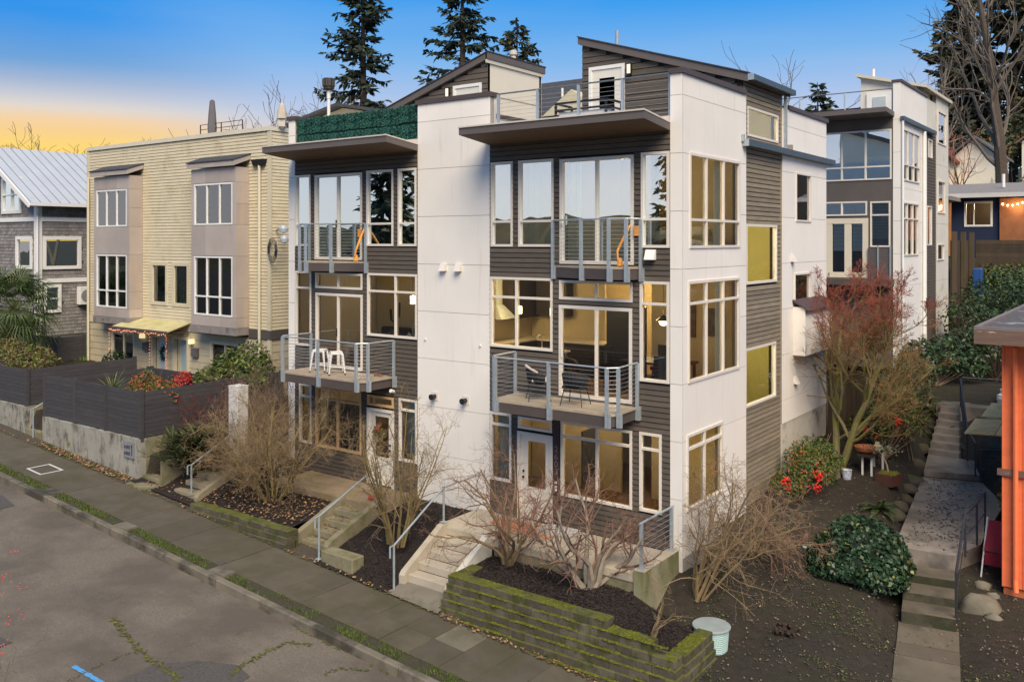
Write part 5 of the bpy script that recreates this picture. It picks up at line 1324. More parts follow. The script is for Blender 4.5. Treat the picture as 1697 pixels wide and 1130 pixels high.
# dark shingle roof seen between the two penthouses
sr_ = thing('shingle_roof_house', (-15, 20, 3), 'house with broad dark shingle roof between the two roof penthouses', 'house')
m = MB(); m.box(-21, -9, 16.5, 23.5, 2, 11.6); m.build('wall', TANL, sr_)
m = MB(); m.xprism([(15.6, 11.2), (20, 14.5), (24.4, 11.2), (24.4, 11.4), (20, 14.7), (15.6, 11.4)][::-1], -21.5, -8.4); rf_ = m.build('roof', ROOFSH, sr_)
m = MB(); m.yprism([(-14.6, 12.4), (-11.4, 12.4), (-13.0, 13.5)], 16.4, 18.6); m.build('dormer', M('cream_gable', (.62, .54, .36), .7, .08), sr_)
for x_ in (-16.4, -14.9):
    m = MB(); m.tube([(x_, 18.6, 13.5), (x_, 18.6, 14.05)], .06, 8); m.build('vent_pipe', FRAMEW, rf_)
# ------------------------------------------------------------------ grey shingled house
SHING = M('grey_shingle', (.235, .215, .205), .9, .15, 3, island=.22)
grey = thing('shingled_house', (-38, 7, 1.5), 'grey shingled house with pale metal roof at the far left', 'house')
GW = [(3.15, 4.99, 5.33, 6.90), (3.2, 4.02, 3.28, 4.60)]
GF = [(-37.56, -35.6, 8.0, 9.75), (-36.1, -34.5, 5.35, 6.9)]
def shingles(parent, plane, p, a0, a1, z0, z1, ops, row, topf=None, seed=1):
    rnd = random.Random(seed); mb = MB(); z = z0
    while z < z1:
        a = a0
        while a < a1 - .02:
            w = rnd.uniform(.12, .30); b = min(a + w, a1); c = (a + b) / 2
            if not any(o[0] - .02 < c < o[1] + .02 and o[2] - .05 < z + row / 2 < o[3] + .02 for o in ops) and (topf is None or z + row < topf(c)):
                o0 = .018 + rnd.uniform(0, .012)
                k = len(mb.v)
                for q, zz, o_ in ((a + .004, z, o0), (b - .004, z, o0), (b - .004, z + row + .01, .004), (a + .004, z + row + .01, .004), (a + .004, z, 0), (b - .004, z, 0)):
                    mb.v.append((q, p - o_, zz) if plane == 'F' else (p + o_, q, zz))
                mb.f.append((k, k + 1, k + 2, k + 3)); mb.f.append((k + 4, k + 5, k + 1, k)); mb.mi += [0, 0]
            a = b
        z += row
    return tag(mb.build('shingles', SHING, parent), kind='stuff')
rz_ = lambda x: 8.45 + (11.2 - 8.45) * max(0, min(1, (-33.6 - x) / 4.9)) if x > -38.5 else 8.45 + (11.2 - 8.45) * max(0, (x + 43.4) / 4.9)
shingles(grey, 'S', -34, 2.97, 11.5, 2.2, 8.35, GW, .16, seed=3)
shingles(grey, 'F', 2.95, -43, -34.0, 2.2, 11.1, GF, .16, topf=lambda x: rz_(x) - .05, seed=4)
m = MB()
for c in cells(2.97, 11.5, 1.5, 8.4, GW): m.box(-34.15, -34.003, c[0], c[1], c[2], c[3])
m.build('wall', M('shingle_backing', (.12, .11, .105), .9, .1), grey)
m = MB()
for c in cells(-43, -34.15, 1.5, 8.4, GF): m.box(c[0], c[1], 2.953, 3.1, c[2], c[3])
m.yprism([(-43, 8.4), (-34.1, 8.4), (-38.5, 11.0)], 3.12, 3.2); m.build('wall', MATS['shingle_backing'], grey)
METR = M('pale_metal_roof', (.50, .52, .55), .5, .06, 1.5, metal=.1)
m = MB(); m.yprism([(-38.5, 11.25), (-33.45, 8.38), (-33.45, 8.46), (-38.5, 11.36)], 2.3, 13); r_ = m.build('roof', METR, grey)
m = MB(); m.yprism([(-43.55, 8.38), (-38.5, 11.25), (-38.5, 11.36), (-43.55, 8.46)], 2.3, 13); m.build('roof', METR, grey)
for i in range(23):
    y_ = 2.35 + i * .46; m = MB(); m.tube([(-38.5, y_, 11.385), (-33.45, y_, 8.485)], .022, 4); m.build('seam', M('roof_seam', (.22, .25, .29), .5, .05), r_)
m = MB(); m.box(-33.46, -33.33, 2.3, 13, 8.30, 8.44); m.build('gutter', FRAMEW, grey)
m = MB(); m.hexa([(-38.5, 2.22, 11.12), (-33.42, 2.22, 8.22), (-33.42, 2.3, 8.22), (-38.5, 2.3, 11.12), (-38.5, 2.22, 11.36), (-33.42, 2.22, 8.46), (-33.42, 2.3, 8.46), (-38.5, 2.3, 11.36)]); m.build('rake_board', FRAMEW, grey)
m = MB(); m.tube([(-33.4, 2.6, 8.32), (-33.6, 2.75, 8.1), (-33.9, 2.88, 7.9), (-33.9, 2.88, 2.5)], .05, 6); m.build('downspout', FRAMEW, grey)
m = MB(); m.box(-33.985, -33.94, 2.9, 3.12, 2.2, 8.3); m.box(-34.2, -33.985, 2.86, 2.92, 2.2, 8.3); m.build('corner_board', FRAMEW, grey)
for z_ in (7.70, 4.80):
    m = MB(); m.box(-33.985, -33.935, 3.12, 11, z_ - .1, z_ + .1); m.build('trim_band', FRAMEW, grey)
m = MB(); m.box(-43, -34.2, 2.87, 2.93, 7.6, 7.8); m.build('trim_band', FRAMEW, grey)
window(grey, 'S', -33.985, *GW[0], (), (), FRAMEW, GLASSD, fw=.16, proud=.06); window(grey, 'S', -33.985, *GW[1], (), (3.95,), FRAMEW, GLASSD, fw=.13, proud=.06)
window(grey, 'F', 2.94, *GF[0], (-36.55,), (8.9,), FRAMEW, GLTOP, fw=.15, proud=.06); window(grey, 'F', 2.94, *GF[1], (), (), FRAMEW, GLASSD, fw=.16, proud=.06)
m = MB(); m.box(-33.93, -33.6, 4.75, 5.5, 3.6, 4.45); ac = m.build('heat_pump', FRAMEW, None, label='white heat pump unit on the grey shingled wall', cat='heat pump', bevel=.02)
m = MB(); m.tube([(-33.6, 5.1, 4.03), (-33.575, 5.1, 4.03)], .3, 16); m.build('fan_grille', M('grille_grey', (.25, .25, .25), .5, .1), ac)
# ------------------------------------------------------------------ second white and charcoal house behind
h2 = thing('rear_town_house', (-1, 21, 2.5), 'white and charcoal townhouse with canopy standing behind on the right', 'house')
Y2, X2 = 17.0, .81
STUC = M('charcoal_stucco', (.105, .092, .085), .85, .08, 2)
W2 = [(-4.2, .50, 8.93, 10.77), (-.25, .46, 6.45, 8.13), (-3.4, -.36, 7.62, 8.15), (-3.2, -.32, 5.3, 7.52)]
m = MB()
for c in cells(-5, .55, 2.0, 11.3, W2): m.box(c[0], c[1], Y2, Y2 + .15, c[2], c[3])
m.build('wall', STUC, h2)
window(h2, 'F', Y2, *W2[0], (-2.55, -1.28, -.42), (9.42,), FRAME, GLTOP); window(h2, 'F', Y2, *W2[1], (), (7.63,), FRAME, GLASSD); window(h2, 'F', Y2, *W2[2], (-2.4, -1.28), (), FRAME, GLTOP)
d2 = window(h2, 'F', Y2, *W2[3], (-2.5, -1.75, -1.05), (), M('cream_door', (.66, .60, .48), .5, .05), GLASS, fw=.2, mw=.25, name='french_door')
for x0, x1 in ((-1.6, -1.2), (-.9, -.55)):
    m = MB()
    for i in range(22): m.box(x0, x1, Y2 + .06, Y2 + .075, 6.3 + i * .05, 6.338 + i * .05)
    m.build('blind', FRAMEW, d2)
m = MB()
for i in range(24): m.box(-.19, .40, Y2 + .06, Y2 + .075, 6.75 + i * .055, 6.79 + i * .055)
m.build('blind', M('grey_blind', (.38, .40, .34), .7, .05), h2)
for x0, x1 in ((-2.5, -1.33), (-1.23, -.47), (-.37, .44)):
    m = MB()
    for i in range(16 if x0 > -.5 else 9): m.box(x0, x1, Y2 + .07, Y2 + .085, 9.0 + i * .05, 9.04 + i * .05)
    m.build('blind', FRAMEW, h2)
def wpan(plane, p, a0, a1, z0, z1, ops, seams, mat=None): panels(h2, plane, p, a0, a1, z0, z1, ops, seams, mat)
S2 = (11.1, 9.9, 8.6, 7.4, 6.2, 5.0, 3.8)
wpan('F', Y2, .55, X2, 1.5, 12.45, [], S2)
s2w = [(17.2, 20.0, 8.9, 10.8), (17.12, 19.8, 6.12, 8.11)]
wpan('S', X2 - .02, 17.022, 21.4, 1.5, 12.45, s2w, S2)
window(h2, 'S', X2, *s2w[0], (18.1, 19.05), (9.5,), FRAME, GLASSD); window(h2, 'S', X2, *s2w[1], (18.0, 18.9), (7.5,), FRAME, GLASSD)
s3w = [(21.8, 22.6, 10.08, 10.85), (21.6, 22.5, 6.49, 8.11)]
backing(h2, 'S', X2 - .06, 21.4, 23.3, 1.5, 11.2, s3w); lap(h2, 'S', X2 - .055, 21.4, 23.3, 1.5, 11.2, s3w, DARKB, .125)
for o in s3w: window(h2, 'S', X2 - .05, *o, gmat=GLASSD)
s4w = [(23.5, 25.2, 10.8, 12.2), (23.5, 25.0, 7.85, 9.25), (23.4, 24.8, 5.85, 6.55)]
wpan('S', X2 - .02, 23.3, 25.8, 1.5, 12.9, s4w, S2, M('stained_white', (.66, .62, .54), .8, .06, 1, c2=(.36, .34, .12), c2scale=1.6, c2lo=.58, c2hi=.8))
for o in s4w: window(h2, 'S', X2, *o, gmat=GLASSD)
m = MB(); m.box(-5, X2 - .2, 21.5, 25.8, 1.5, 12.3); m.box(-5, X2 - .25, 17.6, 21.4, 1.5, 8.2); m.build('body', BACK, h2)
m = MB(); m.box(-5, X2 - .2, 17.2, 21.5, 11.0, 11.3); m.build('roof_deck', FASC, h2)
m = MB(); m.box(.5, X2 + .05, 16.95, 21.4, 12.455, 12.55); m.build('parapet_cap', CAPM, h2)
m = MB(); m.box(X2 - .16, X2 - .03, 21.41, 23.29, 11.21, 12.45); m.build('upper_wall', MATS['stained_white'], h2)
m = MB(); m.box(X2 + .003, X2 + .14, 16.93, 22.6, 11.06, 11.2); m.build('steel_channel', BEAM, h2)
m = MB(); m.tube([(X2 + .07, 17.0, 11.05), (X2 + .07, 17.0, 3.0)], .045, 8); m.tube([(X2 + .07, 20.6, 11.0), (X2 + .07, 20.6, 3.0)], .07, 8); m.build('downspout', FRAMEW, h2)
lo2 = lambda x, y: 11.26 - .05 * (y - 15.8) / 1.2
m = MB(); m.prism([(-5, 15.8), (.60, 15.8), (.60, 16.97), (-5, 16.97)], lo2, lambda x, y: lo2(x, y) + .17); m.build('canopy', FASC, h2)
m = MB(); m.yprism([(-1.6, 11.3), (X2 - .25, 11.3), (X2 - .25, 12.84), (-1.6, 13.45)], 20.8, 25.6); m.build('penthouse', MATS['cream_panel'], h2)
m = MB(); m.yprism([(-1.75, 13.46), (X2 + .15, 12.74), (X2 + .15, 12.86), (-1.75, 13.58)], 20.6, 25.9); m.build('roof', MATS['cream_trim'], h2)
m = MB(); m.box(-1.35, -.35, 20.72, 20.79, 11.31, 12.75); d = m.build('roof_door', FRAMEW, h2)
m = MB(); m.box(-1.1, -.6, 20.69, 20.715, 11.5, 12.55); m.build('pane', M('door_pane', (.45, .50, .5), .1, .05, spec=.8), d)
m = MB(); m.box(-.05, .2, 20.7, 20.79, 12.3, 12.5); m.build('wall_lamp', FRAMEW, h2)
m = MB(); m.tube([(-1.4, 22, 13.2), (-1.4, 22, 13.95)], .06, 8); m.build('vent_pipe', FRAMEW, h2)
for i in range(4):
    m = MB(); m.tube([(-4.6 + i * 1.7, 17.1, 11.3), (-4.6 + i * 1.7, 17.1, 12.25)], .03, 6); m.build('rail_post', GALV, h2)
m = MB(); m.tube([(-4.6, 17.1, 12.26), (.5, 17.1, 12.26)], .02, 6); m.build('rail', GALVD, h2)
m = MB(); m.box(-.31, .50, 16.9, 16.93, 5.3, 6.42); m.build('balcony_screen', M('mesh_screen', (.10, .085, .085), .6, .15, 9), h2)
for x_ in (.05, .48):
    m = MB(); m.box(x_ - .025, x_ + .025, 16.86, 16.895, 5.2, 6.5); m.build('rail_post', GALV, h2)
m = MB(); m.box(-2, .6, 16.2, 17.0, 5.05, 5.28); m.build('balcony', TRIMD, h2)
lamp((-1.5, 18.5, 7.6), 14)
# ------------------------------------------------------------------ orange building at the right edge
OB = M('orange_board', (.84, .20, .075), .75, .08, 2, (1, 1, 3), c2=(.68, .15, .05), c2scale=3, c2lo=.55, c2hi=.8)
og = thing('orange_house', (8, 8, -1), 'orange board and batten building at the right edge', 'house')
m = MB(); m.box(5.73, 12, 4.2, 14, -.72, 4.5); m.build('wall', OB, og)
m = MB(); m.box(5.76, 12, 4.24, 14, -1.5, -.725); m.build('foundation', M('orange_foundation', (.52, .15, .06), .85, .1), og)
for i in range(12):
    x_ = 5.735 + i * .20 * (1.0 if i else 1); m = MB(); m.box(x_, x_ + .04, 4.182, 4.197, -.72, 4.49); m.build('batten', OB, og)
for i in range(10):
    y_ = 4.5 + i * .5; m = MB(); m.box(5.70, 5.727, y_, y_ + .04, -.7, 4.49); m.build('batten', OB, og)
m = MB(); m.box(5.65, 12, 4.13, 4.163, 1.66, 1.80); m.build('band', M('brown_band', (.16, .09, .07), .7, .2, c2=(.4, .33, .28), c2scale=6, c2lo=.6, c2hi=.7), og)
m = MB(); m.tube([(6.0, 4.10, 4.4), (6.0, 4.10, -.5), (6.02, 4.02, -.75)], .05, 8); m.build('downspout', OB, og)
m = MB(); m.box(5.3, 12.6, 3.5, 14.6, 4.502, 4.80); m.build('roof', M('peeling_brown_fascia', (.16, .10, .075), .7, .2, 3, (1, 1, 6), c2=(.55, .42, .34), c2scale=2.4, c2lo=.62, c2hi=.68, c2stretch=(1, 1, 5)), og)
m = MB(); m.box(5.42, 12.5, 3.62, 14.5, 4.802, 4.815); m.build('roofing', M('gravel_roof', (.10, .09, .09), .85, .4, 12, c2=(.5, .5, .52), c2scale=1.6, c2lo=.56, c2hi=.68), og)
m = MB()
for (x0, x1, y0, y1) in ((5.3, 12.6, 3.5, 3.6), (5.3, 5.4, 3.602, 14.6)): m.box(x0, x1, y0, y1, 4.803, 4.87)
m.build('roof_edge', M('grey_drip_edge', (.20, .17, .16), .5, .1), og)
# ------------------------------------------------------------------ fences and street walls on the left
FEN = M('dark_fence', (.056, .052, .055), .7, .2, 3, (1, 1, 7), objr=.10, bump=.2, bscale=30)
WALLC = M('stained_street_wall', (.30, .285, .245), .9, .18, 1.4, c2=(.085, .08, .055), c2scale=2.3, c2lo=.50, c2hi=.66, c2stretch=(1.6, 1.6, .7), c3=(.17, .16, .04), c3scale=3, c3lo=.60, c3hi=.70, bump=.25, bscale=40)
def street_wall(x0, x1, y, z1, y_back, label, joints=()):
    t = thing('street_wall', ((x0 + x1) / 2, y, zs(x0)), label, 'wall')
    xs_ = [x0] + list(joints) + [x1]
    for a, b in zip(xs_, xs_[1:]):
        m = MB(); m.hexa([(a + .006, y, zs(a) - .3), (b - .006, y, zs(b) - .3), (b - .006, y + .22, zs(b) - .3), (a + .006, y + .22, zs(a) - .3), (a + .006, y, z1), (b - .006, y, z1), (b - .006, y + .22, z1), (a + .006, y + .22, z1)]); m.build('wall_section', WALLC, t)
    if y_back:
        m = MB(); m.box(x1 - .22, x1 - .004, y + .222, y_back, zs(x1) - .4, z1); m.build('return_wall', CONCM, t)
    return t
BOARD1 = MB().box(0, 1, -.014, .014, 0, .128).mesh('fence_board', FEN)
def fence(panels_, z0, rows, label, posts=True, zr=None):
    t = thing('board_fence', (panels_[0][0][0], panels_[0][0][1], z0), label, 'fence')
    done = set()
    for (p, q) in panels_:
        d = Vector((q[0] - p[0], q[1] - p[1])); L_ = d.length; ang = math.atan2(d.y, d.x)
        for i in range(rows): piece('fence_board', BOARD1, t, (p[0], p[1], z0 + i * .134), (L_, 1, 1), (0, 0, ang))
        for c in (p, q):
            if (round(c[0], 2), round(c[1], 2)) in done: continue
            done.add((round(c[0], 2), round(c[1], 2)))
            m = MB(); m.box(c[0] - .055, c[0] + .055, c[1] - .055, c[1] + .055, z0 - .12, z0 + rows * .134 + .05); m.build('post', FEN, t)
    return t
street_wall(-21.24, -15.49, -3.0, .89, .4, 'stained concrete street wall under the dark fence', (-19.3, -17.45))
fence([((-21.24, -2.9), (-19.3, -2.9)), ((-19.3, -2.9), (-17.45, -2.9)), ((-17.45, -2.9), (-15.55, -2.9)), ((-15.55, -2.9), (-15.55, -.2)), ((-15.55, -.2), (-15.55, 2.2))], .92, 10, 'dark grey board fence on the stained street wall')
fence([((-21.2, .9), (-18.4, .9)), ((-18.4, .9), (-15.7, .9)), ((-21.24, -2.7), (-21.24, .8))], 1.0, 8, 'dark low board fence inside the court before the tan house')
street_wall(-34, -22.4, -3.0, 1.08, 1.0, 'stained street wall left of the gap with steps', (-30, -26))
fence([((-34, -2.9), (-30.1, -2.9)), ((-30.1, -2.9), (-26.2, -2.9)), ((-26.2, -2.9), (-22.5, -2.9)), ((-22.5, -2.9), (-22.5, 1))], 1.11, 9, 'dark grey board fence at the far left edge')
fence([((-34, 1.4), (-31.4, 1.4)), ((-31.4, 1.4), (-28.95, 1.4)), ((-28.95, 1.4), (-28.95, 2.5))], 1.4, 9, 'dark fence behind the palm beside the tan house')
pq = thing('wall_plaque', (-15.95, -3.02, .2), 'small grey number plaque with an arrow on the street wall', 'plaque')
m = MB(); m.box(-16.25, -15.72, -3.045, -3.003, .30, .78); m.build('plate', M('plaque_grey', (.22, .22, .24), .5, .1), pq)
PKM = M('plaque_ink', (.035, .035, .04), .6, .05)
m = MB(); m.box(-15.83, -15.80, -3.052, -3.0455, .38, .64); m.hexa([(-15.86, -3.052, .64), (-15.77, -3.052, .64), (-15.77, -3.0455, .64), (-15.86, -3.0455, .64), (-15.816, -3.052, .72), (-15.814, -3.052, .72), (-15.814, -3.0455, .72), (-15.816, -3.0455, .72)]); m.build('arrow', PKM, pq)
m = MB(); rnd = random.Random(14)
for r_ in range(2):
    for c_ in range(4): m.box(-16.21 + c_ * .08, -16.16 + c_ * .08, -3.051, -3.0455, .38 + r_ * .19, .38 + r_ * .19 + rnd.uniform(.07, .11))
m.build('marks', PKM, pq)
# steps beside the fence and in the gap
def steps(name, x0, x1, ys, z0, rise, run, n, label, mat):
    t = thing(name, ((x0 + x1) / 2, ys, z0), label, 'steps')
    for i in range(n):
        m = MB(); m.box(x0, x1, ys + i * run, ys + (i + 1) * run - .003, z0 - .3, z0 + rise * (i + 1)); m.build('step', mat, t, bevel=.012)
    return t
steps('garden_steps', -15.42, -14.45, -2.95, zs(-15) + .0, .18, .5, 4, 'short mossy steps against the fence return wall', CONCM)
m = MB(); m.box(-15.45, -14.43, -3.46, -2.96, zs(-14.4) - .05, zs(-15.4) + .02); m.build('step_pad', CONCM, None, label='mossy concrete pad at the foot of the short steps', cat='pad')
m = MB(); m.box(-14.42, -14.33, -3.0, -.6, -.9, .42); m.build('thin_wall', CONCM, None, label='thin concrete wall between the two flights of steps', cat='wall')
gs = steps('garden_steps', -13.75, -12.75, -3.0, zs(-13.2) + .02, .17, .36, 7, 'longer concrete steps with handrail under the tangled shrub', M('olive_concrete', (.27, .225, .15), .9, .16, 2, c2=(.16, .14, .08), c2scale=2))
m = MB(); m.xprism([(-3.05, -.9), (-1.2, -.9), (-1.2, .55), (-2.98, -.22), (-3.05, -.3)], -12.745, -12.58); m.build('kerb_wall', MATS['olive_concrete'], gs)
steps('garden_steps', -22.35, -21.35, -3.0, zs(-21.9), .19, .4, 6, 'dark steps in the gap between the two fences', CONCM)
ub = thing('utility_cabinet', (-12.87, -1.5, .2), 'white rusty utility cabinet behind the tangled shrubs', 'cabinet')
UT = M('chipped_white_paint', (.62, .59, .55), .6, .05, 2, c2=(.25, .15, .08), c2scale=7, c2lo=.64, c2hi=.70)
m = MB(); m.box(-13.08, -12.66, -1.70, -1.32, .2, 2.50); m.build('body', UT, ub, bevel=.02)
m = MB(); m.box(-13.085, -12.655, -1.705, -1.315, 2.503, 2.53); m.build('lid', UT, ub)
cb = thing('garden_bench', (-17.6, -1.4, .9), 'curved tan garden bench top behind the dark fence', 'bench')
m = MB()
for i in range(10):
    a0 = math.pi * (.15 + .06 * i); a1 = math.pi * (.15 + .06 * (i + 1))
    p = lambda a, r: (-17.2 + r * math.cos(a) * 1.3, -2.0 + r * math.sin(a))
    q0, q1, q2, q3 = p(a0, .9), p(a0, 1.0), p(a1, 1.0), p(a1, .9)
    m.hexa([(*q0, 1.0), (*q1, 1.0), (*q2, 1.0), (*q3, 1.0), (*q0, 1.95), (*q1, 1.95), (*q2, 1.95), (*q3, 1.95)])
m.build('backrest', M('tan_wicker', (.42, .33, .19), .8, .2, 20), cb)
m = MB(); m.prism([(-18.3, -1.9), (-16.1, -1.9), (-16.4, -1.2), (-18.0, -1.2)], .92, 1.35); m.build('seat', MATS['tan_wicker'], cb)
# ------------------------------------------------------------------ right hand path
WETC = M('wet_concrete', (.27, .235, .20), .3, .3, 2.5, bump=.15, bscale=14, bdist=.006, c2=(.12, .105, .09), c2scale=1.1, c2lo=.47, c2hi=.64, spec=.6)
STEPC = M('step_concrete', (.125, .105, .075), .85, .18, 2, c2=(.035, .036, .016), c2scale=3, c2lo=.2, c2hi=.5, c2up=-1, c3=(.08, .068, .046), c3scale=1.4, c3lo=.5, c3hi=.65, bump=.2, bscale=60)
FW, RT = Vector((-.18, .984)), Vector((.984, .18))
def loc2(o, a, b): p = Vector(o) + RT * a + FW * b; return (p.x, p.y)
gp = thing('garden_path', (4.6, 2, -1), 'concrete garden path with steps and wet landing at the right', 'path')
O = (4.72, 1.95)
for i in range(3):
    q = [loc2(O, -.5, .62 * i), loc2(O, .5, .62 * i), loc2(O, .5, .62 * (i + 1) - .004), loc2(O, -.5, .62 * (i + 1) - .004)]
    m = MB(); m.prism(q, -1.5, -1.0 + .168 * (i + 1)); m.build('step', STEPC, gp, bevel=.015)
m = MB(); m.prism([(3.55, 4.25), (4.75, 4.35), (5.12, 5.5), (5.1, 9.4), (4.25, 11.5), (2.75, 11.1)], -.75, -.33); m.build('landing', WETC, gp)
m = MB(); m.prism([(2.78, 11.12), (4.2, 11.52), (3.75, 13.4), (2.45, 13.35)], -.32, -.15); m.build('landing', WETC, gp)
for i in range(7):
    a = 13.35 + i * .36; l0 = 2.45 - .01 * i; r0 = 3.35 - .06 * i
    m = MB(); m.box(l0, r0, a, a + .357, -.4, -.15 + .175 * (i + 1)); m.build('step', WETC, gp, bevel=.012)
m = MB(); m.box(2.2, 4.6, 15.875, 18, .3, 1.075); m.build('upper_terrace', WETC, gp)
for i in range(5):
    b0 = -3.95 + i * .80
    q = [loc2(O, -.55, b0 - .0), loc2(O, .55, b0 - .0), loc2(O, .55, b0 + .79), loc2(O, -.55, b0 + .79)]
    m = MB(); m.prism(q, lambda x, y: gz(x, y) - .12, lambda x, y: max(gz(x, y) + .035, -1.6)); m.build('slab', STEPC, gp)
RAILB = M('charcoal_rail', (.045, .05, .06), .45, .1, metal=.3)
def bar_rail(posts, h, bars, label, r=.018):
    t = thing('path_railing', posts[0], label, 'railing', 'dark railings along the garden path')
    for (x, y, z) in posts:
        m = MB(); m.box(x - .022, x + .022, y - .022, y + .022, z, z + h); m.build('post', RAILB, t)
    m = MB(); m.tube([(x, y, z + h) for x, y, z in posts], .028, 6); m.build('rail', RAILB, t)
    for k in range(bars):
        m = MB(); zz = .12 + k * (h - .2) / max(1, bars - 1) if bars > 1 else h * .5
        m.tube([(x, y, z + zz) for x, y, z in posts], .011, 4); m.build('bar', RAILB, t)
bar_rail([(4.12, 11.35, -.15), (3.62, 13.2, -.15), (2.98, 15.8, 1.05)], .95, 7, 'dark barred railing beside the upper flight of path steps')
bar_rail([(5.2, 2.1, -.9), (4.98, 4.45, -.33), (5.06, 5.45, -.33), (5.06, 6.6, -.33)], .95, 1, 'dark single rail beside the lower flight of path steps')
bar_rail([(3.0, 16.0, 1.08), (4.6, 16.2, 1.08)], .95, 6, 'dark railing on the terrace at the top of the path')
bar_rail([(4.25, 11.4, -.33), (4.9, 11.6, -.33)], .95, 7, 'short dark barred railing beside the yellow awnings')
# small awnings near the orange house
m = MB()
ya = thing('slatted_awning', (5.0, 9.5, .8), 'pair of mossy yellow panels jutting from the orange house', 'awning')
MAWN = M('mossy_yellow_panel', (.50, .44, .20), .7, .2, 3, c2=(.26, .26, .08), c2scale=4)
for (x0, y0, x1, y1, z) in ((4.28, 8.6, 4.98, 10.3, 1.62), (5.0, 8.6, 5.70, 10.3, 1.66), (4.32, 10.95, 5.70, 12.9, 1.68)):
    m = MB(); m.hexa([(x0, y0, z - .04), (x1, y0, z), (x1, y1, z + .10), (x0, y1, z + .06), (x0, y0, z - .005), (x1, y0, z + .035), (x1, y1, z + .135), (x0, y1, z + .095)]); m.build('panel', MAWN, ya)
for x_, y_ in ((5.2, 8.75), (5.2, 11.1)):
    m = MB(); m.box(x_, x_ + .05, y_, y_ + .05, -.7, 1.6); m.build('post', M('rusty_brown', (.10, .04, .025), .8, .2), ya)
pt_ = thing('propane_tank', (4.15, 16.4, 1.08), 'white propane tank standing on the dark terrace', 'tank')
m = MB(); m.lathe(4.15, 16.7, [(.12, 1.085), (.2, 1.15), (.22, 1.3), (.2, 1.45), (.1, 1.52)], 14); m.build('body', WHITEP, pt_, True)
m = MB(); m.lathe(4.15, 16.7, [(.11, 1.52), (.11, 1.66), (.1, 1.661)], 10); m.build('collar', WHITEP, pt_)
rc = thing('red_sling_chair', (5.35, 5.4, -.75), 'red folded sling chair leaning by the orange wall', 'chair')
RF = M('red_sling', (.26, .015, .03), .7, .1)
m = MB(); m.hexa([(5.28, 4.9, -.25), (5.72, 4.9, -.25), (5.72, 4.93, -.25), (5.28, 4.93, -.25), (5.34, 5.25, .35), (5.72, 5.25, .35), (5.72, 5.28, .35), (5.34, 5.28, .35)]); m.build('sling', RF, rc)
m = MB(); m.box(5.3, 5.72, 4.86, 5.3, -.55, -.3); m.build('seat', RF, rc)
for x_ in (5.25, 5.7):
    m = MB(); m.tube([(x_, 4.7, -.85), (x_ + .05, 5.3, .4)], .018, 6); m.build('leg', FRAMEW, rc)
# plank fence between the two townhouses
PLK = M('brown_plank', (.075, .052, .032), .85, .25, 3, (1, 1, .3), objr=.2, c2=(.06, .065, .025), c2scale=2)
PB = MB().box(0, .13, -.012, .012, 0, 1).mesh('plank', PLK)
pf = thing('plank_fence', (.6, 10, .8), 'brown plank fence at the rear corner of the white house', 'fence')
for i in range(8): piece('plank', PB, pf, (.30 + i * .14, 10.05, .6), (1, 1, 2.2 if i else 2.7))
m = MB(); m.box(.30, .42, 10.07, 10.2, .4, 3.4); m.build('post', PLK, pf)
pf = thing('plank_fence', (.9, 26, 3.5), 'tall green stained plank fence beyond the rear townhouse', 'fence')
for i in range(16): piece('plank', PB, pf, (.86, 26.0 + i * .36, 2.5), (2.4, 1, 4.2), (0, 0, R(90)))
for i in range(3):
    m = MB(); m.box(.9, 1.1, 26.0 + i * 2.2, 26.2 + i * 2.2, 2.3, 7.1); m.build('post', PLK, pf)
pf = thing('plank_fence', (3, 36, 4), 'dark plank fence below the blue house', 'fence')
BD = MB().box(0, 1, -.02, .02, 0, .2).mesh('plank', PLK)
for i in range(9): piece('plank', BD, pf, (.8, 33, 4.8 + i * .215), (9, 1, 1))
m = MB(); m.box(1.35, 1.75, 28.5, 28.9, 4.2, 5.4); m.build('wheeled_bin', M('blue_plastic', (.02, .08, .28), .5, .1), None, label='blue wheeled bin in front of the dark fence', cat='bin', bevel=.04)
# blue house and pale houses on the slope
bh = thing('blue_house', (2, 38, 6), 'dark blue house with grey roof and white framed window', 'house')
BLUE = M('navy_siding', (.012, .024, .062), .7, .12, 2, (1, 1, 6))
W = [(.1, 1.42, 7.42, 8.72)]
m = MB()
for c in cells(-.9, 8, 5.8, 9.0, W): m.box(c[0], c[1], 34, 34.2, c[2], c[3])
m.build('wall', BLUE, bh)
window(bh, 'F', 34, *W[0], (.55,), (), FRAMEW, GLASS, fw=.1)
m = MB(); m.box(-.9, 8, 38, 38.2, 5.8, 9); m.box(-.9, 8, 34.2, 38, 5.8, 6.6); m.build('inner_wall', WOODD, bh)
m = MB(); m.xprism([(33.3, 8.95), (38.5, 9.75), (43, 8.95), (43, 9.1), (38.5, 9.9), (33.3, 9.1)][::-1], -1.8, 9); r_ = m.build('roof', M('grey_shingle_roof', (.24, .215, .20), .9, .2, 6, bump=.3, bscale=30), bh)
m = MB(); m.tube([(1.7, 35.6, 9.5), (1.7, 35.6, 10.2)], .08, 8); m.build('vent_pipe', FRAMEW, r_)
m = MB(); m.box(-1.75, 9.05, 33.22, 33.29, 8.9, 9.12); m.build('gutter', M('white_gutter', (.6, .58, .55), .6, .05), bh)
m = MB(); m.box(-.95, -.35, 31, 33.9, 5.9, 6.6); m.box(-.9, -.75, 31.2, 31.35, 6.6, 8.6); m.box(-.2, -.05, 31.2, 31.35, 6.6, 8.6); m.build('deck', M('cedar_wood', (.42, .17, .05), .7, .15), bh)
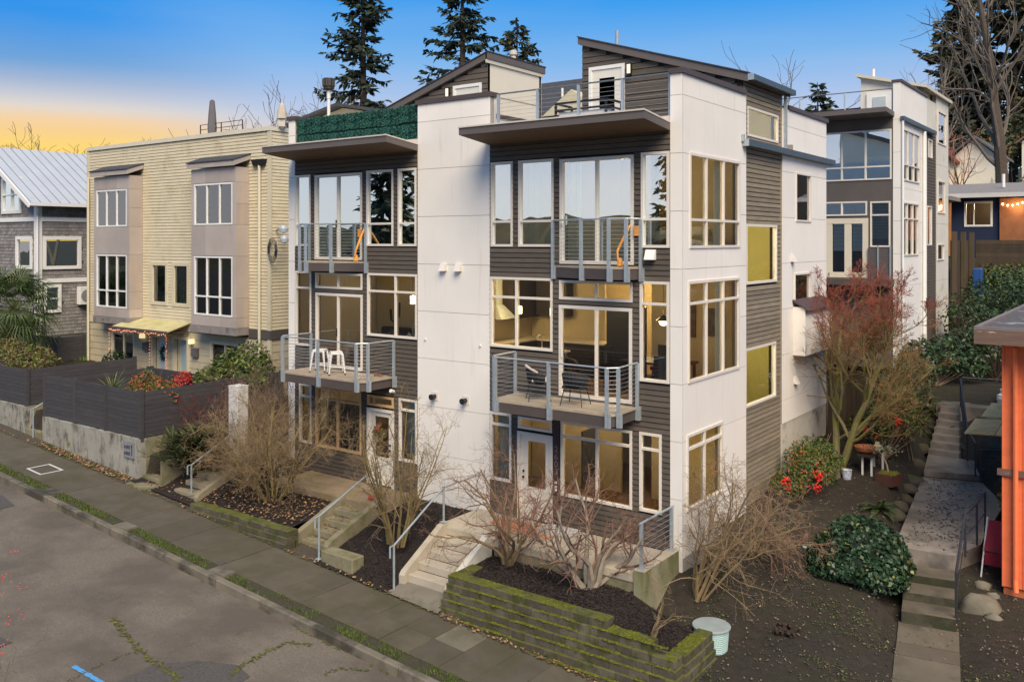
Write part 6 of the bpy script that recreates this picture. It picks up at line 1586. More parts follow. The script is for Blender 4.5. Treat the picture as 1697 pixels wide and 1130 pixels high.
for i in range(9):
    m = MB(); m.box(-1.0 + i * .12, -.93 + i * .12, 30.6, 33.5, 8.7, 8.9); m.build('pergola_bar', M('grey_timber', (.22, .20, .18), .8, .1), bh)
m = MB()
for i in range(7): bead(m, 1.9 + i * .22, 33.8, 8.55 - .08 * math.sin(i), .05)
m.build('porch_bulbs', LAMPW, bh)
m = MB(); m.box(1.75, 4.2, 33.85, 33.98, 6.6, 8.85); m.build('porch_front', M('cedar_porch', (.30, .12, .05), .7, .2, 3), bh)
lamp((1.0, 36, 8.6), 60); lamp((2.6, 33.4, 8.4), 9)
def pale_house(name, x0, x1, y0, y1, z0, z1, zr, label, wall, roof, wins):
    t = thing(name, ((x0 + x1) / 2, (y0 + y1) / 2, z0), label, 'house')
    cx_ = (x0 + x1) / 2
    m = MB(); m.yprism([(x0, z0), (x1, z0), (x1, z1), (cx_, zr), (x0, z1)], y0, y1); m.build('wall', wall, t)
    for s in (0, 1):
        e = x0 - .5 if s == 0 else x1 + .5; ze = z1 - .25
        m = MB(); m.yprism([(e, ze), (cx_, zr + .05), (cx_, zr + .25), (e, ze + .2)] if s == 0 else [(cx_, zr + .05), (e, ze), (e, ze + .2), (cx_, zr + .25)], y0 - .5, y1 + .5); m.build('roof', roof, t)
    for (a, b, c, d) in wins: window(t, 'F', y0 - .01, a, b, c, d, ((a + b) / 2,), (), FRAMEW, GLASSD, fw=.12)
    return t
CRM = M('cream_siding', (.78, .73, .60), .75, .06); GRF = M('slate_roof', (.13, .13, .135), .9, .2, 3)
pale_house('cream_house', -7.4, -4.2, 75, 84, 6, 14.8, 16.3, 'cream gabled house with grey roof among the far trees', CRM, GRF, [(-6.6, -5.6, 13.2, 14.5)])
pale_house('cream_house', -9.9, -7.5, 73, 82, 6, 14.2, 15.6, 'red roofed cream house left of the grey roofed one', CRM, M('red_roof', (.26, .07, .06), .85, .15), [])
pale_house('cream_house', -3.4, 2.5, 88, 98, 8, 17.0, 19.3, 'pale house half hidden behind the big bare tree', CRM, M('brown_roof', (.17, .11, .08), .9, .15), [(-1.5, -.3, 14.6, 16.2)])
pale_house('cream_house', 6, 12, 92, 104, 10, 16.5, 19, 'pale house high on the right slope', CRM, GRF, [(7.5, 9, 13, 14.8)])

# ------------------------------------------------------------------ vegetation
def bark(name, c, var=.2, moss=None):
    return M(name, c, .9, var, 8, bump=.4, bscale=40, bdist=.01, c2=moss, c2scale=3, c2lo=.42, c2hi=.6) if moss else M(name, c, .9, var, 8, bump=.4, bscale=40, bdist=.01, island=.2)
def rv(rnd): return Vector((rnd.gauss(0, 1), rnd.gauss(0, 1), rnd.gauss(0, 1)))
def grow(mbs, p, d, L, r, lev, opt, rnd):
    nseg = opt['seg'][lev]; pts = [p.copy()]; ds = [d.copy()]
    for i in range(nseg):
        d = (d + rv(rnd) * opt['wig'][lev] + Vector((0, 0, 1)) * opt['up'][lev]).normalized()
        p = p + d * (L / nseg); pts.append(p.copy()); ds.append(d.copy())
    tip = max(opt['tip'], r * opt['taper'][lev])
    zsp = opt.get('zsplit')
    k_ = min(lev, len(mbs) - 1)
    if zsp is not None and lev >= 2: k_ = len(mbs) - 1 if p.z > zsp + rnd.gauss(0, .5) and lev >= 3 else 2
    mbs[k_].tube(pts, [lerp(r, tip, i / nseg) for i in range(nseg + 1)], opt['sides'][lev], cap=False)
    if lev + 1 >= len(opt['seg']): return
    for k in range(opt['n'][lev]):
        t = rnd.uniform(*opt['from'][lev]); f = t * nseg; i = min(int(f), nseg - 1)
        q = pts[i].lerp(pts[i + 1], f - i); dd = ds[i + 1]
        ax = rv(rnd).cross(dd)
        if ax.length < 1e-4: continue
        a = math.radians(rnd.uniform(*opt['ang'][lev])); nd = (Matrix.Rotation(a, 3, ax.normalized()) @ dd)
        rr_ = lerp(r, tip, t) * opt['rr'][lev]
        grow(mbs, q, nd, L * opt['len'][lev] * rnd.uniform(.6, 1.2) * (1.15 - .5 * t), max(rr_, opt['tip']), lev + 1, opt, rnd)
def bare_shrub(name, base, h, spread, nst, seed, mats, label, opt, cat='shrub', lean=(0, 0), group=None, r0=.026, ring=.10):
    rnd = random.Random(seed); t = thing(name, base, label, cat, group)
    mbs = [MB() for _ in mats]
    for i in range(nst):
        a = i * 6.283 / nst + rnd.uniform(-.4, .4); s = spread * rnd.uniform(.35, 1.15)
        d = Vector((math.cos(a) * s + lean[0], math.sin(a) * s + lean[1], 1)).normalized()
        p = Vector(base) + Vector((math.cos(a) * ring * rnd.uniform(.3, 1.2), math.sin(a) * ring * rnd.uniform(.3, 1.2), -.06))
        grow(mbs, p, d, h * rnd.uniform(.7, 1.1), r0 * rnd.uniform(.7, 1.3), 0, opt, rnd)
    for i, (mb, mt) in enumerate(zip(mbs, mats)):
        if mb.v: mb.build(('stems', 'branches', 'twigs')[i], mt, t)
    return t
TAN1 = bark('tan_stem', (.20, .14, .07)); TAN2 = bark('pale_twig', (.225, .155, .085)); OLIV = bark('olive_stem', (.20, .15, .06))
GREYB = bark('grey_bark', (.27, .225, .17)); PINK = bark('pink_twig', (.20, .115, .08)); REDT = bark('red_twig', (.15, .045, .04)); BRN = bark('brown_twig', (.16, .11, .075)); MOSB = bark('mossy_bark', (.20, .165, .09), .2, (.19, .185, .045))
O_T = dict(seg=(7, 5, 4, 3), wig=(.13, .22, .28, .3), up=(.02, .0, -.03, -.02), taper=(.35, .4, .4, .4), sides=(5, 4, 3, 3), n=(10, 6, 4), ang=((20, 60), (25, 70), (25, 80)), rr=(.55, .55, .6), len=(.52, .55, .55), tip=.0024, **{'from': ((.2, 1), (.15, 1), (.2, 1))})
O_U = dict(O_T, up=(.06, .04, .02, 0), wig=(.09, .16, .22, .25), n=(7, 5, 3), len=(.42, .5, .55))
O_P = dict(O_T, wig=(.22, .24, .28, .3), n=(7, 6, 4), len=(.62, .5, .5), up=(.05, .04, .02, 0), taper=(.3, .4, .4, .4))
bare_shrub('tangled_shrub', (-10.7, -2.05, -.3), 2.7, .85, 16, 5, (OLIV, TAN1, TAN2), 'broad tangled tan leafless shrub on the low planter', O_T, ring=.16)
bare_shrub('tangled_shrub', (-11.9, -1.7, -.1), 2.4, .9, 11, 15, (TAN1, TAN2, TAN2), 'tangled tan shrub leaning over the handrail near the dark fence', O_T, lean=(-.35, .1))
bare_shrub('upright_shrub', (-5.85, -2.35, -.35), 2.9, .38, 17, 7, (OLIV, TAN1, TAN2), 'tall upright leafless shrub between the two flights of steps', O_U, ring=.2)
bare_shrub('pruned_shrub', (-3.0, -1.78, -.4), 2.2, .6, 9, 9, (TAN1, PINK, PINK), 'leafless pruned shrub with pinkish twigs beside the pale steps', O_P, r0=.04)
bare_shrub('pruned_shrub', (-.9, -1.85, -.42), 2.45, .55, 7, 12, (GREYB, PINK, PINK), 'leafless shrub with thick grey trunk and red twigs on the planter', O_P, r0=.07, ring=.07)
bare_shrub('sprawling_shrub', (.85, -.45, -.62), 2.7, .6, 11, 23, (TAN1, TAN2, TAN2), 'sprawling leafless shrub at the white house corner', dict(O_T, up=(.01, -.03, -.05, -.03), n=(9, 6, 4)), lean=(.25, .3), r0=.032)
bare_shrub('sprawling_shrub', (1.15, 1.9, -.3), 1.5, 1.3, 8, 29, (TAN1, PINK, PINK), 'low pinkish brush heap beside the white side wall', dict(O_T, up=(-.02, -.05, -.06, -.03)), lean=(.5, .0))
bare_shrub('cut_shrub', (.95, -2.65, -.62), .95, .4, 4, 31, (TAN1, TAN2, TAN2), 'small cut back shrub in the planter corner', dict(O_P, n=(2, 2, 1), seg=(6, 4, 3)), r0=.03, ring=.04)
O_R = dict(O_U, n=(6, 4), seg=(6, 4, 3), len=(.5, .5), ang=((12, 35), (15, 45)), sides=(4, 3, 3), tip=.003)
for i, (x_, y_, lb) in enumerate(((-15.0, -1.1, 'red stemmed shrub at the corner of the dark fence'), (-14.2, -.3, 'red brown upright shrub behind the tangled shrub'), (-13.6, .4, 'brown upright shrub left of the white cabinet'), (-12.6, -.6, 'brown upright shrub right of the white cabinet'))):
    z_ = zb4(x_, y_) - .05
    bare_shrub('red_stem_shrub', (x_, y_, z_), 1.9 if i < 2 else 2.2, .35, 15, 40 + i, (REDT if i < 2 else BRN, REDT if i == 0 else BRN), lb, O_R, r0=.010, ring=.3, group='red stemmed shrubs by the fence')
# bare trees
def bare_tree(name, base, h, seed, mats, label, opt, lean=(0, 0), r0=.14, fork=1, cat='tree', parts=('trunk', 'branches', 'twigs')):
    rnd = random.Random(seed); t = thing(name, base, label, cat); mbs = [MB() for _ in mats]
    for i in range(fork):
        a = i * 6.283 / fork + rnd.uniform(-.5, .5); s = .28 if fork > 1 else .03
        d = Vector((math.cos(a) * s + lean[0], math.sin(a) * s + lean[1], 1)).normalized()
        grow(mbs, Vector(base) - Vector((0, 0, .25)), d, h, r0, 0, opt, rnd)
    for nm, mb, mt in zip(parts, mbs, mats):
        if mb.v: mb.build(nm, mt, t)
    return t
O_M = dict(seg=(8, 6, 5, 4, 3), wig=(.06, .13, .18, .2, .2), up=(.05, .10, .07, .05, .04), taper=(.25, .3, .35, .4, .5), sides=(8, 6, 4, 3, 3), n=(13, 9, 6, 4), ang=((25, 62), (20, 50), (18, 50), (18, 50)), rr=(.62, .6, .6, .6), len=(.56, .55, .5, .5), tip=.004, **{'from': ((.22, 1), (.25, 1), (.25, 1), (.3, 1))})
bare_tree('maple_tree', (1.15, 8.1, .3), 4.6, 3, (MOSB, MOSB, bark('tawny_twig', (.21, .145, .06)), bark('coral_twig', (.25, .065, .042)), MATS['coral_twig']), 'leafless mossy tree with coral red twig tips beside the garden path', dict(O_M, tip=.0036, zsplit=4.25, n=(15, 10, 8, 6), rr=(.5, .55, .55, .55)), lean=(.16, .05), r0=.115, fork=2, parts=('trunk', 'limbs', 'branches', 'twigs', 'tips'))
O_F = dict(O_M, n=(12, 8, 6, 4), tip=.012, up=(.03, .04, .03, .02, .01))
GRT = bark('grey_tree_bark', (.15, .125, .10)); GRT2 = bark('grey_tree_twig', (.19, .16, .14))
bare_tree('bare_tree', (-.5, 52, 7.0), 19, 77, (bark('ivy_trunk', (.085, .065, .048), .3), GRT, GRT, GRT2, GRT2), 'huge bare tree with dark ivy trunk on the right slope', dict(O_F, n=(16, 11, 8, 6), wig=(.07, .16, .2, .22, .22), rr=(.42, .5, .5, .5), tip=.012), r0=.48, fork=1)
bare_tree('bare_tree', (5.5, 60, 9), 17, 78, (GRT, GRT, GRT, GRT2, GRT2), 'bare grey tree rising at the top right corner', O_F, r0=.35)
bare_tree('bare_tree', (2.6, 74, 10), 15, 82, (GRT, GRT, GRT, GRT2, GRT2), 'bare tree just right of the huge bare trunk', dict(O_F, n=(13, 9, 6, 4)), r0=.26)
bare_tree('bare_tree', (-9, 70, 8), 15, 79, (GRT, GRT, GRT, GRT2, GRT2), 'bare tree left of the tall evergreens on the slope', O_F, r0=.28)
bare_tree('bare_tree', (-4.9, 66, 6), 9, 80, (GRT, bark('red_far_twig', (.40, .16, .10)), MATS['red_far_twig'], MATS['red_far_twig'], MATS['red_far_twig']), 'small reddish bare tree before the cream houses', dict(O_F, n=(10, 6, 4, 3)), r0=.16)
bare_tree('bare_tree', (-8.2, 30, 5), 9.6, 81, (GRT, GRT, GRT, GRT2, GRT2), 'thin bare tree between the right penthouse and rear house', dict(O_F, n=(10, 6, 4, 3)), r0=.13)
for i, (x_, y_, z_, h, lb) in enumerate(((-37.5, 18, 4, 11.2, 'bare tree left of the pale roof umbrella'), (-40, 24, 4, 12.2, 'bare tree behind the tan house roof ridge'), (-35.5, 21, 4, 11.6, 'bare tree behind the patio heater'), (-63, 18, 5, 10.5, 'bare tree against the orange sky beyond the metal roof'), (-61, 24, 5, 9.5, 'lower bare tree beyond the metal roof'))):
    bare_tree('bare_tree', (x_, y_, z_), h * (.84 if i < 3 else .78), 90 + i, (GRT, GRT, GRT, GRT2, GRT2), lb, dict(O_F, n=(12, 8, 6, 4), tip=.014), r0=.15, fork=2)
# leaf masses
def leaf(mb, c, n_, l, w, rnd):
    u_ = n_.cross(rv(rnd))
    if u_.length < 1e-5: return
    u_.normalize(); v_ = n_.cross(u_)
    mb.quad(c - u_ * l, c + v_ * w, c + u_ * l, c - v_ * w)
def leafy(name, base, blobs, n, size, mats, label, seed, cat='shrub', group=None, shell=.75, stems=True, aspect=.5, stemmat=None, noise_=.25):
    rnd = random.Random(seed); t = thing(name, base, label, cat, group)
    vol = [b[3] * b[4] * b[5] for b in blobs]; tot = sum(v ** .67 for v in vol)
    mbs = [MB() for _ in mats]; wts = [w for _, w in mats]
    for b, v in zip(blobs, vol):
        for _ in range(int(n * v ** .67 / tot)):
            d = rv(rnd).normalized()
            if d.z < -.35: d.z *= -.5
            q = 1 + noise_ * mnoise.noise(d * 2.2 + Vector((seed, b[0], b[1])))
            rr_ = lerp(shell, 1.05, rnd.random() ** .6) * q
            c = Vector((b[0] + d.x * b[3] * rr_, b[1] + d.y * b[4] * rr_, b[2] + d.z * b[5] * rr_))
            nn_ = (d * .8 + rv(rnd) * .55 + Vector((0, 0, .35))).normalized()
            top = (d.z > .1)
            k = rnd.choices(range(len(mats)), [w * (1 if not isinstance(w, tuple) else 1) for w in wts])[0]
            l = size * rnd.uniform(.6, 1.3); leaf(mbs[k], c, nn_, l, l * aspect, rnd)
    for i, (mb, (mt, w)) in enumerate(zip(mbs, mats)):
        if mb.v: mb.build('foliage' if i == 0 else 'tinted_leaves', mt, t)
    if stems:
        mb = MB()
        for b in blobs:
            for _ in range(4): mb.tube([Vector(base) + rv(rnd) * .05, Vector((b[0], b[1], b[2])) + rv(rnd) * b[3] * .3, Vector((b[0], b[1], b[2] + b[5] * .6)) + rv(rnd) * b[3] * .4], [.025, .015, .006], 4, cap=False)
        mb.build('stems', stemmat or BRN, t)
    return t
LG = M('leaf_mid_green', (.050, .085, .018), .55, .2, 3, island=.45); LY = M('leaf_yellow_green', (.135, .15, .02), .55, .2, 3, island=.4); LR = M('leaf_orange_red', (.42, .085, .03), .6, .2, 3, island=.4)
LD = M('leaf_dark_green', (.022, .045, .016), .45, .25, 2, island=.5); LI = M('ivy_leaf', (.020, .050, .020), .42, .3, 3, island=.45); LIY = M('ivy_yellow_leaf', (.17, .16, .03), .5, .2, 3, island=.4); BERRY = M('red_berry', (.62, .03, .02), .4, .1); LB = M('leaf_bronze', (.13, .075, .03), .6, .2, 3, island=.4)
def gb(x, y): return (x, y, gz(x, y))
def clusters(name_t, spots, mat, rnd, r=.025, n=24, s=.06, name='berries'):
    mb = MB()
    for (x, y, z) in spots:
        for _ in range(n): bead(mb, x + rnd.gauss(0, s), y + rnd.gauss(0, s), z + rnd.gauss(0, s * 1.2), r * rnd.uniform(.7, 1.2))
    mb.build(name, mat, name_t)
rnd = random.Random(1)
iv = leafy('ivy_mound', gb(3.15, 3.05), [(3.15, 3.0, -.28, .98, .9, .78), (2.75, 2.6, -.45, .7, .6, .45), (3.6, 2.5, -.5, .6, .55, .4)], 9000, .052, [(LI, .97), (LIY, .03)], 'round mound of dark ivy beside the lower path steps', 3, cat='ivy', stems=False, shell=.9, aspect=.62, noise_=.12)
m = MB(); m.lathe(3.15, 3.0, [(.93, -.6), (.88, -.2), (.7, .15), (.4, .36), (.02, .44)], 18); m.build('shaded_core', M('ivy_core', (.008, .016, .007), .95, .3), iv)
nd = leafy('nandina', gb(1.1, 5.0), [(.95, 4.6, .55, .45, .5, .45), (1.25, 5.5, .7, .55, .6, .6), (.8, 5.9, .9, .4, .5, .5)], 3000, .05, [(LG, .62), (LY, .26), (LR, .12)], 'green and red nandina shrub against the white side wall', 6, aspect=.3)
clusters(nd, [(1.0, 4.25, .75), (1.05, 4.3, .62), (1.55, 5.1, .75), (1.6, 4.8, .55)], BERRY, rnd, .03, 26)
nd = leafy('nandina', gb(1.9, 10.2), [(1.5, 9.9, 1.1, .6, .6, .6), (2.2, 10.8, 1.25, .7, .8, .7), (1.2, 10.8, 1.4, .7, .7, .7), (1.9, 11.8, 1.5, .7, .7, .7)], 5200, .06, [(LG, .6), (LY, .3), (LR, .1)], 'green and yellow nandina behind the potted bench', 8, aspect=.3)
clusters(nd, [(1.55, 9.35, 1.25), (2.35, 9.9, 1.45)], BERRY, rnd, .035, 26)
leafy('dark_shrub', gb(1.3, 12.6), [(1.0, 12.5, 1.6, .7, .8, .8), (1.7, 13.2, 1.7, .6, .7, .7)], 2200, .07, [(LD, .8), (LR, .05), (LG, .15)], 'dark green shrub at the foot of the rear townhouse', 10)
leafy('laurel_hedge', gb(3.4, 20.5), [(2.2, 20, 2.2, 1.1, 1.2, 1.1), (3.6, 20.5, 2.6, 1.4, 1.3, 1.5), (5.2, 20.5, 2.6, 1.5, 1.3, 1.5), (2.4, 23, 3.4, 1.3, 1.5, 1.3), (4.5, 23.5, 3.8, 1.8, 1.5, 1.5), (7, 21, 2.6, 1.6, 1.4, 1.6), (3, 26.5, 4.2, 1.6, 1.6, 1.2), (6, 26, 4.2, 2, 1.8, 1.3)], 14000, .085, [(LD, .82), (LG, .18)], 'mass of dark laurel bushes at the head of the path', 12, shell=.7)
leafy('dark_shrub', gb(1.9, 17), [(1.6, 15.2, 2.0, .7, .9, .8), (1.5, 16.6, 2.3, .7, .9, .9), (2.1, 18.0, 2.3, .9, 1, .9), (2.6, 19.0, 1.9, .8, .8, .7)], 5200, .08, [(LD, .8), (LG, .2)], 'dark shrub along the side of the rear townhouse', 14)
leafy('leafy_bank', gb(4, 31), [(3, 31, 4.7, 2, 1.5, .9), (6, 31, 4.6, 2, 1.5, 1.0), (1.8, 30.5, 4.7, .8, 1, .8), (8.5, 30, 4.6, 2, 1.5, 1)], 4500, .10, [(LG, .6), (LY, .3), (LD, .1)], 'yellow green scrub below the dark plank fence', 15)
nd = leafy('nandina', (-16.6, -2.1, .9), [(-16.6, -2.0, 2.0, .75, .55, .62), (-16.0, -1.9, 2.0, .5, .5, .5), (-17.2, -1.8, 2.15, .45, .45, .4)], 3800, .055, [(LG, .5), (LY, .2), (LR, .30)], 'red tipped nandina rising above the dark fence', 16, aspect=.3)
leafy('rhododendron', (-16.6, 1.4, 1.0), [(-17.2, 1.5, 2.2, .8, .7, .8), (-16.4, 1.6, 2.4, .8, .7, .85), (-15.9, 1.2, 2.0, .6, .6, .6), (-17.9, 1.2, 1.9, .6, .6, .5)], 3600, .085, [(LG, .62), (LY, .38)], 'bright green rhododendron before the tan house', 17, aspect=.35)
rd = leafy('barberry', (-18.9, .7, 1.0), [(-18.8, .6, 1.8, .35, .35, .4)], 500, .05, [(M('leaf_red', (.42, .03, .03), .6, .2, island=.4), .8), (LR, .2)], 'small red shrub behind the inner fence', 18)
leafy('fence_shrub', (-24.5, -1.6, 1.2), [(-24.5, -1.7, 2.2, 1.1, .8, .7), (-26.6, -1.5, 2.2, 1.1, .8, .7), (-28.8, -1.4, 2.4, 1.3, .8, .8)], 4200, .07, [(LB, .45), (LY, .35), (LG, .2)], 'bronze and olive shrubs above the far left fence', 19, aspect=.35)
leafy('fence_shrub', (-25.0, 1.3, 1.2), [(-24.6, 1.4, 1.9, .5, .5, .5)], 500, .06, [(LD, 1)], 'small dark shrub at the tan house left corner', 20)
leafy('round_shrub', gb(1.25, 6.6), [(1.15, 6.5, .75, .55, .6, .55), (.85, 7.1, .85, .45, .5, .5)], 2600, .05, [(LG, .7), (LY, .3)], 'rounded bright green shrub between the berry bush and mossy tree', 21, aspect=.4)
leafy('slope_shrub', gb(2.2, 12.0), [(2.1, 11.9, 1.1, .5, .6, .5), (1.6, 12.2, 1.5, .6, .7, .7)], 2200, .06, [(LD, .5), (LG, .35), (LY, .15)], 'mixed green shrub left of the upper path steps', 22)
leafy('slope_shrub', gb(2.0, 14.4), [(1.9, 14.2, 1.5, .55, .7, .6), (1.4, 14.0, 1.9, .6, .7, .7)], 2000, .065, [(LD, .8), (LG, .2)], 'dark shrub halfway up beside the path steps', 23)
# juniper
jn = thing('juniper', (-13.6, -1.9, -.2), 'dark spreading juniper beside the thin concrete wall', 'shrub'); mb = MB(); rnd = random.Random(44)
for i in range(2600):
    a = rnd.uniform(0, 6.283); el = rnd.uniform(.0, .6); L_ = rnd.uniform(.35, .85); b = Vector((-14.0 + rnd.gauss(0, .42), -1.75 + rnd.gauss(0, .42), .15 + rnd.random() * .85))
    d = Vector((math.cos(a) * math.cos(el), math.sin(a) * math.cos(el) - .1, math.sin(el))); s = d.cross(Vector((0, 0, 1))).normalized() * .035
    e = b + d * L_; m_ = b + d * L_ * .6; mb.quad(b - s * .3, m_ - s, e, m_ + s)
mb.build('foliage', M('juniper_green', (.045, .055, .015), .7, .3, 5, island=.45), jn)
# palm
pm = thing('fan_palm', (-29.2, -.4, 1.2), 'shaggy fan palm behind the far left fence', 'palm'); rnd = random.Random(50)
mb = MB(); mb.tube([(-29.2, -.4, 1.0), (-29.15, -.4, 2.2), (-29.1, -.35, 3.6)], [.26, .24, .2], 10); mb.build('trunk', M('palm_fibre', (.085, .055, .03), .95, .4, 12, bump=.8, bscale=30, bdist=.03), pm)
mb = MB()
for i in range(500):
    z_ = rnd.uniform(1.2, 3.6); a = rnd.uniform(0, 6.28); c = Vector((-29.15 + .24 * math.cos(a), -.38 + .24 * math.sin(a), z_)); d = Vector((math.cos(a) * .5, math.sin(a) * .5, rnd.uniform(-1, .3))).normalized() * .16; s = Vector((-math.sin(a), math.cos(a), 0)) * .012
    mb.quad(c - s, c + s, c + d + s * .2, c + d - s * .2)
mb.build('fibre', MATS['palm_fibre'], pm)
def fan(mb, c, d, R_, rnd, droop):
    d = d.normalized(); s = d.cross(Vector((0, 0, 1)))
    if s.length < .05: s = Vector((1, 0, 0))
    s.normalize(); u_ = s.cross(d)
    n = 26
    for i in range(n):
        a = lerp(-2.2, 2.2, i / (n - 1)); dd = (d * math.cos(a) + s * math.sin(a)).normalized()
        L_ = R_ * (1 - .12 * abs(a)) * rnd.uniform(.9, 1.05); w = dd.cross(u_).normalized() * .028
        m1 = c + dd * L_ * .55 + u_ * .04; e = c + dd * L_ - Vector((0, 0, droop * rnd.uniform(.6, 1.3)))
        mb.quad(c, m1 - w, e, m1 + w)
mb = MB(); mb2 = MB()
for i in range(44):
    a = i * 2.4; el = lerp(1.25, -.85, i / 43); d = Vector((math.cos(a) * math.cos(el), math.sin(a) * math.cos(el), math.sin(el)))
    c = Vector((-29.1, -.35, 3.9)); e = c + d * rnd.uniform(.95, 1.35); mb2.tube([c, c + d * .5 + Vector((0, 0, .05)), e], [.018, .014, .01], 4)
    fan(mb, e, d + Vector((0, 0, -.15)), rnd.uniform(1.0, 1.25), rnd, .32)
mb.build('crown', M('palm_leaf', (.055, .085, .018), .5, .25, 2, island=.4), pm); mb2.build('leaf_stalks', M('palm_stalk', (.11, .12, .03), .6, .2), pm)
def spiky(name, x, y, z, n, L_, w, mat, label, seed, arch=.5, cat='plant', group=None):
    rnd = random.Random(seed); t = thing(name, (x, y, z), label, cat, group); mb = MB()
    for i in range(n):
        a = rnd.uniform(0, 6.28); el = rnd.uniform(.35, 1.35); l = L_ * rnd.uniform(.7, 1.1)
        d = Vector((math.cos(a) * math.cos(el), math.sin(a) * math.cos(el), math.sin(el))); s = Vector((-math.sin(a), math.cos(a), 0)) * w
        p = Vector((x, y, z)); pts = [p]
        for k in range(4):
            d = (d + Vector((0, 0, -arch * .3))).normalized(); pts.append(pts[-1] + d * l / 4)
        ww = (.5, 1, .9, .6, .05)
        for k in range(4): mb.quad(pts[k] - s * ww[k], pts[k + 1] - s * ww[k + 1], pts[k + 1] + s * ww[k + 1], pts[k] + s * ww[k])
    mb.build('leaves', mat, t); return t
FERN = M('fern_green', (.045, .07, .018), .6, .25, 5, island=.4)
def fern(x, y, label, seed, s=.55, z=None):
    rnd = random.Random(seed); z = gz(x, y) if z is None else z; t = thing('fern', (x, y, z), label, 'fern', 'ferns in the yard'); mb = MB()
    for i in range(22):
        a = rnd.uniform(0, 6.28); el = rnd.uniform(.5, 1.3); d = Vector((math.cos(a) * math.cos(el), math.sin(a) * math.cos(el), math.sin(el))); p = Vector((x, y, z)); l = s * rnd.uniform(.7, 1.1)
        for k in range(10):
            d = (d + Vector((0, 0, -.16))).normalized(); q = p + d * l / 10; sd_ = d.cross(Vector((0, 0, 1))).normalized(); w = .085 * math.sin((k + 1) / 11 * math.pi) + .01
            for sg in (-1, 1): mb.quad(p, p + sd_ * sg * w + d * .02, q + sd_ * sg * w * .9 + d * .02, p + d * l / 10 * .55)
            p = q
    mb.build('fronds', FERN, t)
fern(2.75, 6.1, 'sword fern on the bare soil left of the landing', 61); fern(2.6, 14.9, 'fern beside the top of the path steps', 62, .9); fern(2.1, 15.9, 'fern under the laurel hedge', 63, .9); fern(3.05, 4.9, 'small fern behind the ivy mound', 64, .3)
spiky('yucca', -18.9, -1.9, 1.75, 80, .8, .022, M('yucca_green', (.13, .15, .05), .5, .2, island=.4), 'spiky yucca inside the fenced court', 71)
spiky('spiky_shrub', -18.1, -1.3, 1.6, 90, .85, .03, M('bronze_leaf', (.09, .045, .035), .6, .2, island=.4), 'bronze upright plant inside the fenced court', 72, .1)
# lawn patch behind the palm
lw = MB(); rnd = random.Random(73)
for i in range(2600):
    x_, y_ = rnd.uniform(-33.5, -28.6), rnd.uniform(1.9, 7.5); blades(lw, x_, y_, gz(x_, y_), 3, .16, .08, rnd)
lw.build('lawn', M('lawn_green', (.13, .24, .025), .8, .3, 2, island=.35), kind='stuff')
gm = MB()
for i in range(12):
    for j in range(12):
        f = lambda a, b: (lerp(-33.9, -28.9, a / 12), lerp(1.75, 8.5, b / 12), gz(lerp(-33.9, -28.9, a / 12), lerp(1.75, 8.5, b / 12)) + .03)
        gm.quad(f(i, j), f(i + 1, j), f(i + 1, j + 1), f(i, j + 1))
gm.build('lawn_ground', M('lawn_soil', (.08, .14, .02), .9, .3, 4), kind='structure')
# weeds and clover in the yard
wd = MB(); rnd = random.Random(74)
for i in range(9000):
    x_, y_ = rnd.uniform(.5, 8), rnd.uniform(-3.2, 3.6)
    dens = mnoise.noise((x_ * .6, y_ * .6, 3)) + .25 * mnoise.noise((x_ * 2.5, y_ * 2.5, 6))
    if dens < .16 or (abs(x_ - (5.1 - .18 * (y_ + .5))) < .62): continue
    if x_ < 1.75 and y_ < -1.5: continue
    z_ = gz(x_, y_) + .03
    for _ in range(2): leaf(wd, Vector((x_ + rnd.gauss(0, .03), y_ + rnd.gauss(0, .03), z_ + rnd.random() * .02)), (Vector((0, 0, 1)) + rv(rnd) * .4).normalized(), rnd.uniform(.012, .03), rnd.uniform(.008, .016), rnd)
wd.build('weeds', M('weed_green', (.075, .095, .025), .8, .3, 4, island=.5), kind='stuff')
lt = MB()
for i in range(5200):
    x_, y_ = rnd.uniform(.5, 8.2), rnd.uniform(-3.2, 13)
    if 5.7 < x_ and y_ > 4.1: continue
    chip(lt, x_, y_, gz(x_, y_) + .045, rnd.uniform(.008, .028), rnd.uniform(.005, .014), rnd)
lt.build('soil_litter', M('pale_litter', (.17, .135, .095), .9, .3, 9, island=.6), kind='stuff')
# wet leaves on the landing
lt = MB()
for i in range(700):
    t = rnd.random(); y_ = lerp(4.6, 11, t); x_ = lerp(lerp(3.6, 5.05, rnd.random()), lerp(2.85, 4.6, rnd.random()), t)
    if x_ > 5.0 - max(0, y_ - 9.2) * .42: continue
    chip(lt, x_, y_, -.322, rnd.uniform(.015, .04), rnd.uniform(.006, .015), rnd)
lt.build('wet_leaves', M('wet_leaf', (.035, .028, .026), .5, .3, island=.4), kind='stuff')
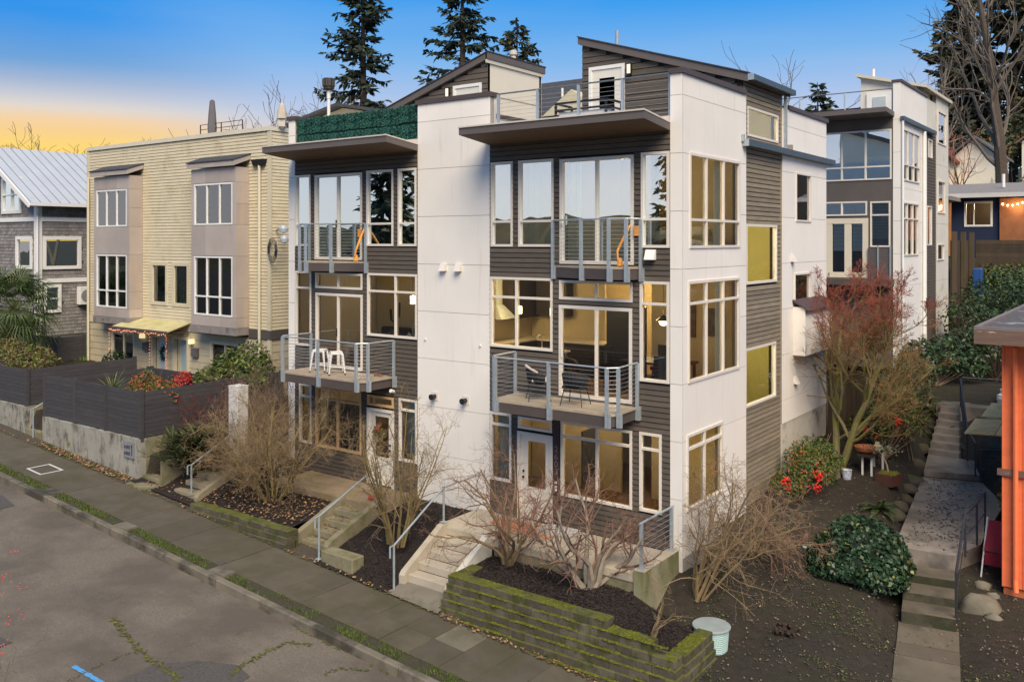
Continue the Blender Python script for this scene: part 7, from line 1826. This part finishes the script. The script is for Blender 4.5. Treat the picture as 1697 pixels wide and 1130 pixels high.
# rocks along the path
def rock(x, y, s, label, seed, mat, z=None, flat=.85):
    rnd = random.Random(seed); mb = MB(); n, k = 9, 5
    z = gz(x, y) if z is None else z; base = []
    for j in range(k + 1):
        el = lerp(-.5, 1.57, j / k)
        for i in range(n):
            a = i * 6.283 / n; d = Vector((math.cos(a) * math.cos(el), math.sin(a) * math.cos(el), math.sin(el))); q = s * (1 + .45 * mnoise.noise(d * 1.4 + Vector((seed, 0, 0))))
            mb.v.append((x + d.x * q * 1.25, y + d.y * q, z + d.z * q * flat))
    for j in range(k):
        for i in range(n): mb.f.append((j * n + i, j * n + (i + 1) % n, (j + 1) * n + (i + 1) % n, (j + 1) * n + i)); mb.mi.append(0)
    mb.build('rock', mat, None, True, label=label, cat='rock', group='rocks edging the garden path')
RK = M('mossy_rock', (.075, .064, .05), .9, .3, 5, bump=.6, bscale=20, bdist=.02, c2=(.06, .068, .014), c2scale=4, c2lo=.45, c2hi=.6, c2up=1)
for i, (x_, y_, s, lb) in enumerate(((3.35, 5.35, .27, 'large mossy rock at the front left corner of the landing'), (3.05, 6.6, .17, 'small rock second along the landing edge'), (2.95, 7.5, .19, 'mossy rock midway along the landing edge'), (2.85, 8.4, .18, 'dark rock opposite the trough planter'), (2.72, 9.4, .2, 'rock beside the trough planter'), (2.6, 10.6, .26, 'bright mossy rock at the upper landing corner'), (2.3, 12.4, .22, 'mossy rock beside the first upper step'), (2.2, 13.8, .2, 'rock beside the middle of the upper steps'), (5.45, 3.3, .3, 'broad pale rock right of the lower railing'), (5.75, 3.0, .12, 'small pale stone right of the broad rock'), (5.35, 4.3, .13, 'small stone behind the broad pale rock'), (5.6, 3.9, .1, 'smallest pale stone near the orange wall'))):
    rock(x_, y_, s * 1.15, lb, 100 + i, RK if i < 8 else M('pale_rock', (.17, .15, .11), .9, .2, 5, bump=.5, bscale=20))
rt = MB(); 
stp = thing('rotten_stump', gb(2.55, -.05), 'dark rotten stump lying on the bare soil', 'stump')
for i in range(14):
    rnd = random.Random(200 + i); p = Vector(gb(2.45 + i * .02, .05 - .03 * i)) + Vector((rnd.gauss(0, .12), rnd.gauss(0, .1), .03)); rt.tube([p, p + Vector((rnd.uniform(-.12, .2), rnd.uniform(-.25, .1), rnd.uniform(.02, .12)))], [.06, .03], 6)
rt.build('wood', M('rotten_wood', (.045, .03, .02), .95, .4, 12, bump=.8, bscale=25, bdist=.03), stp)
m = MB(); m.lathe(2.0, 3.0, [(.16, gz(2, 3) + .02), (.16, gz(2, 3) + .05), (.02, gz(2, 3) + .055)], 16); m.build('stepping_disc', MINT, None, label='round pale green disc lying on the soil by the brush heap', cat='disc')
# potted bench
zt = gz(1.95, 8.2)
pb = thing('plant_bench', (1.95, 8.6, zt), 'low dark plank bench on white legs holding pots', 'bench')
m = MB(); m.box(1.72, 2.12, 8.0, 9.5, zt + .52, zt + .58); m.build('plank', WOODD, pb)
for y_ in (8.15, 9.35):
    for x_ in (1.78, 2.02):
        m = MB(); m.box(x_, x_ + .05, y_, y_ + .05, zt - .15, zt + .518); m.build('leg', FRAMEW, pb)
TER = M('terracotta', (.36, .12, .05), .8, .2, 6)
m = MB(); m.lathe(1.85, 8.25, [(.14, zt + .582), (.26, zt + .66), (.30, zt + .76), (.27, zt + .76), (.22, zt + .70), (.02, zt + .68)], 18); m.build('pot', TER, None, label='wide terracotta bowl on the plank bench', cat='pot')
m = MB(); m.box(1.93, 2.12, 8.75, 8.95, zt + .582, zt + .70); m.box(1.98, 2.08, 8.8, 8.9, zt + .701, zt + .80); m.build('pot', M('cream_pot', (.62, .55, .36), .6, .1), None, label='cream block ornament on the plank bench', cat='ornament')
m = MB(); m.lathe(1.6, 7.4, [(.11, gz(1.6, 7.4)), (.13, gz(1.6, 7.4) + .24), (.14, gz(1.6, 7.4) + .25), (.11, gz(1.6, 7.4) + .25), (.1, gz(1.6, 7.4) + .18)], 14); m.build('pot', M('blue_white_pot', (.5, .52, .62), .4, .5, 14), None, label='blue and white pot left of the plank bench', cat='pot')
m = MB(); z_ = gz(1.3, 7.2); m.box(1.2, 1.45, 7.05, 7.35, z_, z_ + .3); m.build('stone_block', CONCM, None, label='pale mossy block left of the blue pot', cat='block', bevel=.03)
zt = gz(2.55, 7.9)
tr_ = thing('trough_planter', (2.55, 7.9, zt), 'square reddish trough planter with a twisted little tree', 'planter')
m = MB(); m.prism([(2.25, 7.7), (2.7, 7.6), (2.85, 8.1), (2.4, 8.2)], zt - .05, zt + .25); m.build('trough', M('red_brown_wood', (.085, .035, .025), .8, .2), tr_)
m = MB()
for i in range(200):
    rnd = random.Random(300 + i); moss_pad(m, rnd.uniform(2.35, 2.75), rnd.uniform(7.75, 8.1), zt + .25, .05, rnd, .05)
m.build('moss', MOSS, tr_)
m = MB(); m.tube([(2.55, 7.9, zt + .25), (2.5, 7.95, zt + .45), (2.42, 8.0, zt + .6), (2.4, 8.05, zt + .85)], [.025, .02, .016, .01], 6); m.build('stem', GREYB, tr_)
m = MB(); rnd = random.Random(301)
for i in range(220): leaf(m, Vector((2.4 + rnd.gauss(0, .22), 8.05 + rnd.gauss(0, .2), zt + .85 + rnd.gauss(0, .07))), (Vector((0, 0, 1)) + rv(rnd) * .5).normalized(), .035, .018, rnd)
m.build('foliage', M('pale_grey_leaf', (.20, .22, .15), .7, .2, island=.4), tr_)
for (x_, y_, s, mt, lb) in ((5.35, 6.4, .14, TER, 'terracotta pot in the clutter by the orange wall'), (5.5, 6.0, .11, RED, 'red pot in the clutter by the orange wall'), (5.45, 7.2, .13, WHITEP, 'white pot in the clutter by the orange wall')):
    z_ = -.6; m = MB(); m.lathe(x_, y_, [(s * .7, z_), (s, z_ + .28), (s * 1.05, z_ + .29), (s * .8, z_ + .29), (s * .7, z_ + .2)], 12); m.build('pot', mt, None, label=lb, cat='pot')
leafy('clutter_plant', (5.3, 8.5, -.5), [(5.42, 8.4, .1, .3, .8, .5), (5.25, 10.4, .2, .4, .8, .6)], 1500, .05, [(LD, .5), (LB, .3), (BERRY, .06), (LY, .14)], 'dark mixed plants between the railing and orange wall', 30)
# conifers
NEED3 = M('needle_brown_green_hazed', (.060, .060, .032), .8, .3, 1.0, island=.5)  # far hillside needles: brown green, lightened in the colour for distance haze
NEED = M('needle_green', (.026, .040, .020), .7, .3, 1.5, island=.5); NEED2 = M('needle_olive', (.045, .052, .020), .7, .3, 1.5, island=.5); CBK = bark('conifer_bark', (.075, .055, .04))
def conifer(base, h, rad, seed, label, mat, levels=44, start=.25, dens=1.0, spray=.55, sparse=.15, shape=.8):
    rnd = random.Random(seed); t = thing('conifer', base, label, 'tree'); bx, by, bz = base
    tr = MB(); tr.tube([(bx, by, bz - .4), (bx + .1, by, bz + h * .5), (bx, by, bz + h)], [h * .018, h * .011, .02], 8); tr.build('trunk', CBK, t)
    fo = MB(); br_ = MB()
    for i in range(levels):
        f = i / (levels - 1); z = bz + h * lerp(start, .985, f); L0 = rad * (1 - f) ** shape + .25
        for k in range(5):
            if rnd.random() < sparse: continue
            a = rnd.uniform(0, 6.283); L_ = L0 * rnd.uniform(.45, 1.2); d = Vector((math.cos(a), math.sin(a), rnd.uniform(-.12, .28))); p = Vector((bx, by, z)); pts = [p]; ns = 5
            for s_ in range(ns):
                d = (d + Vector((0, 0, -.10 + .07 * s_))).normalized(); p = p + d * L_ / ns; pts.append(p)
            br_.tube(pts, [.05 * (1 - f) + .012, .03, .025, .02, .012, .006], 3, cap=False)
            m_ = int((5 + L_ * 8) * dens)
            for q in range(m_):
                u_ = rnd.uniform(.12, 1.0) * ns; j = min(int(u_), ns - 1); c = pts[j].lerp(pts[j + 1], u_ - j); dd = (pts[j + 1] - pts[j]).normalized()
                sd_ = Vector((-dd.y, dd.x, 0)) * rnd.choice((-1, 1)); o = (sd_ * rnd.uniform(.2, 1) + dd * rnd.uniform(.1, .8) + Vector((0, 0, rnd.uniform(-.75, .1)))).normalized()
                l = spray * rnd.uniform(.5, 1.2); w = o.cross(rv(rnd)).normalized() * l * .17; mid = c + o * l * .5
                fo.quad(c, mid - w, c + o * l, mid + w)
    fo.build('crown', mat, t); br_.build('branches', CBK, t)
conifer((-35.2, 25, 3), 23.5, 3.4, 1, 'tall ragged conifer left of centre against the blue sky', NEED, 46, .30, 1.5, .62, .22, .62)
conifer((-33.6, 33.6, 4), 25.5, 3.7, 2, 'second tall ragged conifer behind the left penthouse', NEED, 46, .35, 1.5, .66, .30, .6)
conifer((-32.7, 39.3, 5), 19.3, 2.3, 3, 'smaller evergreen crown right of the cream chimney pipe', NEED2, 26, .45, 1.5, .6, .2, .45)
conifer((-7.2, 33, 5), 10.6, 2.3, 4, 'small conifer between the right penthouse and rear house', NEED, 26, .3, 1.4, .5, .2, .8)
conifer((-4.4, 34.5, 5), 8.4, 1.6, 5, 'little conifer just left of the rear penthouse', NEED, 20, .3, 1.4, .45, .2, .8)
conifer((-11.4, 103, 13), 26.5, 7.0, 6, 'broad dark conifer left of the huge bare tree', NEED3, 40, .12, 2.0, 1.25, .28, .6)
conifer((-5.7, 100.6, 13), 28.5, 6.8, 7, 'tallest dark conifer directly behind the huge bare tree', NEED3, 42, .12, 2.0, 1.25, .28, .6)
conifer((1.3, 111, 15), 23.0, 7.0, 8, 'dark conifer right of the huge bare tree', NEED3, 34, .1, 2.0, 1.25, .28, .6)
conifer((-14.5, 112, 12), 19.0, 6, 9, 'distant conifer behind the rear townhouse', NEED3, 30, .1, 1.6, 1.1, .25, .7)
conifer((8, 96, 14), 19.0, 6.5, 10, 'conifer at the right edge on the slope', NEED3, 32, .1, 1.6, 1.1, .25, .6)
leafy('slope_bushes', (-2, 58, 7), [(-11, 90, 14, 4, 3, 4), (-7, 92, 15.5, 4, 3, 4), (-2.5, 96, 17, 5, 3, 4.5), (3, 94, 17, 5, 3, 4.5), (8, 90, 16, 5, 3, 4.5), (-4.5, 60, 8.5, 3, 2, 2), (.8, 58, 9.5, 2.5, 2, 2.2), (4, 56, 9, 3, 2, 2.4), (8, 54, 8.6, 3, 2, 2.4), (-9, 62, 9, 3, 2, 2.4)], 15000, .24, [(LD, .35), (LG, .3), (LB, .35)], 'dark bushes and scrub round the foot of the huge bare tree', 33, shell=.6)
# berry twigs by the roadside nearer the camera
bs = bare_shrub('berry_shrub', (-.3, -13.95, gz(-.3, -13.95) if False else zs(-.3) - .1), 4.3, .10, 5, 55, (BRN, BRN, BRN), 'thin red berried twigs at the left edge over the road', dict(O_P, n=(9, 4, 2), seg=(8, 4, 3), tip=.002, len=(.20, .5, .5), wig=(.08, .2, .25, .3), **{'from': ((.5, 1), (.2, 1), (.2, 1))}), r0=.012, lean=(.06, .02), ring=.25)
rnd = random.Random(56); mb = MB()
for i in range(26):
    c = (.1 + rnd.gauss(0, .18), -13.75 + rnd.gauss(0, .15), rnd.uniform(2.4, 4.0))
    for _ in range(4): bead(mb, c[0] + rnd.gauss(0, .02), c[1] + rnd.gauss(0, .02), c[2] + rnd.gauss(0, .02), .007)
mb.build('berries', BERRY, bs)

# trees and a wooded ridge across the street, behind the camera (seen mirrored in the windows)
conifer((-37.4, -30, .6), 17.5, 3.4, 21, 'conifer across the street mirrored in the upper left windows', NEED2, 40, .2, 1.0, .9, .25, .7)
conifer((-14.2, -30, -.4), 14.5, 2.3, 23, 'conifer across the street mirrored in the upper right windows', NEED2, 34, .2, 1.0, .8, .25, .7)
rg = MB(); n_ = 240
pr_ = []
for i in range(n_ + 1):
    x_ = lerp(-700, 500, i / n_); h_ = 17 + 5 * mnoise.noise((x_ * .006, 0, 0)) + 3.5 * mnoise.noise((x_ * .05, 1, 0)) + 2.5 * mnoise.noise((x_ * .19, 2, 0))
    pr_.append((x_, h_))
for (x0, h0), (x1, h1) in zip(pr_, pr_[1:]):
    rg.quad((x0, -420, -30), (x1, -420, -30), (x1, -340, h1), (x0, -340, h0)); rg.quad((x0, -340, h0), (x1, -340, h1), (x1, -260, -25), (x0, -260, -25))
rg.build('hills', M('far_woods', (.075, .062, .03), .95, .4, .05), kind='structure')
